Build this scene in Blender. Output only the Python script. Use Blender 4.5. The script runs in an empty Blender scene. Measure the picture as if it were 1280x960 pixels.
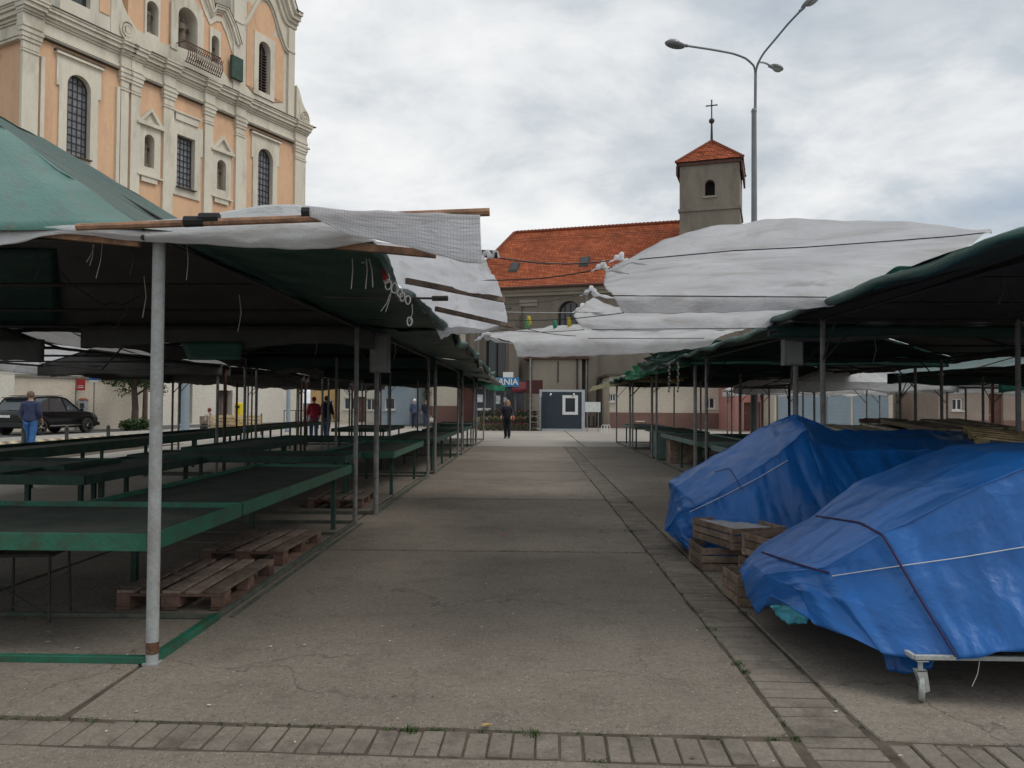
import bpy, bmesh, math, random
import numpy as np
from mathutils import Vector, Matrix, noise
from mathutils.geometry import tessellate_polygon

random.seed(7)
R = math.radians
PI = math.pi
scene = bpy.context.scene
COL = scene.collection

# ------------------------------------------------------------------ camera
FPX = 980.0                                  # focal length in photograph pixels (1280 wide)
cam_data = bpy.data.cameras.new("camera")
cam = bpy.data.objects.new("camera", cam_data)
COL.objects.link(cam)
cam_data.sensor_width = 36.0
cam_data.lens = 36.0 * FPX / 1280.0
cam_data.clip_start = 0.05
cam_data.clip_end = 3000
CAM_POS = Vector((0, 0, 1.55))
CAM_ROT = Matrix.Rotation(R(1.286), 4, 'Z') @ Matrix.Rotation(R(90 + 1.4), 4, 'X') @ Matrix.Rotation(R(0.35), 4, 'Z')
cam.matrix_world = Matrix.Translation(CAM_POS) @ CAM_ROT
scene.camera = cam

# ------------------------------------------------------------------ world, sun, exposure
SUN_EL, SUN_AZ = R(54), R(105)               # azimuth clockwise from +Y
world = bpy.data.worlds.new("World")
scene.world = world
world.use_nodes = True
wn, wl = world.node_tree.nodes, world.node_tree.links
wn.clear()
w_out = wn.new('ShaderNodeOutputWorld')
sky = wn.new('ShaderNodeTexSky')
sky.sky_type = 'NISHITA'
sky.sun_disc = False
sky.sun_elevation = SUN_EL
sky.sun_rotation = SUN_AZ
bg_sky = wn.new('ShaderNodeBackground'); bg_sky.inputs['Strength'].default_value = 0.11
bg_cloud = wn.new('ShaderNodeBackground'); bg_cloud.inputs['Strength'].default_value = 1.14
mixw = wn.new('ShaderNodeMixShader')
tc = wn.new('ShaderNodeTexCoord')
sep = wn.new('ShaderNodeSeparateXYZ')
wl.new(tc.outputs['Generated'], sep.inputs[0])
zc = wn.new('ShaderNodeMath'); zc.operation = 'MAXIMUM'; zc.inputs[1].default_value = 0.0
wl.new(sep.outputs['Z'], zc.inputs[0])
za = wn.new('ShaderNodeMath'); za.operation = 'ADD'; za.inputs[1].default_value = 0.22
wl.new(zc.outputs[0], za.inputs[0])
dx = wn.new('ShaderNodeMath'); dx.operation = 'DIVIDE'
dy = wn.new('ShaderNodeMath'); dy.operation = 'DIVIDE'
wl.new(sep.outputs['X'], dx.inputs[0]); wl.new(za.outputs[0], dx.inputs[1])
wl.new(sep.outputs['Y'], dy.inputs[0]); wl.new(za.outputs[0], dy.inputs[1])
comb = wn.new('ShaderNodeCombineXYZ')
wl.new(dx.outputs[0], comb.inputs[0]); wl.new(dy.outputs[0], comb.inputs[1])
comb.inputs[2].default_value = 3.3
n1 = wn.new('ShaderNodeTexNoise'); n1.inputs['Scale'].default_value = 0.85; n1.inputs['Detail'].default_value = 9; n1.inputs['Roughness'].default_value = 0.55; n1.inputs['Distortion'].default_value = 0.12
n2 = wn.new('ShaderNodeTexNoise'); n2.inputs['Scale'].default_value = 2.6; n2.inputs['Detail'].default_value = 8; n2.inputs['Roughness'].default_value = 0.6; n2.inputs['Distortion'].default_value = 0.25
wl.new(comb.outputs[0], n1.inputs['Vector']); wl.new(comb.outputs[0], n2.inputs['Vector'])
addn = wn.new('ShaderNodeMath'); addn.operation = 'MULTIPLY_ADD'; addn.inputs[1].default_value = 0.45
wl.new(n2.outputs['Fac'], addn.inputs[0]); 
sc1 = wn.new('ShaderNodeMath'); sc1.operation = 'MULTIPLY'; sc1.inputs[1].default_value = 0.55
wl.new(n1.outputs['Fac'], sc1.inputs[0]); wl.new(sc1.outputs[0], addn.inputs[2])
cr = wn.new('ShaderNodeValToRGB')
e = cr.color_ramp.elements
e[0].position = 0.36; e[0].color = (0.40, 0.445, 0.49, 1)
e[1].position = 0.62; e[1].color = (0.82, 0.83, 0.83, 1)
m_ = e.new(0.47); m_.color = (0.555, 0.595, 0.63, 1)
m_ = e.new(0.53); m_.color = (0.69, 0.71, 0.73, 1)
wl.new(addn.outputs[0], cr.inputs['Fac'])
wl.new(cr.outputs['Color'], bg_cloud.inputs['Color'])
cov = wn.new('ShaderNodeMapRange'); cov.inputs['From Min'].default_value = 0.26; cov.inputs['From Max'].default_value = 0.46
cov.inputs['To Min'].default_value = 0.55; cov.inputs['To Max'].default_value = 1.0
wl.new(n1.outputs['Fac'], cov.inputs['Value'])
wl.new(sky.outputs['Color'], bg_sky.inputs['Color'])
wl.new(cov.outputs['Result'], mixw.inputs['Fac'])
wl.new(bg_sky.outputs[0], mixw.inputs[1]); wl.new(bg_cloud.outputs[0], mixw.inputs[2])
wl.new(mixw.outputs[0], w_out.inputs['Surface'])

sun_data = bpy.data.lights.new("sun", 'SUN')
sun_data.energy = 1.4
sun_data.angle = R(30)
sun_data.color = (1.0, 0.955, 0.89)
sun = bpy.data.objects.new("sun", sun_data)
COL.objects.link(sun)
sd = Vector((math.sin(SUN_AZ) * math.cos(SUN_EL), math.cos(SUN_AZ) * math.cos(SUN_EL), math.sin(SUN_EL)))
sun.rotation_euler = sd.to_track_quat('Z', 'Y').to_euler()

scene.view_settings.view_transform = 'Standard'
scene.view_settings.look = 'None'
scene.view_settings.exposure = 0.0
scene.view_settings.gamma = 1.0
scene.view_settings.use_curve_mapping = False
scene.render.engine = 'CYCLES'
scene.cycles.max_bounces = 8
scene.cycles.transmission_bounces = 6
scene.cycles.diffuse_bounces = 4

# ------------------------------------------------------------------ measuring helpers (authoring only: turn a photo pixel and a distance into metres)
def ray(x, y):
    v = Vector(((x - 640) / FPX, -(y - 480) / FPX, -1.0))
    return CAM_ROT.to_3x3() @ v
def P(x, y, Y):
    d = ray(x, y); return CAM_POS + d * (Y / d.y)
def G(x, y, z=0.0):
    d = ray(x, y); return CAM_POS + d * ((z - CAM_POS.z) / d.z)

# ------------------------------------------------------------------ materials
MATS = {}
def newmat(name):
    m = bpy.data.materials.new(name); m.use_nodes = True
    MATS[name] = m
    return m, m.node_tree.nodes, m.node_tree.links, m.node_tree.nodes['Principled BSDF']

def weathered(name, col, var=0.25, scale=1.5, rough=0.8, bump=0.15, bscale=40, fine=0.15, metallic=0.0, coord='Object',
              stain=None, stain_amt=0.0, stain_scale=2.0, spec=0.3, bdist=0.01, rnd=0.0, trans=0.0, stretch=(1, 1, 1)):
    m, n, l, b = newmat(name)
    b.inputs['Roughness'].default_value = rough
    b.inputs['Metallic'].default_value = metallic
    b.inputs['Specular IOR Level'].default_value = spec
    if coord == 'World':
        g = n.new('ShaderNodeNewGeometry'); src = g.outputs['Position']
    else:
        t = n.new('ShaderNodeTexCoord'); src = t.outputs[coord]
    mp = n.new('ShaderNodeMapping'); mp.inputs['Scale'].default_value = stretch
    l.new(src, mp.inputs['Vector']); src = mp.outputs[0]
    a = n.new('ShaderNodeTexNoise'); a.inputs['Scale'].default_value = scale; a.inputs['Detail'].default_value = 6; a.inputs['Roughness'].default_value = 0.6
    f = n.new('ShaderNodeTexNoise'); f.inputs['Scale'].default_value = bscale; f.inputs['Detail'].default_value = 4; f.inputs['Roughness'].default_value = 0.65
    l.new(src, a.inputs['Vector']); l.new(src, f.inputs['Vector'])
    rm = n.new('ShaderNodeMapRange'); rm.inputs['From Min'].default_value = 0.3; rm.inputs['From Max'].default_value = 0.7
    rm.inputs['To Min'].default_value = 1 - var; rm.inputs['To Max'].default_value = 1 + var
    l.new(a.outputs['Fac'], rm.inputs['Value'])
    rf = n.new('ShaderNodeMapRange'); rf.inputs['From Min'].default_value = 0.3; rf.inputs['From Max'].default_value = 0.7
    rf.inputs['To Min'].default_value = 1 - fine; rf.inputs['To Max'].default_value = 1 + fine
    l.new(f.outputs['Fac'], rf.inputs['Value'])
    mu = n.new('ShaderNodeMath'); mu.operation = 'MULTIPLY'
    l.new(rm.outputs[0], mu.inputs[0]); l.new(rf.outputs[0], mu.inputs[1])
    last = mu.outputs[0]
    if rnd > 0:
        oi = n.new('ShaderNodeObjectInfo')
        rr = n.new('ShaderNodeMapRange'); rr.inputs['To Min'].default_value = 1 - rnd; rr.inputs['To Max'].default_value = 1 + rnd
        l.new(oi.outputs['Random'], rr.inputs['Value'])
        m2 = n.new('ShaderNodeMath'); m2.operation = 'MULTIPLY'
        l.new(last, m2.inputs[0]); l.new(rr.outputs[0], m2.inputs[1]); last = m2.outputs[0]
    sc = n.new('ShaderNodeVectorMath'); sc.operation = 'SCALE'
    sc.inputs[0].default_value = col[:3]
    l.new(last, sc.inputs['Scale'])
    out = sc.outputs[0]
    if stain is not None:
        s = n.new('ShaderNodeTexNoise'); s.inputs['Scale'].default_value = stain_scale; s.inputs['Detail'].default_value = 7; s.inputs['Roughness'].default_value = 0.7
        ad = n.new('ShaderNodeVectorMath'); ad.operation = 'ADD'; ad.inputs[1].default_value = (7.3, 2.1, 4.4)
        l.new(src, ad.inputs[0]); l.new(ad.outputs[0], s.inputs['Vector'])
        sr = n.new('ShaderNodeMapRange'); sr.inputs['From Min'].default_value = 0.5; sr.inputs['From Max'].default_value = 0.68
        sr.inputs['To Min'].default_value = 0; sr.inputs['To Max'].default_value = stain_amt
        l.new(s.outputs['Fac'], sr.inputs['Value'])
        mx = n.new('ShaderNodeMixRGB'); mx.inputs[2].default_value = (*stain[:3], 1)
        l.new(sr.outputs[0], mx.inputs[0]); l.new(out, mx.inputs[1]); out = mx.outputs[0]
    l.new(out, b.inputs['Base Color'])
    bp = n.new('ShaderNodeBump'); bp.inputs['Strength'].default_value = bump; bp.inputs['Distance'].default_value = bdist
    l.new(f.outputs['Fac'], bp.inputs['Height']); l.new(bp.outputs[0], b.inputs['Normal'])
    if trans > 0:
        tr = n.new('ShaderNodeBsdfTranslucent'); l.new(out, tr.inputs['Color']); l.new(bp.outputs[0], tr.inputs['Normal'])
        ms = n.new('ShaderNodeMixShader'); ms.inputs[0].default_value = trans
        o = n['Material Output']
        l.new(b.outputs[0], ms.inputs[1]); l.new(tr.outputs[0], ms.inputs[2]); l.new(ms.outputs[0], o.inputs['Surface'])
    return m

def flat(name, col, rough=0.6, metallic=0.0, spec=0.4, emit=0.0):
    m, n, l, b = newmat(name)
    b.inputs['Base Color'].default_value = (*col, 1); b.inputs['Roughness'].default_value = rough
    b.inputs['Metallic'].default_value = metallic; b.inputs['Specular IOR Level'].default_value = spec
    return m

def tarp(name, col, trans=0.1, rough=0.45, grid=0.0, gridcol=(0.3, 0.3, 0.3), dirt=0.35, dirtcol=(0.1, 0.09, 0.08), weave=0.25, gsize=0.012, wrinkle=0.5, mottled=0.2, crease=0.0, stretch=6, spec=0.4):
    """plastic woven sheet; UV is in metres"""
    m, n, l, b = newmat(name)
    t = n.new('ShaderNodeTexCoord')
    a = n.new('ShaderNodeTexNoise'); a.inputs['Scale'].default_value = 1.6; a.inputs['Detail'].default_value = 7; a.inputs['Roughness'].default_value = 0.62
    l.new(t.outputs['UV'], a.inputs['Vector'])
    mp = n.new('ShaderNodeMapping'); mp.inputs['Scale'].default_value = (1.2, stretch, 1); mp.inputs['Rotation'].default_value = (0, 0, 0.25)
    l.new(t.outputs['UV'], mp.inputs['Vector'])
    s = n.new('ShaderNodeTexNoise'); s.inputs['Scale'].default_value = 1.7; s.inputs['Detail'].default_value = 8; s.inputs['Roughness'].default_value = 0.6; s.inputs['Distortion'].default_value = 0.8
    l.new(mp.outputs[0], s.inputs['Vector'])
    mr = n.new('ShaderNodeMapRange'); mr.inputs['From Min'].default_value = 0.3; mr.inputs['From Max'].default_value = 0.7
    mr.inputs['To Min'].default_value = 1 - mottled; mr.inputs['To Max'].default_value = 1 + mottled
    l.new(a.outputs['Fac'], mr.inputs['Value'])
    sc = n.new('ShaderNodeVectorMath'); sc.operation = 'SCALE'; sc.inputs[0].default_value = col
    l.new(mr.outputs[0], sc.inputs['Scale'])
    dr = n.new('ShaderNodeMapRange'); dr.inputs['From Min'].default_value = 0.52; dr.inputs['From Max'].default_value = 0.75
    dr.inputs['To Max'].default_value = dirt
    l.new(s.outputs['Fac'], dr.inputs['Value'])
    mx = n.new('ShaderNodeMixRGB'); mx.inputs[2].default_value = (*dirtcol, 1)
    l.new(dr.outputs[0], mx.inputs[0]); l.new(sc.outputs[0], mx.inputs[1])
    out = mx.outputs[0]
    br = n.new('ShaderNodeTexBrick'); br.offset = 0; br.inputs['Scale'].default_value = 1.0
    br.inputs['Brick Width'].default_value = gsize; br.inputs['Row Height'].default_value = gsize; br.inputs['Mortar Size'].default_value = gsize * 0.11
    br.inputs['Color1'].default_value = (1, 1, 1, 1); br.inputs['Color2'].default_value = (1, 1, 1, 1); br.inputs['Mortar'].default_value = (0, 0, 0, 1)
    l.new(t.outputs['UV'], br.inputs['Vector'])
    if grid > 0:
        inv = n.new('ShaderNodeMath'); inv.operation = 'MULTIPLY'; inv.inputs[1].default_value = grid
        l.new(br.outputs['Fac'], inv.inputs[0])
        g2 = n.new('ShaderNodeMixRGB'); g2.inputs[2].default_value = (*gridcol, 1)
        l.new(inv.outputs[0], g2.inputs[0]); l.new(out, g2.inputs[1]); out = g2.outputs[0]
    l.new(out, b.inputs['Base Color'])
    b.inputs['Roughness'].default_value = rough; b.inputs['Specular IOR Level'].default_value = spec
    w = n.new('ShaderNodeTexNoise'); w.inputs['Scale'].default_value = 5.0; w.inputs['Detail'].default_value = 9; w.inputs['Roughness'].default_value = 0.55; w.inputs['Distortion'].default_value = 1.2
    l.new(mp.outputs[0], w.inputs['Vector'])
    bp = n.new('ShaderNodeBump'); bp.inputs['Strength'].default_value = wrinkle; bp.inputs['Distance'].default_value = 0.03
    l.new(w.outputs['Fac'], bp.inputs['Height'])
    if crease:
        dn = n.new('ShaderNodeTexNoise'); dn.inputs['Scale'].default_value = 1.8; dn.inputs['Detail'].default_value = 4; l.new(t.outputs['UV'], dn.inputs['Vector'])
        vm = n.new('ShaderNodeVectorMath'); vm.operation = 'MULTIPLY_ADD'; vm.inputs[1].default_value = (0.9, 0.9, 0); l.new(dn.outputs['Color'], vm.inputs[0]); l.new(mp.outputs[0], vm.inputs[2])
        last = bp
        for sc2, st2, ds2 in ((0.75, 0.8, 0.10), (2.3, 0.55, 0.035)):
            vo = n.new('ShaderNodeTexVoronoi'); vo.feature = 'F1'; vo.inputs['Scale'].default_value = sc2; l.new(vm.outputs[0], vo.inputs['Vector'])
            b3 = n.new('ShaderNodeBump'); b3.inputs['Strength'].default_value = st2 * crease; b3.inputs['Distance'].default_value = ds2
            l.new(vo.outputs['Distance'], b3.inputs['Height']); l.new(last.outputs[0], b3.inputs['Normal']); last = b3
        bp = last
    bp2 = n.new('ShaderNodeBump'); bp2.inputs['Strength'].default_value = weave; bp2.inputs['Distance'].default_value = 0.002
    l.new(br.outputs['Fac'], bp2.inputs['Height']); l.new(bp.outputs[0], bp2.inputs['Normal'])
    l.new(bp2.outputs[0], b.inputs['Normal'])
    if trans > 0:
        tr = n.new('ShaderNodeBsdfTranslucent'); l.new(out, tr.inputs['Color']); l.new(bp2.outputs[0], tr.inputs['Normal'])
        ms = n.new('ShaderNodeMixShader'); ms.inputs[0].default_value = trans
        l.new(b.outputs[0], ms.inputs[1]); l.new(tr.outputs[0], ms.inputs[2]); l.new(ms.outputs[0], n['Material Output'].inputs['Surface'])
    return m

def wood(name, col, var=0.35, rough=0.85):
    m = weathered(name, col, var=var, scale=3, rough=rough, bump=0.5, bscale=18, fine=0.3, stretch=(1, 1, 1), rnd=0.3, bdist=0.004,
                  stain=(0.03, 0.025, 0.02), stain_amt=0.5, stain_scale=5)
    return m

CONC = weathered('concrete', (0.210, 0.181, 0.149), var=0.18, scale=0.55, rough=0.93, bump=0.75, bscale=26, fine=0.16, coord='World', spec=0.2,
                 stain=(0.11, 0.09, 0.072), stain_amt=0.42, stain_scale=3.4, bdist=0.012, rnd=0.1)
# pale aggregate flecks and dark spots set in the concrete
def add_flecks(m):
    n, l = m.node_tree.nodes, m.node_tree.links
    b = n['Principled BSDF']
    src = b.inputs['Base Color'].links[0].from_socket
    g = n.new('ShaderNodeNewGeometry')
    for sc_, th, c, w_ in ((60, 0.16, (0.42, 0.40, 0.36), 0.6), (34, 0.15, (0.06, 0.05, 0.04), 0.6), (23, 0.11, (0.07, 0.06, 0.05), 0.55), (15, 0.09, (0.36, 0.33, 0.29), 0.5), (9, 0.05, (0.5, 0.48, 0.42), 0.6)):
        v = n.new('ShaderNodeTexVoronoi'); v.inputs['Scale'].default_value = sc_
        l.new(g.outputs['Position'], v.inputs['Vector'])
        lt = n.new('ShaderNodeMapRange'); lt.inputs['From Min'].default_value = th * 1.4; lt.inputs['From Max'].default_value = th
        lt.inputs['To Max'].default_value = w_
        l.new(v.outputs['Distance'], lt.inputs['Value'])
        mx = n.new('ShaderNodeMixRGB'); mx.inputs[2].default_value = (*c, 1)
        l.new(lt.outputs[0], mx.inputs[0]); l.new(src, mx.inputs[1]); src = mx.outputs[0]
    # hairline cracks
    v = n.new('ShaderNodeTexVoronoi'); v.feature = 'DISTANCE_TO_EDGE'; v.inputs['Scale'].default_value = 0.75
    nz = n.new('ShaderNodeTexNoise'); nz.inputs['Scale'].default_value = 3.0; nz.inputs['Detail'].default_value = 8
    l.new(g.outputs['Position'], nz.inputs['Vector'])
    vm = n.new('ShaderNodeVectorMath'); vm.operation = 'MULTIPLY_ADD'; vm.inputs[1].default_value = (0.7, 0.7, 0.0)
    l.new(nz.outputs['Color'], vm.inputs[0]); l.new(g.outputs['Position'], vm.inputs[2]); l.new(vm.outputs[0], v.inputs['Vector'])
    lt = n.new('ShaderNodeMapRange'); lt.inputs['From Min'].default_value = 0.007; lt.inputs['From Max'].default_value = 0.0; lt.inputs['To Max'].default_value = 0.55
    l.new(v.outputs['Distance'], lt.inputs['Value'])
    ms = n.new('ShaderNodeMath'); ms.operation = 'MULTIPLY'; 
    n3 = n.new('ShaderNodeTexNoise'); n3.inputs['Scale'].default_value = 0.6
    l.new(g.outputs['Position'], n3.inputs['Vector'])
    r3 = n.new('ShaderNodeMapRange'); r3.inputs['From Min'].default_value = 0.44; r3.inputs['From Max'].default_value = 0.56
    l.new(n3.outputs['Fac'], r3.inputs['Value']); l.new(lt.outputs[0], ms.inputs[0]); l.new(r3.outputs[0], ms.inputs[1])
    mx = n.new('ShaderNodeMixRGB'); mx.inputs[2].default_value = (0.04, 0.034, 0.028, 1)
    l.new(ms.outputs[0], mx.inputs[0]); l.new(src, mx.inputs[1])
    l.new(mx.outputs[0], b.inputs['Base Color'])
add_flecks(CONC)
CONC_FAR = weathered('pale_concrete', (0.33, 0.305, 0.27), var=0.12, scale=0.4, rough=0.95, bump=0.3, bscale=20, coord='World', rnd=0.06)
DIRT = weathered('joint_dirt', (0.095, 0.078, 0.060), var=0.4, scale=4, rough=1, bump=0.6, bscale=40, coord='World')
SETT = weathered('sett_stone', (0.200, 0.173, 0.143), var=0.22, scale=3, rough=0.9, bump=0.6, bscale=50, fine=0.2, coord='World', rnd=0.10,
                 stain=(0.06, 0.05, 0.04), stain_amt=0.6, stain_scale=4, bdist=0.006)
ASPH = weathered('asphalt', (0.10, 0.10, 0.10), var=0.2, scale=1.0, rough=0.9, bump=0.5, bscale=60, fine=0.2, coord='World')
GREY_ST = weathered('galvanised_steel', (0.23, 0.235, 0.225), var=0.25, scale=6, rough=0.6, bump=0.1, bscale=60, metallic=0.25,
                    stain=(0.11, 0.055, 0.03), stain_amt=0.55, stain_scale=7)
PALE_ST = weathered('pale_painted_steel', (0.34, 0.355, 0.35), var=0.14, scale=5, rough=0.55, bump=0.15, bscale=50,
                    stain=(0.24, 0.2, 0.16), stain_amt=0.55, stain_scale=5)
RUST = weathered('rust', (0.12, 0.06, 0.038), var=0.4, scale=14, rough=0.95, bump=0.6, bscale=60, stain=(0.35, 0.35, 0.33), stain_amt=0.7, stain_scale=12)
DARK_ST = weathered('dark_steel', (0.045, 0.045, 0.043), var=0.3, scale=6, rough=0.6, stain=(0.1, 0.05, 0.03), stain_amt=0.4, stain_scale=9)
BROWN_ST = weathered('rusty_brown_steel', (0.10, 0.05, 0.038), var=0.3, scale=6, rough=0.7)
GRN_PAINT = weathered('green_paint', (0.020, 0.130, 0.080), var=0.25, scale=3, rough=0.42, bump=0.2, bscale=40, spec=0.5,
                      stain=(0.06, 0.045, 0.03), stain_amt=0.75, stain_scale=6)
WORN_RAIL = weathered('worn_rail', (0.10, 0.105, 0.085), var=0.35, scale=5, rough=0.85, bump=0.4, bscale=40, stain=(0.025, 0.085, 0.055), stain_amt=0.8, stain_scale=3.5)
GRN_DARK = weathered('worn_green_paint', (0.03, 0.075, 0.055), var=0.35, scale=4, rough=0.65, bump=0.3, bscale=40,
                     stain=(0.06, 0.055, 0.045), stain_amt=0.75, stain_scale=2.5)
TRAY = weathered('tray_board', (0.05, 0.062, 0.05), var=0.35, scale=3, rough=0.85, bump=0.3, bscale=30, stain=(0.10, 0.09, 0.075), stain_amt=0.6, stain_scale=2)
T_GREEN = tarp('green_tarpaulin', (0.020, 0.074, 0.06), trans=0.12, rough=0.4, dirt=0.3, dirtcol=(0.12, 0.12, 0.11), wrinkle=0.35)
T_GREENTOP = tarp('faded_green_tarpaulin', (0.075, 0.185, 0.155), trans=0.05, rough=0.36, dirt=0.75, dirtcol=(0.13, 0.115, 0.10), wrinkle=0.3)
T_GREY = tarp('grey_tarpaulin', (0.125, 0.122, 0.12), trans=0.17, rough=0.55, dirt=0.4, wrinkle=0.4)
T_BRIGHTG = tarp('bright_green_tarpaulin', (0.02, 0.26, 0.13), trans=0.25, rough=0.45)
T_TEAL = tarp('teal_tarpaulin', (0.06, 0.30, 0.25), trans=0.35, rough=0.45)
T_WHITE = tarp('white_sheeting', (0.90, 0.90, 0.905), trans=0.66, rough=0.45, dirt=0.55, dirtcol=(0.60, 0.55, 0.50), wrinkle=0.6, mottled=0.08, crease=0.45, stretch=3, grid=0.10, gridcol=(0.6, 0.6, 0.62), gsize=0.02)
T_NET = tarp('netted_white_sheeting', (0.90, 0.90, 0.91), trans=0.7, rough=0.3, grid=0.4, gridcol=(0.5, 0.52, 0.58), dirt=0.4, dirtcol=(0.5, 0.44, 0.38), gsize=0.018, wrinkle=0.45, mottled=0.08)
T_YELL = tarp('yellowed_sheeting', (0.42, 0.36, 0.20), trans=0.3, rough=0.6)
T_BLUE = tarp('blue_tarpaulin', (0.008, 0.118, 0.40), trans=0.03, rough=0.30, dirt=0.2, dirtcol=(0.07, 0.19, 0.44), wrinkle=0.22, weave=0.2, gsize=0.006, mottled=0.2, crease=1.0, stretch=1.8, spec=0.5)
T_HEM = tarp('weathered_green_hem', (0.062, 0.16, 0.13), trans=0.1, rough=0.4, dirt=0.5, dirtcol=(0.12, 0.115, 0.10), wrinkle=0.4)
T_CYAN = flat('cyan_plastic_bag', (0.12, 0.52, 0.70), 0.4)
WOOD_P = wood('pallet_wood', (0.235, 0.175, 0.14))
WOOD_PR = wood('reddish_pallet_wood', (0.17, 0.10, 0.075))
WOOD_C = wood('crate_wood', (0.22, 0.16, 0.12))
WOOD_ROD = wood('batten_wood', (0.26, 0.15, 0.095), var=0.2)
WOOD_Y = wood('pale_yellow_wood', (0.48, 0.36, 0.2))
ROPE_W = flat('white_string', (0.65, 0.65, 0.63), 0.8)
ROPE_P = flat('dark_purple_rope', (0.035, 0.02, 0.07), 0.8)
BLACK = flat('black_rubber', (0.02, 0.02, 0.02), 0.7)
WIRE = flat('dark_cable', (0.03, 0.03, 0.03), 0.6)
GLASS_DK = flat('dark_window_glass', (0.03, 0.035, 0.04), 0.12, 0, 0.6)
GLASS_LD = weathered('leaded_window_glass', (0.16, 0.165, 0.18), var=0.35, scale=2.5, rough=0.25, bump=0.3, bscale=3, spec=0.6, fine=0.3)
WHITE = flat('white_paint', (0.72, 0.72, 0.70), 0.5)
CREAM = weathered('cream_stucco', (0.63, 0.585, 0.485), var=0.12, scale=0.5, rough=0.9, bump=0.2, bscale=8, fine=0.05, stain=(0.34, 0.30, 0.23), stain_amt=0.6, stain_scale=0.9, stretch=(1, 1, 0.25))
PEACH = weathered('peach_stucco', (0.67, 0.43, 0.27), var=0.09, scale=0.5, rough=0.92, bump=0.25, bscale=9, fine=0.06, stain=(0.50, 0.33, 0.22), stain_amt=0.6, stain_scale=1.2, stretch=(1, 1, 0.3))
STONE_D = weathered('dark_flashing', (0.09, 0.075, 0.06), var=0.2, scale=2, rough=0.8)
STATUE = weathered('weathered_stone', (0.16, 0.13, 0.10), var=0.35, scale=3, rough=0.95, bump=0.5, bscale=14)
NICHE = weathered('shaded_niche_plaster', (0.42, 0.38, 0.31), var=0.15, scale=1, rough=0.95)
CHAP = weathered('grey_roughcast', (0.235, 0.205, 0.165), var=0.16, scale=0.5, rough=0.95, bump=0.4, bscale=10, fine=0.1, stain=(0.13, 0.11, 0.09), stain_amt=0.7, stain_scale=0.6, stretch=(1, 1, 0.35))
CHAP_L = weathered('pale_roughcast', (0.31, 0.27, 0.215), var=0.12, scale=0.6, rough=0.95, bump=0.3, bscale=10)
BEIGE = weathered('beige_render', (0.57, 0.51, 0.42), var=0.08, scale=0.5, rough=0.92, bump=0.2, bscale=10, stain=(0.36, 0.31, 0.25), stain_amt=0.4, stain_scale=0.7)
BEIGE_L = weathered('light_beige_render', (0.60, 0.57, 0.50), var=0.07, scale=0.5, rough=0.92, bump=0.2, bscale=10)
PLINTH = weathered('red_brown_plinth', (0.20, 0.115, 0.095), var=0.15, scale=1, rough=0.9)
PINK = weathered('pink_render', (0.46, 0.22, 0.19), var=0.1, scale=1, rough=0.9)
YELLOW_W = weathered('yellow_render', (0.62, 0.42, 0.20), var=0.1, scale=1, rough=0.9)
BLUEGREY = weathered('blue_grey_panel', (0.25, 0.31, 0.36), var=0.08, scale=1, rough=0.6)
NAVY = weathered('navy_sheet_metal', (0.045, 0.062, 0.080), var=0.1, scale=1, rough=0.45)
LEAF = weathered('leaf_green', (0.055, 0.095, 0.035), var=0.5, scale=3, rough=0.6, trans=0.25, rnd=0.1)
BARK = weathered('bark', (0.09, 0.07, 0.055), var=0.3, scale=6, rough=0.95, bump=0.8, bscale=20)
LAMP_ST = weathered('lamp_post_steel', (0.20, 0.21, 0.215), var=0.1, scale=3, rough=0.5, metallic=0.3)
SKIN = flat('skin', (0.42, 0.25, 0.18), 0.6)

# roof tiles: rows are modelled, the tile to tile tint and vertical joints come from here
def tile_material(name, col, bw, rh):
    m, n, l, b = newmat(name)
    t = n.new('ShaderNodeTexCoord')
    br = n.new('ShaderNodeTexBrick'); br.inputs['Scale'].default_value = 1
    br.inputs['Brick Width'].default_value = bw; br.inputs['Row Height'].default_value = rh; br.inputs['Mortar Size'].default_value = 0.018
    br.inputs['Color1'].default_value = (col[0] * 1.1, col[1] * 1.15, col[2] * 1.1, 1); br.inputs['Color2'].default_value = (col[0] * 0.8, col[1] * 0.68, col[2] * 0.68, 1)
    br.inputs['Mortar'].default_value = (col[0] * 0.4, col[1] * 0.35, col[2] * 0.3, 1)
    l.new(t.outputs['UV'], br.inputs['Vector'])
    a = n.new('ShaderNodeTexNoise'); a.inputs['Scale'].default_value = 0.5; a.inputs['Detail'].default_value = 7
    l.new(t.outputs['UV'], a.inputs['Vector'])
    mr = n.new('ShaderNodeMapRange'); mr.inputs['From Min'].default_value = 0.3; mr.inputs['From Max'].default_value = 0.7
    mr.inputs['To Min'].default_value = 0.8; mr.inputs['To Max'].default_value = 1.2
    l.new(a.outputs['Fac'], mr.inputs['Value'])
    sc = n.new('ShaderNodeVectorMath'); sc.operation = 'SCALE'
    l.new(br.outputs['Color'], sc.inputs[0]); l.new(mr.outputs[0], sc.inputs['Scale'])
    l.new(sc.outputs[0], b.inputs['Base Color']); b.inputs['Roughness'].default_value = 0.85
    return m
TILES = tile_material('clay_roof_tiles', (0.50, 0.150, 0.066), 0.24, 0.34)

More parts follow.
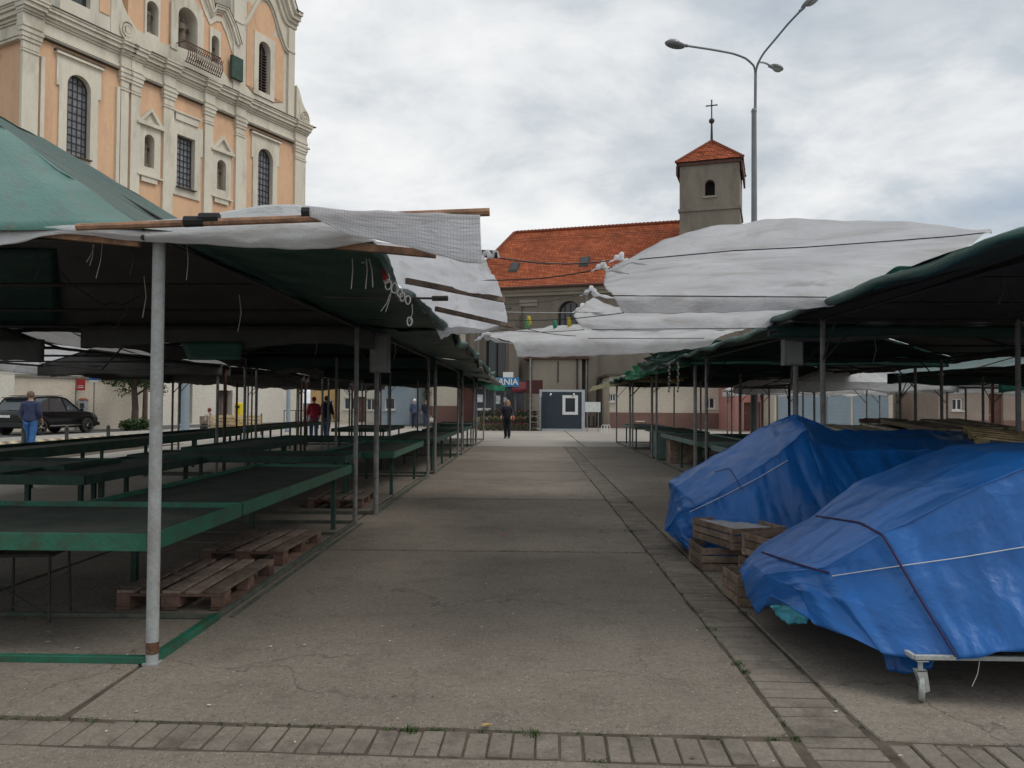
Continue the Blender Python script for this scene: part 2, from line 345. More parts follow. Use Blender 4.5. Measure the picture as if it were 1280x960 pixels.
# ------------------------------------------------------------------ object helpers
def link(o, parent=None):
    COL.objects.link(o)
    if parent is not None: o.parent = parent
    return o
def setp(o, label=None, cat=None, group=None, kind=None):
    if label: o['label'] = label
    if cat: o['category'] = cat
    if group: o['group'] = group
    if kind: o['kind'] = kind
    return o
def thing(name, label, cat, loc=(0, 0, 0), rz=0.0, group=None, kind=None):
    o = bpy.data.objects.new(name, None); COL.objects.link(o)
    o.location = loc; o.rotation_euler = (0, 0, rz); o.empty_display_size = 0.2
    return setp(o, label, cat, group, kind)
class MB:
    """collects shapes for ONE mesh object"""
    def __init__(s): s.v = []; s.f = []; s.uv = None
    def add(s, v, f):
        k = len(s.v); s.v += [tuple(p) for p in v]; s.f += [tuple(i + k for i in q) for q in f]; return s
    def box(s, a, b, M=None):
        x0, y0, z0 = a; x1, y1, z1 = b
        v = [(x0, y0, z0), (x1, y0, z0), (x1, y1, z0), (x0, y1, z0), (x0, y0, z1), (x1, y0, z1), (x1, y1, z1), (x0, y1, z1)]
        if M is not None: v = [M @ Vector(p) for p in v]
        return s.add(v, [(0, 3, 2, 1), (4, 5, 6, 7), (0, 1, 5, 4), (1, 2, 6, 5), (2, 3, 7, 6), (3, 0, 4, 7)])
    def bar(s, p, q, w, h=None, up=(0, 0, 1)):
        """square bar from p to q"""
        h = h or w
        p, q = Vector(p), Vector(q); d = (q - p).normalized(); u = Vector(up)
        if abs(d.dot(u)) > 0.98: u = Vector((0, 1, 0))
        a = d.cross(u).normalized() * w / 2; b = a.cross(d).normalized() * h / 2
        v = [p - a - b, p + a - b, p + a + b, p - a + b, q - a - b, q + a - b, q + a + b, q - a + b]
        return s.add(v, [(0, 3, 2, 1), (4, 5, 6, 7), (0, 1, 5, 4), (1, 2, 6, 5), (2, 3, 7, 6), (3, 0, 4, 7)])
    def tube(s, pts, r, n=10, cap=True):
        pts = [Vector(p) for p in pts]; rs = r if isinstance(r, (list, tuple)) else [r] * len(pts)
        v = []; f = []; prev = None
        for i, p in enumerate(pts):
            d = (pts[min(i + 1, len(pts) - 1)] - pts[max(i - 1, 0)]).normalized()
            u = Vector((0, 0, 1)) if abs(d.z) < 0.9 else Vector((0, 1, 0))
            if prev is not None and (prev - d * prev.dot(d)).length > 1e-4: a = (prev - d * prev.dot(d)).normalized()
            else: a = d.cross(u).normalized()
            prev = a; b = d.cross(a)
            for k in range(n):
                t = 2 * PI * k / n; v.append(p + (a * math.cos(t) + b * math.sin(t)) * rs[i])
        for i in range(len(pts) - 1):
            for k in range(n):
                k2 = (k + 1) % n; f.append((i * n + k, i * n + k2, (i + 1) * n + k2, (i + 1) * n + k))
        if cap: f.append(tuple(range(n - 1, -1, -1))); f.append(tuple((len(pts) - 1) * n + k for k in range(n)))
        return s.add(v, f)
    def lathe(s, prof, c=(0, 0, 0), n=16, sx=1, sy=1):
        v = []; f = []
        for r, z in prof:
            for k in range(n):
                t = 2 * PI * k / n; v.append((c[0] + r * sx * math.cos(t), c[1] + r * sy * math.sin(t), c[2] + z))
        for i in range(len(prof) - 1):
            for k in range(n):
                k2 = (k + 1) % n; f.append((i * n + k, i * n + k2, (i + 1) * n + k2, (i + 1) * n + k))
        f.append(tuple(range(n - 1, -1, -1))); f.append(tuple((len(prof) - 1) * n + k for k in range(n)))
        return s.add(v, f)
    def sphere(s, c, r, n=12, m=8):
        if not isinstance(r, (tuple, list)): r = (r, r, r)
        v = [(c[0], c[1], c[2] - r[2])]; f = []
        for i in range(1, m):
            a = -PI / 2 + PI * i / m
            for k in range(n):
                t = 2 * PI * k / n; v.append((c[0] + r[0] * math.cos(a) * math.cos(t), c[1] + r[1] * math.cos(a) * math.sin(t), c[2] + r[2] * math.sin(a)))
        v.append((c[0], c[1], c[2] + r[2])); L = len(v) - 1
        for k in range(n):
            k2 = (k + 1) % n
            f.append((0, 1 + k2, 1 + k)); f.append((L, L - n + k, L - n + k2))
            for i in range(m - 2): f.append((1 + i * n + k, 1 + i * n + k2, 1 + (i + 1) * n + k2, 1 + (i + 1) * n + k))
        return s.add(v, f)
    def slab(s, outer, holes=(), y0=0.0, y1=0.1, back=False):
        """a plate in the local xz plane, front face at y0, going in to y1, with holes whose reveals are closed"""
        loops = [list(outer)] + [list(h) for h in holes]
        flatv = [p for L_ in loops for p in L_]
        tris = tessellate_polygon([[Vector((x, z, 0)) for x, z in L_] for L_ in loops])
        n = len(flatv)
        v = [(x, y0, z) for x, z in flatv] + [(x, y1, z) for x, z in flatv]
        f = []
        for t in tris:
            (ax, az), (bx, bz), (cx, cz) = (flatv[i] for i in t)
            if (bx - ax) * (cz - az) - (bz - az) * (cx - ax) < 0: t = (t[0], t[2], t[1])
            f.append(tuple(t))
            if back: f.append((t[2] + n, t[1] + n, t[0] + n))
        k = 0
        for L_ in loops:
            m = len(L_)
            for i in range(m):
                j = (i + 1) % m; f.append((k + i, k + i + n, k + j + n, k + j))
            k += m
        return s.add(v, f)
    def build(s, name, mat, parent=None, smooth=False, bevel=0.0, loc=None, kind=None):
        me = bpy.data.meshes.new(name); me.from_pydata(s.v, [], s.f); me.validate(); me.update()
        if smooth:
            for p in me.polygons: p.use_smooth = True
            me.set_sharp_from_angle(angle=R(42))
        me.materials.append(mat)
        o = link(bpy.data.objects.new(name, me), parent)
        if bevel > 0:
            b = o.modifiers.new('bevel', 'BEVEL'); b.width = bevel; b.segments = 2; b.limit_method = 'ANGLE'; b.angle_limit = R(40)
        if loc is not None: o.location = loc
        if kind: o['kind'] = kind
        return o
def rect(x0, z0, x1, z1): return [(x0, z0), (x1, z0), (x1, z1), (x0, z1)]
def arch(x0, z0, x1, z1, n=10):
    r = (x1 - x0) / 2; c = (x0 + x1) / 2
    return [(x0, z0), (x1, z0)] + [(c + r * math.cos(PI * k / n), z1 - r + r * math.sin(PI * k / n)) for k in range(n + 1)]
def share(o, parent=None, loc=None, rot=None, name=None):
    c = o.copy(); 
    COL.objects.link(c); c.parent = parent
    if loc is not None: c.location = loc
    if rot is not None: c.rotation_euler = rot
    return c
def copy_thing(root, loc=None, rz=None, label=None, group=None):
    r = root.copy(); COL.objects.link(r)
    if loc is not None: r.location = loc
    if rz is not None: r.rotation_euler = (0, 0, rz)
    if label: r['label'] = label
    if group: r['group'] = group
    for ch in list(root.children):
        c = ch.copy(); COL.objects.link(c); c.parent = r
        for g in list(ch.children):
            d = g.copy(); COL.objects.link(d); d.parent = c
    return r

# ------------------------------------------------------------------ cloth sheets: a coarse net of points, smoothed and wrinkled
def catmull(Pm, n, lin=0.45):
    """interpolate along axis 0; Pm (k, ..., 3)"""
    k = Pm.shape[0]
    if k == 2:
        t = np.linspace(0, 1, n).reshape((-1,) + (1,) * (Pm.ndim - 1)); return Pm[0] * (1 - t) + Pm[1] * t
    ext = np.concatenate([[2 * Pm[0] - Pm[1]], Pm, [2 * Pm[-1] - Pm[-2]]])
    out = []
    for s_ in np.linspace(0, k - 1, n):
        i = min(int(s_), k - 2); t = s_ - i
        p0, p1, p2, p3 = ext[i], ext[i + 1], ext[i + 2], ext[i + 3]
        c = 0.5 * ((2 * p1) + (-p0 + p2) * t + (2 * p0 - 5 * p1 + 4 * p2 - p3) * t * t + (-p0 + 3 * p1 - 3 * p2 + p3) * t ** 3)
        l_ = p1 * (1 - t) + p2 * t
        out.append(c * (1 - lin) + l_ * lin)
    return np.array(out)
def sheet(name, rows, mat, parent=None, nu=40, nv=24, wr=0.02, wscale=(1.0, 3.0), sag=0.0, seed=0, thick=0.003, label=None, cat=None, group=None, edge=0.0, fold=0.0, hole=None, lin=0.45, fstart=.3):
    A = np.array([[tuple(p) for p in r] for r in rows], float)       # (rows, cols, 3)
    A = catmull(A, nu, lin); A = np.swapaxes(catmull(np.swapaxes(A, 0, 1), nv, lin), 0, 1)
    # metric uv
    du = np.linalg.norm(np.diff(A, axis=0), axis=2).mean(axis=1); dv = np.linalg.norm(np.diff(A, axis=1), axis=2).mean(axis=0)
    U = np.concatenate([[0], np.cumsum(du)]); V = np.concatenate([[0], np.cumsum(dv)])
    gu = np.gradient(A, axis=0); gv = np.gradient(A, axis=1)
    N = np.cross(gu, gv); L = np.linalg.norm(N, axis=2, keepdims=True); N = N / np.maximum(L, 1e-9)
    for i in range(nu):
        for j in range(nv):
            u, v = U[i], V[j]
            q = Vector((u * wscale[0] + seed * 3.1, v * wscale[1] + 1.7 * seed, seed * 0.7))
            a = noise.noise(q) + 0.5 * (1 - 2 * abs(noise.noise(q * 2.1))) + 0.3 * noise.noise(q * 4.3)
            d = wr * a
            if fold: d += fold * (1 - 2.2 * abs(noise.noise(Vector((u * 3.2 + seed + .5 * noise.noise(Vector((v * 1.3, u * .6, 2.2))), v * 0.35, 3.3)))) + .4 * noise.noise(Vector((u * 9, v * .8, 6.1)))) * (0.12 + 0.88 * min(1, max(0, (j / (nv - 1) - fstart) * 2.4)))
            A[i, j] += N[i, j] * d
            s_ = math.sin(PI * i / (nu - 1)) * math.sin(PI * j / (nv - 1))
            A[i, j, 2] -= sag * s_
            if edge and (j == 0 or j == nv - 1 or i == 0 or i == nu - 1):
                A[i, j, 2] += edge * (noise.noise(Vector((u * 6 + seed, v * 6, 9.1))))
    vs = A.reshape(-1, 3).tolist(); fs = []
    for i in range(nu - 1):
        for j in range(nv - 1):
            if hole and hole(i / (nu - 1), j / (nv - 1)): continue
            fs.append((i * nv + j, (i + 1) * nv + j, (i + 1) * nv + j + 1, i * nv + j + 1))
    me = bpy.data.meshes.new(name); me.from_pydata(vs, [], fs)
    uvl = me.uv_layers.new(name='UVMap')
    li = np.zeros(len(me.loops), dtype=int); me.loops.foreach_get('vertex_index', li)
    uv = np.stack([U[li // nv], V[li % nv]], axis=1).astype(np.float32)
    uvl.data.foreach_set('uv', uv.ravel())
    for p in me.polygons: p.use_smooth = True
    me.materials.append(mat); me.update()
    o = link(bpy.data.objects.new(name, me), parent)
    if thick:
        s_ = o.modifiers.new('thickness', 'SOLIDIFY'); s_.thickness = thick; s_.offset = 0
    if label: setp(o, label, cat, group)
    return o
# ================================================================== THE SETTING: ground, paving, road
g = MB(); g.add([(-400, -60, -0.011), (400, -60, -0.011), (400, 900, -0.011), (-400, 900, -0.011)], [(0, 1, 2, 3)])
g.build('ground', DIRT, kind='structure')
pavement = thing('pavement', None, None, kind='structure')
def slab_piece(x0, x1, y0a, y0b, y1a, y1b, mat=CONC, top=0.0, jit=0.006, name='concrete_slab', parent=None, seg=0.22):
    """a cast slab with worn, slightly ragged edges; y0a/y0b = near edge at x0/x1"""
    cn = [(x0, y0a), (x1, y0b), (x1, y1b), (x0, y1a)]
    loop = []
    for i in range(4):
        a, b = Vector(cn[i]), Vector(cn[(i + 1) % 4]); n = max(1, min(60, int((b - a).length / seg)))
        for k in range(n):
            p = a.lerp(b, k / n)
            if k: p = p + Vector((random.uniform(-jit, jit), random.uniform(-jit, jit)))
            else: p = p + ((Vector(((x0 + x1) / 2, (y0a + y1a) / 2)) - p).normalized() * random.uniform(0, 0.03))
            loop.append(p)
    m = MB(); n = len(loop); c = Vector(((x0 + x1) / 2, (y0a + y1a) / 2))
    ins = [p + (c - p).normalized() * 0.008 for p in loop]
    m.add([(p.x, p.y, -0.028) for p in loop] + [(p.x, p.y, top - 0.007) for p in loop] + [(p.x, p.y, top) for p in ins],
          [(i, (i + 1) % n, n + (i + 1) % n, n + i) for i in range(n)] + [(n + i, n + (i + 1) % n, 2 * n + (i + 1) % n, 2 * n + i) for i in range(n)] + [tuple(range(2 * n, 3 * n))])
    return m.build(name, mat, parent or pavement, kind=None)
GAP = 0.012
ys = [3.76, 8.25, 12.7, 15.8, 17.9, 21.2, 24.6, 28.4]
band = lambda x, y: y - 0.03 * x                                     # the front paver course runs very slightly askew
aisle_x = (-2.26, 1.25)
for i in range(len(ys) - 1):
    a = band(aisle_x[0], ys[i]) if i == 0 else ys[i] + random.uniform(-.03, .03); b = band(aisle_x[1], ys[i]) if i == 0 else a + random.uniform(-.03, .03)
    slab_piece(aisle_x[0] + GAP, aisle_x[1] - GAP, a + GAP, b + GAP, ys[i + 1] - GAP - 0.02, ys[i + 1] - GAP - 0.012, top=random.uniform(-.003, .003), jit=0.011 if i == 0 else 0.006)
# slabs right of the sett band and left under the stalls
yr = [3.76, 7.1, 10.2, 13.2, 16.3, 19.4, 22.5, 25.6, 28.4]
for i in range(len(yr) - 1):
    slab_piece(1.61 + GAP, 6.6, (3.70 if i == 0 else yr[i]) + GAP, (3.55 if i == 0 else yr[i]) + GAP, yr[i + 1] - GAP, yr[i + 1] - GAP, top=random.uniform(-.003, .003))
    slab_piece(6.62, 12.5, yr[i] - (0.3 if i == 0 else 0) + GAP, yr[i] - (0.4 if i == 0 else 0) + GAP, yr[i + 1] - GAP, yr[i + 1] - GAP, top=random.uniform(-.003, .003))
yl = [3.86, 5.6, 8.6, 11.6, 14.6, 17.6, 20.6, 24.2, 28.4]
for i in range(len(yl) - 1):
    for (xa, xb) in ((-4.3, -2.28), (-6.4, -4.32)):
        slab_piece(xa + GAP, xb - GAP, (yl[i] if i else band(xa, 3.76)) + GAP, (yl[i] if i else band(xb, 3.76)) + GAP, yl[i + 1] - GAP, yl[i + 1] - GAP, top=random.uniform(-.003, .003))
for i in range(4):
    slab_piece(-12.5, -6.42, [3.95, 9, 14.5, 20][i] + GAP, [3.95, 9, 14.5, 20][i] + GAP, [9, 14.5, 20, 28.4][i] - GAP, [9, 14.5, 20, 28.4][i] - GAP, mat=CONC_FAR)
# near concrete in front of the course
slab_piece(-7, 0.9, 0.0, 0.0, band(-7, 3.44), band(0.9, 3.44), jit=0.008)
slab_piece(0.92, 8, 0.0, 0.0, band(0.92, 3.44), band(8, 3.44), jit=0.008)
# paler open square beyond
for i in range(5):
    for j in range(9):
        slab_piece(-18 + j * 5 + .02, -13 + j * 5 - .02, 28.42 + i * 4.4, 28.42 + i * 4.4, 32.78 + i * 4.4, 32.78 + i * 4.4, mat=CONC_FAR, seg=1.5)
# near pavers: one stone course across the front, and a band of setts running away along the aisle
def sett_mesh(w, d):
    bm = bmesh.new(); bmesh.ops.create_cube(bm, size=1)
    for v in bm.verts: v.co = Vector((v.co.x * w, v.co.y * d, v.co.z * 0.06))
    bmesh.ops.bevel(bm, geom=bm.edges[:] , offset=0.006, segments=1, affect='EDGES')
    me = bpy.data.meshes.new('sett'); bm.to_mesh(me); bm.free(); me.materials.append(SETT); return me
sm_a = [sett_mesh(0.0985 + d_, 0.25) for d_ in (0, 0.003, -0.003)]
sm_b = [sett_mesh(0.335, 0.104 + d_) for d_ in (0, 0.003, -0.004)]
x = -3.55
k = 0
while x < 3.4:
    if not (1.22 < x < 1.62):
        o = bpy.data.objects.new('sett', random.choice(sm_a)); link(o, pavement)
        o.location = (x, band(x, 3.60) + random.uniform(-.004, .004), -0.032 + random.uniform(-.005, .004))
        sk = R(-10) if x < 1.2 else R(18)
        o.rotation_euler = (random.uniform(-.01, .01), random.uniform(-.015, .015), R(-1.7) + random.uniform(-.02, .02))
    x += 0.107; k += 1
y = 2.6
while y < 21:
    o = bpy.data.objects.new('sett', random.choice(sm_b)); link(o, pavement)
    o.location = (1.425 + random.uniform(-.006, .006), y, -0.033 + random.uniform(-.003, .003))
    o.rotation_euler = (random.uniform(-.012, .012), random.uniform(-.012, .012), random.uniform(-.02, .02))
    y += 0.121
m = MB()
while y < 44:
    m.box((1.26, y - 0.05, -0.028), (1.595, y + 0.052, -0.002 + random.uniform(-.002, .002))); y += 0.121
setp(m.build('far_setts', SETT, pavement), kind='stuff')
# weeds and litter in the joints
m = MB()
def tuft(m, c, n, h, r):
    for _ in range(n):
        a = random.uniform(0, 2 * PI); rr = random.uniform(0, r); p = Vector((c[0] + rr * math.cos(a), c[1] + rr * math.sin(a), -0.01))
        b = random.uniform(0, 2 * PI); hh = h * random.uniform(.4, 1); w = 0.0025
        q = p + Vector((math.cos(b) * hh * .6, math.sin(b) * hh * .6, hh))
        s_ = Vector((-math.sin(b) * w, math.cos(b) * w, 0)); k = p.lerp(q, .5) + Vector((0, 0, hh * .15))
        m.add([p - s_, p + s_, k + s_, k - s_, q], [(0, 1, 2, 3), (3, 2, 4)])
for c, n_, h_, r_ in (((-0.55, 3.73), 70, .035, .04), ((0.02, 3.72), 60, .03, .05), ((1.24, 4.75), 60, .03, .05), ((1.26, 4.62), 50, .028, .03), ((0.32, 3.44), 40, .02, .06), ((1.25, 3.72), 40, .02, .03), ((1.24, 5.5), 40, .025, .06), ((1.6, 5.9), 40, .03, .04), ((-2.3, 6.9), 60, .05, .05), ((1.25, 9.6), 60, .035, .1), ((1.6, 12.4), 60, .035, .1)):
    tuft(m, c, n_, h_, r_)
for i in range(260):
    t = random.random()
    if t < .4: c = (1.25 + random.uniform(-.01, .01), random.uniform(3.8, 16))
    elif t < .6: c = (1.61 + random.uniform(-.01, .01), random.uniform(3.8, 16))
    elif t < .85: c = (random.uniform(-3.3, 1.2), 0); c = (c[0], band(c[0], 3.745) + random.uniform(-.01, .01))
    else: c = (random.uniform(-2.1, 1.2), 8.25)
    tuft(m, c, 7, .016, .02)
setp(m.build('joint_weeds', weathered('weed_green', (0.06, 0.095, 0.03), var=.4, scale=9, rough=.7), pavement), kind='stuff')
# litter: small scraps of paper and leaves, thin dark cracks of dirt
litter_c = weathered('scrap_pale', (0.5, 0.47, 0.42), var=.4, scale=9, rnd=.3); leaf_c = weathered('dry_leaf', (0.42, 0.30, 0.11), var=.3, scale=20)
m = MB(); m2 = MB()
for i in range(420):
    if i % 3 == 0: p = (random.uniform(-3.4, -2.2), random.uniform(4.6, 9))
    else: p = (random.uniform(-2.1, 3), random.uniform(3.3, 12))
    s_ = random.uniform(.004, .013) if i % 9 else random.uniform(.012, .022); a = random.uniform(0, 3)
    q = [(p[0] + s_ * math.cos(a + b) * random.uniform(.5, 1.2), p[1] + s_ * math.sin(a + b) * random.uniform(.5, 1.2), 0.0055 + random.uniform(0, .004)) for b in (0, 1.4, 2.9, 4.5)]
    (m if i % 2 else m2).add(q, [(0, 1, 2, 3)])
setp(m.build('paper_scraps', litter_c, pavement), kind='stuff'); setp(m2.build('fallen_leaf_scraps', weathered('scrap_dark', (0.09, 0.075, 0.05), var=.4, scale=9), pavement), kind='stuff')
def leaf_thing(name, c, s_, mat, label, rz=0.0):
    m = MB(); pr = [(-1, 0), (-.5, .42), (.1, .5), (.7, .3), (1.05, 0), (.7, -.3), (.1, -.5), (-.5, -.42)]
    m.add([(x * s_, y_ * s_, 0.012 + abs(y_) * s_ * .5 * random.uniform(.6, 1.2)) for x, y_ in pr] + [(0, 0, 0.008)], [(i, (i + 1) % 8, 8) for i in range(8)])
    o = m.build(name, mat); o.location = (c[0], c[1], 0); o.rotation_euler = (0, 0, rz); setp(o, label, 'leaf' if 'leaf' in name else 'litter'); return o
leaf_thing('dry_leaf', G(608, 910), .028, leaf_c, 'yellow dry leaf lying in the joint at the bottom edge of the long aisle slab', .3)
leaf_thing('red_scrap', G(629, 671), .03, flat('red_scrap', (.6, .05, .03)), 'small red scrap lying in the middle of the concrete aisle', 1)

# road and kerb on the left, with the mosaic strip and bright pavement
def strip(name, mat, pts, z, kind='structure'):
    m = MB(); m.add([(p[0], p[1], z) for p in pts], [tuple(range(len(pts)))]); return m.build(name, mat, kind=kind)
rd = Vector((math.sin(R(9)), math.cos(R(9)), 0)); rn = Vector((math.cos(R(9)), -math.sin(R(9)), 0))     # road direction and its right-hand normal
def rp(s_, t_): p = Vector((-20.2, 34, 0)) + rd * s_ + rn * t_; return (p.x, p.y)
strip('sidewalk', CONC_FAR, [rp(-60, 0.6), rp(-60, 8.2), rp(90, 8.2), rp(90, 0.6)], 0.004)
road = strip('road', ASPH, [rp(-60, -6.0), rp(-60, 0.6), rp(90, 0.6), rp(90, -6.0)], 0.008)
m = MB()
for a, b in ((0.6, 0.75), (-6.15, -6.0)):
    p = [rp(-60, a), rp(-60, b), rp(90, b), rp(90, a)]
    m.add([(x, y, 0) for x, y in p] + [(x, y, .10) for x, y in p], [(4, 5, 6, 7), (0, 1, 5, 4), (1, 2, 6, 5), (2, 3, 7, 6), (3, 0, 4, 7)])
m.build('kerb', weathered('kerb_stone', (.42, .41, .38), var=.1, scale=2, coord='World'), kind='structure')
# mosaic strip of dark and yellow setts beside the kerb
def mosaic():
    m, n, l, b = newmat('mosaic_setts')
    g = n.new('ShaderNodeNewGeometry'); mp = n.new('ShaderNodeMapping'); mp.inputs['Rotation'].default_value = (0, 0, R(9)); l.new(g.outputs['Position'], mp.inputs[0])
    c = n.new('ShaderNodeTexChecker'); c.inputs['Scale'].default_value = 3.1; c.inputs['Color1'].default_value = (.55, .46, .30, 1); c.inputs['Color2'].default_value = (.10, .07, .055, 1)
    l.new(mp.outputs[0], c.inputs['Vector']); l.new(c.outputs['Color'], b.inputs['Base Color']); b.inputs['Roughness'].default_value = .9; return m
strip('mosaic_paving', mosaic(), [rp(-60, 1.5), rp(-60, 3.1), rp(90, 3.1), rp(90, 1.5)], 0.012)
strip('far_pavement', CONC_FAR, [rp(-60, -9), rp(-60, -6.15), rp(90, -6.15), rp(90, -9)], 0.012)

# ================================================================== MARKET STALLS
def stall(name_label, xi, xo, y0, y1, ze, zr, mats, flap=None, poles='all', frame=True, col=GREY_ST, near_pole=PALE_ST, seed=0, sag=0.12, group=None, over=0.1, wr=0.03, run=0.12, lap=0.42, val=0.26):
    """xi inner (aisle) side, xo outer side; hipped cloth roof over a tube frame"""
    s = 1 if xo > xi else -1
    t = thing('market_stall', name_label, 'market stall', ((xi + xo) / 2, (y0 + y1) / 2, 0), 0, group)
    off = Vector(((xi + xo) / 2, (y0 + y1) / 2, 0))
    def L(p): return Vector(p) - off
    xe, xf = xi - s * over, xo + s * over; ya, yb = y0 - (.12 if run > 1 else lap), y1 + lap
    xm = (xi + xo) / 2; ra, rb = (xm, y0 + run, zr), (xm, y1 - max(run * .8, .12), zr)
    A, B, C_, D = (xe, ya, ze), (xe, yb, ze), (xf, yb, ze), (xf, ya, ze)
    def face(rows, mat, nm, sd): return sheet(nm, [[L(p) for p in r] for r in rows], mat, t, nu=22, nv=16, wr=wr, wscale=(.7, .7), sag=sag, seed=seed + sd)
    face([[A, B], [ra, rb]], mats[0], 'roof_cloth', 1)
    face([[C_, D], [rb, ra]], mats[1], 'roof_cloth', 2)
    face([[D, A], [ra, ra]], mats[2], 'roof_cloth', 3)
    face([[B, C_], [rb, rb]], mats[3], 'roof_cloth', 4)
    if val:
        zv = ze + .03
        def vrows(p, q, n, d):
            p, q = Vector(p), Vector(q); return [[L(p.lerp(q, k / n)), L(p.lerp(q, k / n) + Vector((0, 0, -d * .5))), L(p.lerp(q, k / n) + Vector((0, 0, -d * (1 + .18 * math.sin(k * 1.9 + seed)))))] for k in range(n + 1)]
        for p, q, mt in (((xe, yb, zv), (xf, yb, zv), mats[3]), ((xf, ya, zv), (xf, yb, zv), mats[1])) + ((((xe, ya, zv), (xf, ya, zv), mats[2]),) if run < 1 else ()):
            sheet('valance', vrows(p, q, 7, val), mt, t, nu=40, nv=6, wr=.03, wscale=(2, .5), seed=seed + 11, edge=.02)
    # poles
    for px, py in ((xi, y0), (xi, y1), (xo, y0), (xo, y1), (xm, y1)):
        first = (px, py) == (xi, y0)
        if s < 0 and 662 + px / py * 980 < 200 and not (px > -2.4): continue
        m = MB(); m.tube([L((px, py, 0)), L((px, py, ze - .04))], 0.036 if first else 0.03, 12)
        m.box(L((px - .042, py - .042, 0)), L((px + .042, py + .042, .01)))
        m.build('pole', near_pole if first else col, t, smooth=True)
    # rails at the eaves and the rafters
    m = MB(); e = ze - .05
    for a, b in (((xi, y0), (xi, y1)), ((xi, y1), (xo, y1)), ((xo, y1), (xo, y0)), ((xo, y0), (xi, y0))):
        m.tube([L((*a, e)), L((*b, e))], .021, 8)
    for yy in (y0 + (y1 - y0) / 3, y0 + 2 * (y1 - y0) / 3): m.tube([L((xi, yy, e)), L((xo, yy, e))], .017, 8)
    m.build('eave_rail', DARK_ST, t, smooth=True)
    m = MB()
    for c, r_ in ((A, ra), (D, ra), (B, rb), (C_, rb)):
        c2 = Vector(c) + Vector((0, 0, -.06)); m.tube([L(c2), L(Vector(r_) + Vector((0, 0, -.08)))], .017, 8)
    m.tube([L((xm, y0 + run, zr - .08)), L((xm, y1 - run, zr - .08))], .02, 8)
    for yy in (y0 + run, y1 - run) if run > 1 else (y0 + .15, (y0 + y1) / 2, y1 - .15):
        m.tube([L((xi, yy, e)), L((xm, yy, zr - .1))], .015, 8); m.tube([L((xo, yy, e)), L((xm, yy, zr - .1))], .015, 8)
    m.build('rafter', DARK_ST, t, smooth=True)
    # knee braces
    for py, d in ((y0, 1), (y1, -1)):
        for q_ in () if (s < 0 and (seed == 1 or 662 + xi / py * 980 < 330)) else (((xi, py, e - .5), (xi, py + d * .45, e)), ((xi, py, e - .5), (xi + s * .45, py, e)), ((xo, py, e - .5), (xo - s * .45, py, e))):
            m = MB(); m.tube([L(q_[0]), L(q_[1])], .012, 6); m.build('knee_brace', DARK_ST, t)
    if s > 0 and xi < 4:
        rows = []
        for k in range(13):
            yy = ya + (yb - ya) * k / 12; dz = .02 * math.sin(k * 1.7 + seed)
            rows.append([L((xe + .08, yy, ze + .05)), L((xe - .01, yy, ze + .02 + dz)), L((xe - .015, yy, ze - .02 + dz)), L((xe + .015, yy, ze - .045 + dz * 1.5))])
        sheet('eave_hem', rows, T_HEM, t, nu=60, nv=8, wr=.014, wscale=(3, 2), seed=seed + 5, edge=.015)
    rs = random.Random(int(seed * 7 + 3))
    for k in range(3 if abs(xi) < 4 else 1):
        a_ = Vector((rs.uniform(min(xi, xm), max(xi, xm)), rs.uniform(y0, y1), e - .02)); b_ = Vector((rs.uniform(min(xi, xm), max(xi, xm)), rs.uniform(y0, y1), e - .01)); q_ = []
        for j in range(9): u_ = j / 8; p_ = a_.lerp(b_, u_); q_.append(L((p_.x, p_.y, p_.z - rs.uniform(.12, .2) * math.sin(PI * u_))))
        m = MB(); m.tube(q_, .004, 5); m.build('cord', WIRE, t)
    for k in range(4 if abs(xi) < 4 and y0 < 12 else 0):
        p_ = (xi + s * rs.uniform(-.1, 1.2), rs.uniform(y0, y0 + 2.5)); m = MB(); d_ = rs.uniform(.12, .35)
        m.tube([L((*p_, e)), L((p_[0] + .02, p_[1], e - d_ * .5)), L((p_[0] - .015, p_[1] + .02, e - d_))], .003, 5); m.build('tie', rs.choice([ROPE_W, WIRE, WIRE]), t)
    if flap:
        rows = []
        for k in range(9):
            yy = (ya if run > 1 else ya - .35) + (yb - ya + .5) * k / 8
            dz = 0.05 * math.sin(k * 2.1 + seed) ; dx_ = .05 * math.sin(k * 1.3 + seed)
            rows.append([L((xe + s * .15, yy, ze + .02)), L(((xe + flap[0]) / 2, yy, (ze + flap[1]) / 2 - .02)), L((flap[0] + dx_, yy, flap[1] + dz)), L((flap[0] - s * .0 + dx_, yy, flap[1] - .09 + dz * 1.6))])
        sheet('eave_flap', rows, mats[0], t, nu=60, nv=16, wr=.025, wscale=(2, 2), seed=seed + 7, edge=.03)
    if frame:
        m = MB(); w = .035
        yk = y0 + (.95 if frame == 'more' else 0)
        if frame == 'more':
            g_ = MB(); g_.bar(L((xi, y0 - .02, .022)), L((xi, yk, .022)), w * 1.7, .047); g_.bar(L((xi, y0, .0225)), L((xo, y0, .0225)), w * 1.3, .044); g_.build('front_ground_rail', GRN_PAINT, t, bevel=.004)
        m.bar(L((xi, yk + .004, .018)), L((xi, y1, .018)), w * 1.3, .034); m.bar(L((xo, y0, .022)), L((xo, y1, .022)), w, .04)
        if frame != 'more': m.bar(L((xi + s * .0, y0, .0225)), L((xo, y0, .0225)), w * 1.3, .044)
        m.bar(L((xi, y1, .02)), L((xo, y1, .02)), w, .04)
        if frame == 'more':
            m.bar(L((xi, y0 + .95, .021)), L((xo, y0 + .95, .021)), w, .03)
            m.bar(L((xi, y1 - .85, .021)), L((xo, y1 - .85, .021)), w, .03)
            m.bar(L((xi - s * .09, y0 + 1.0, .008)), L((xi - s * .09, y1, .008)), .03, .014)
        m.build('ground_frame', WORN_RAIL, t, bevel=.004)
    return t
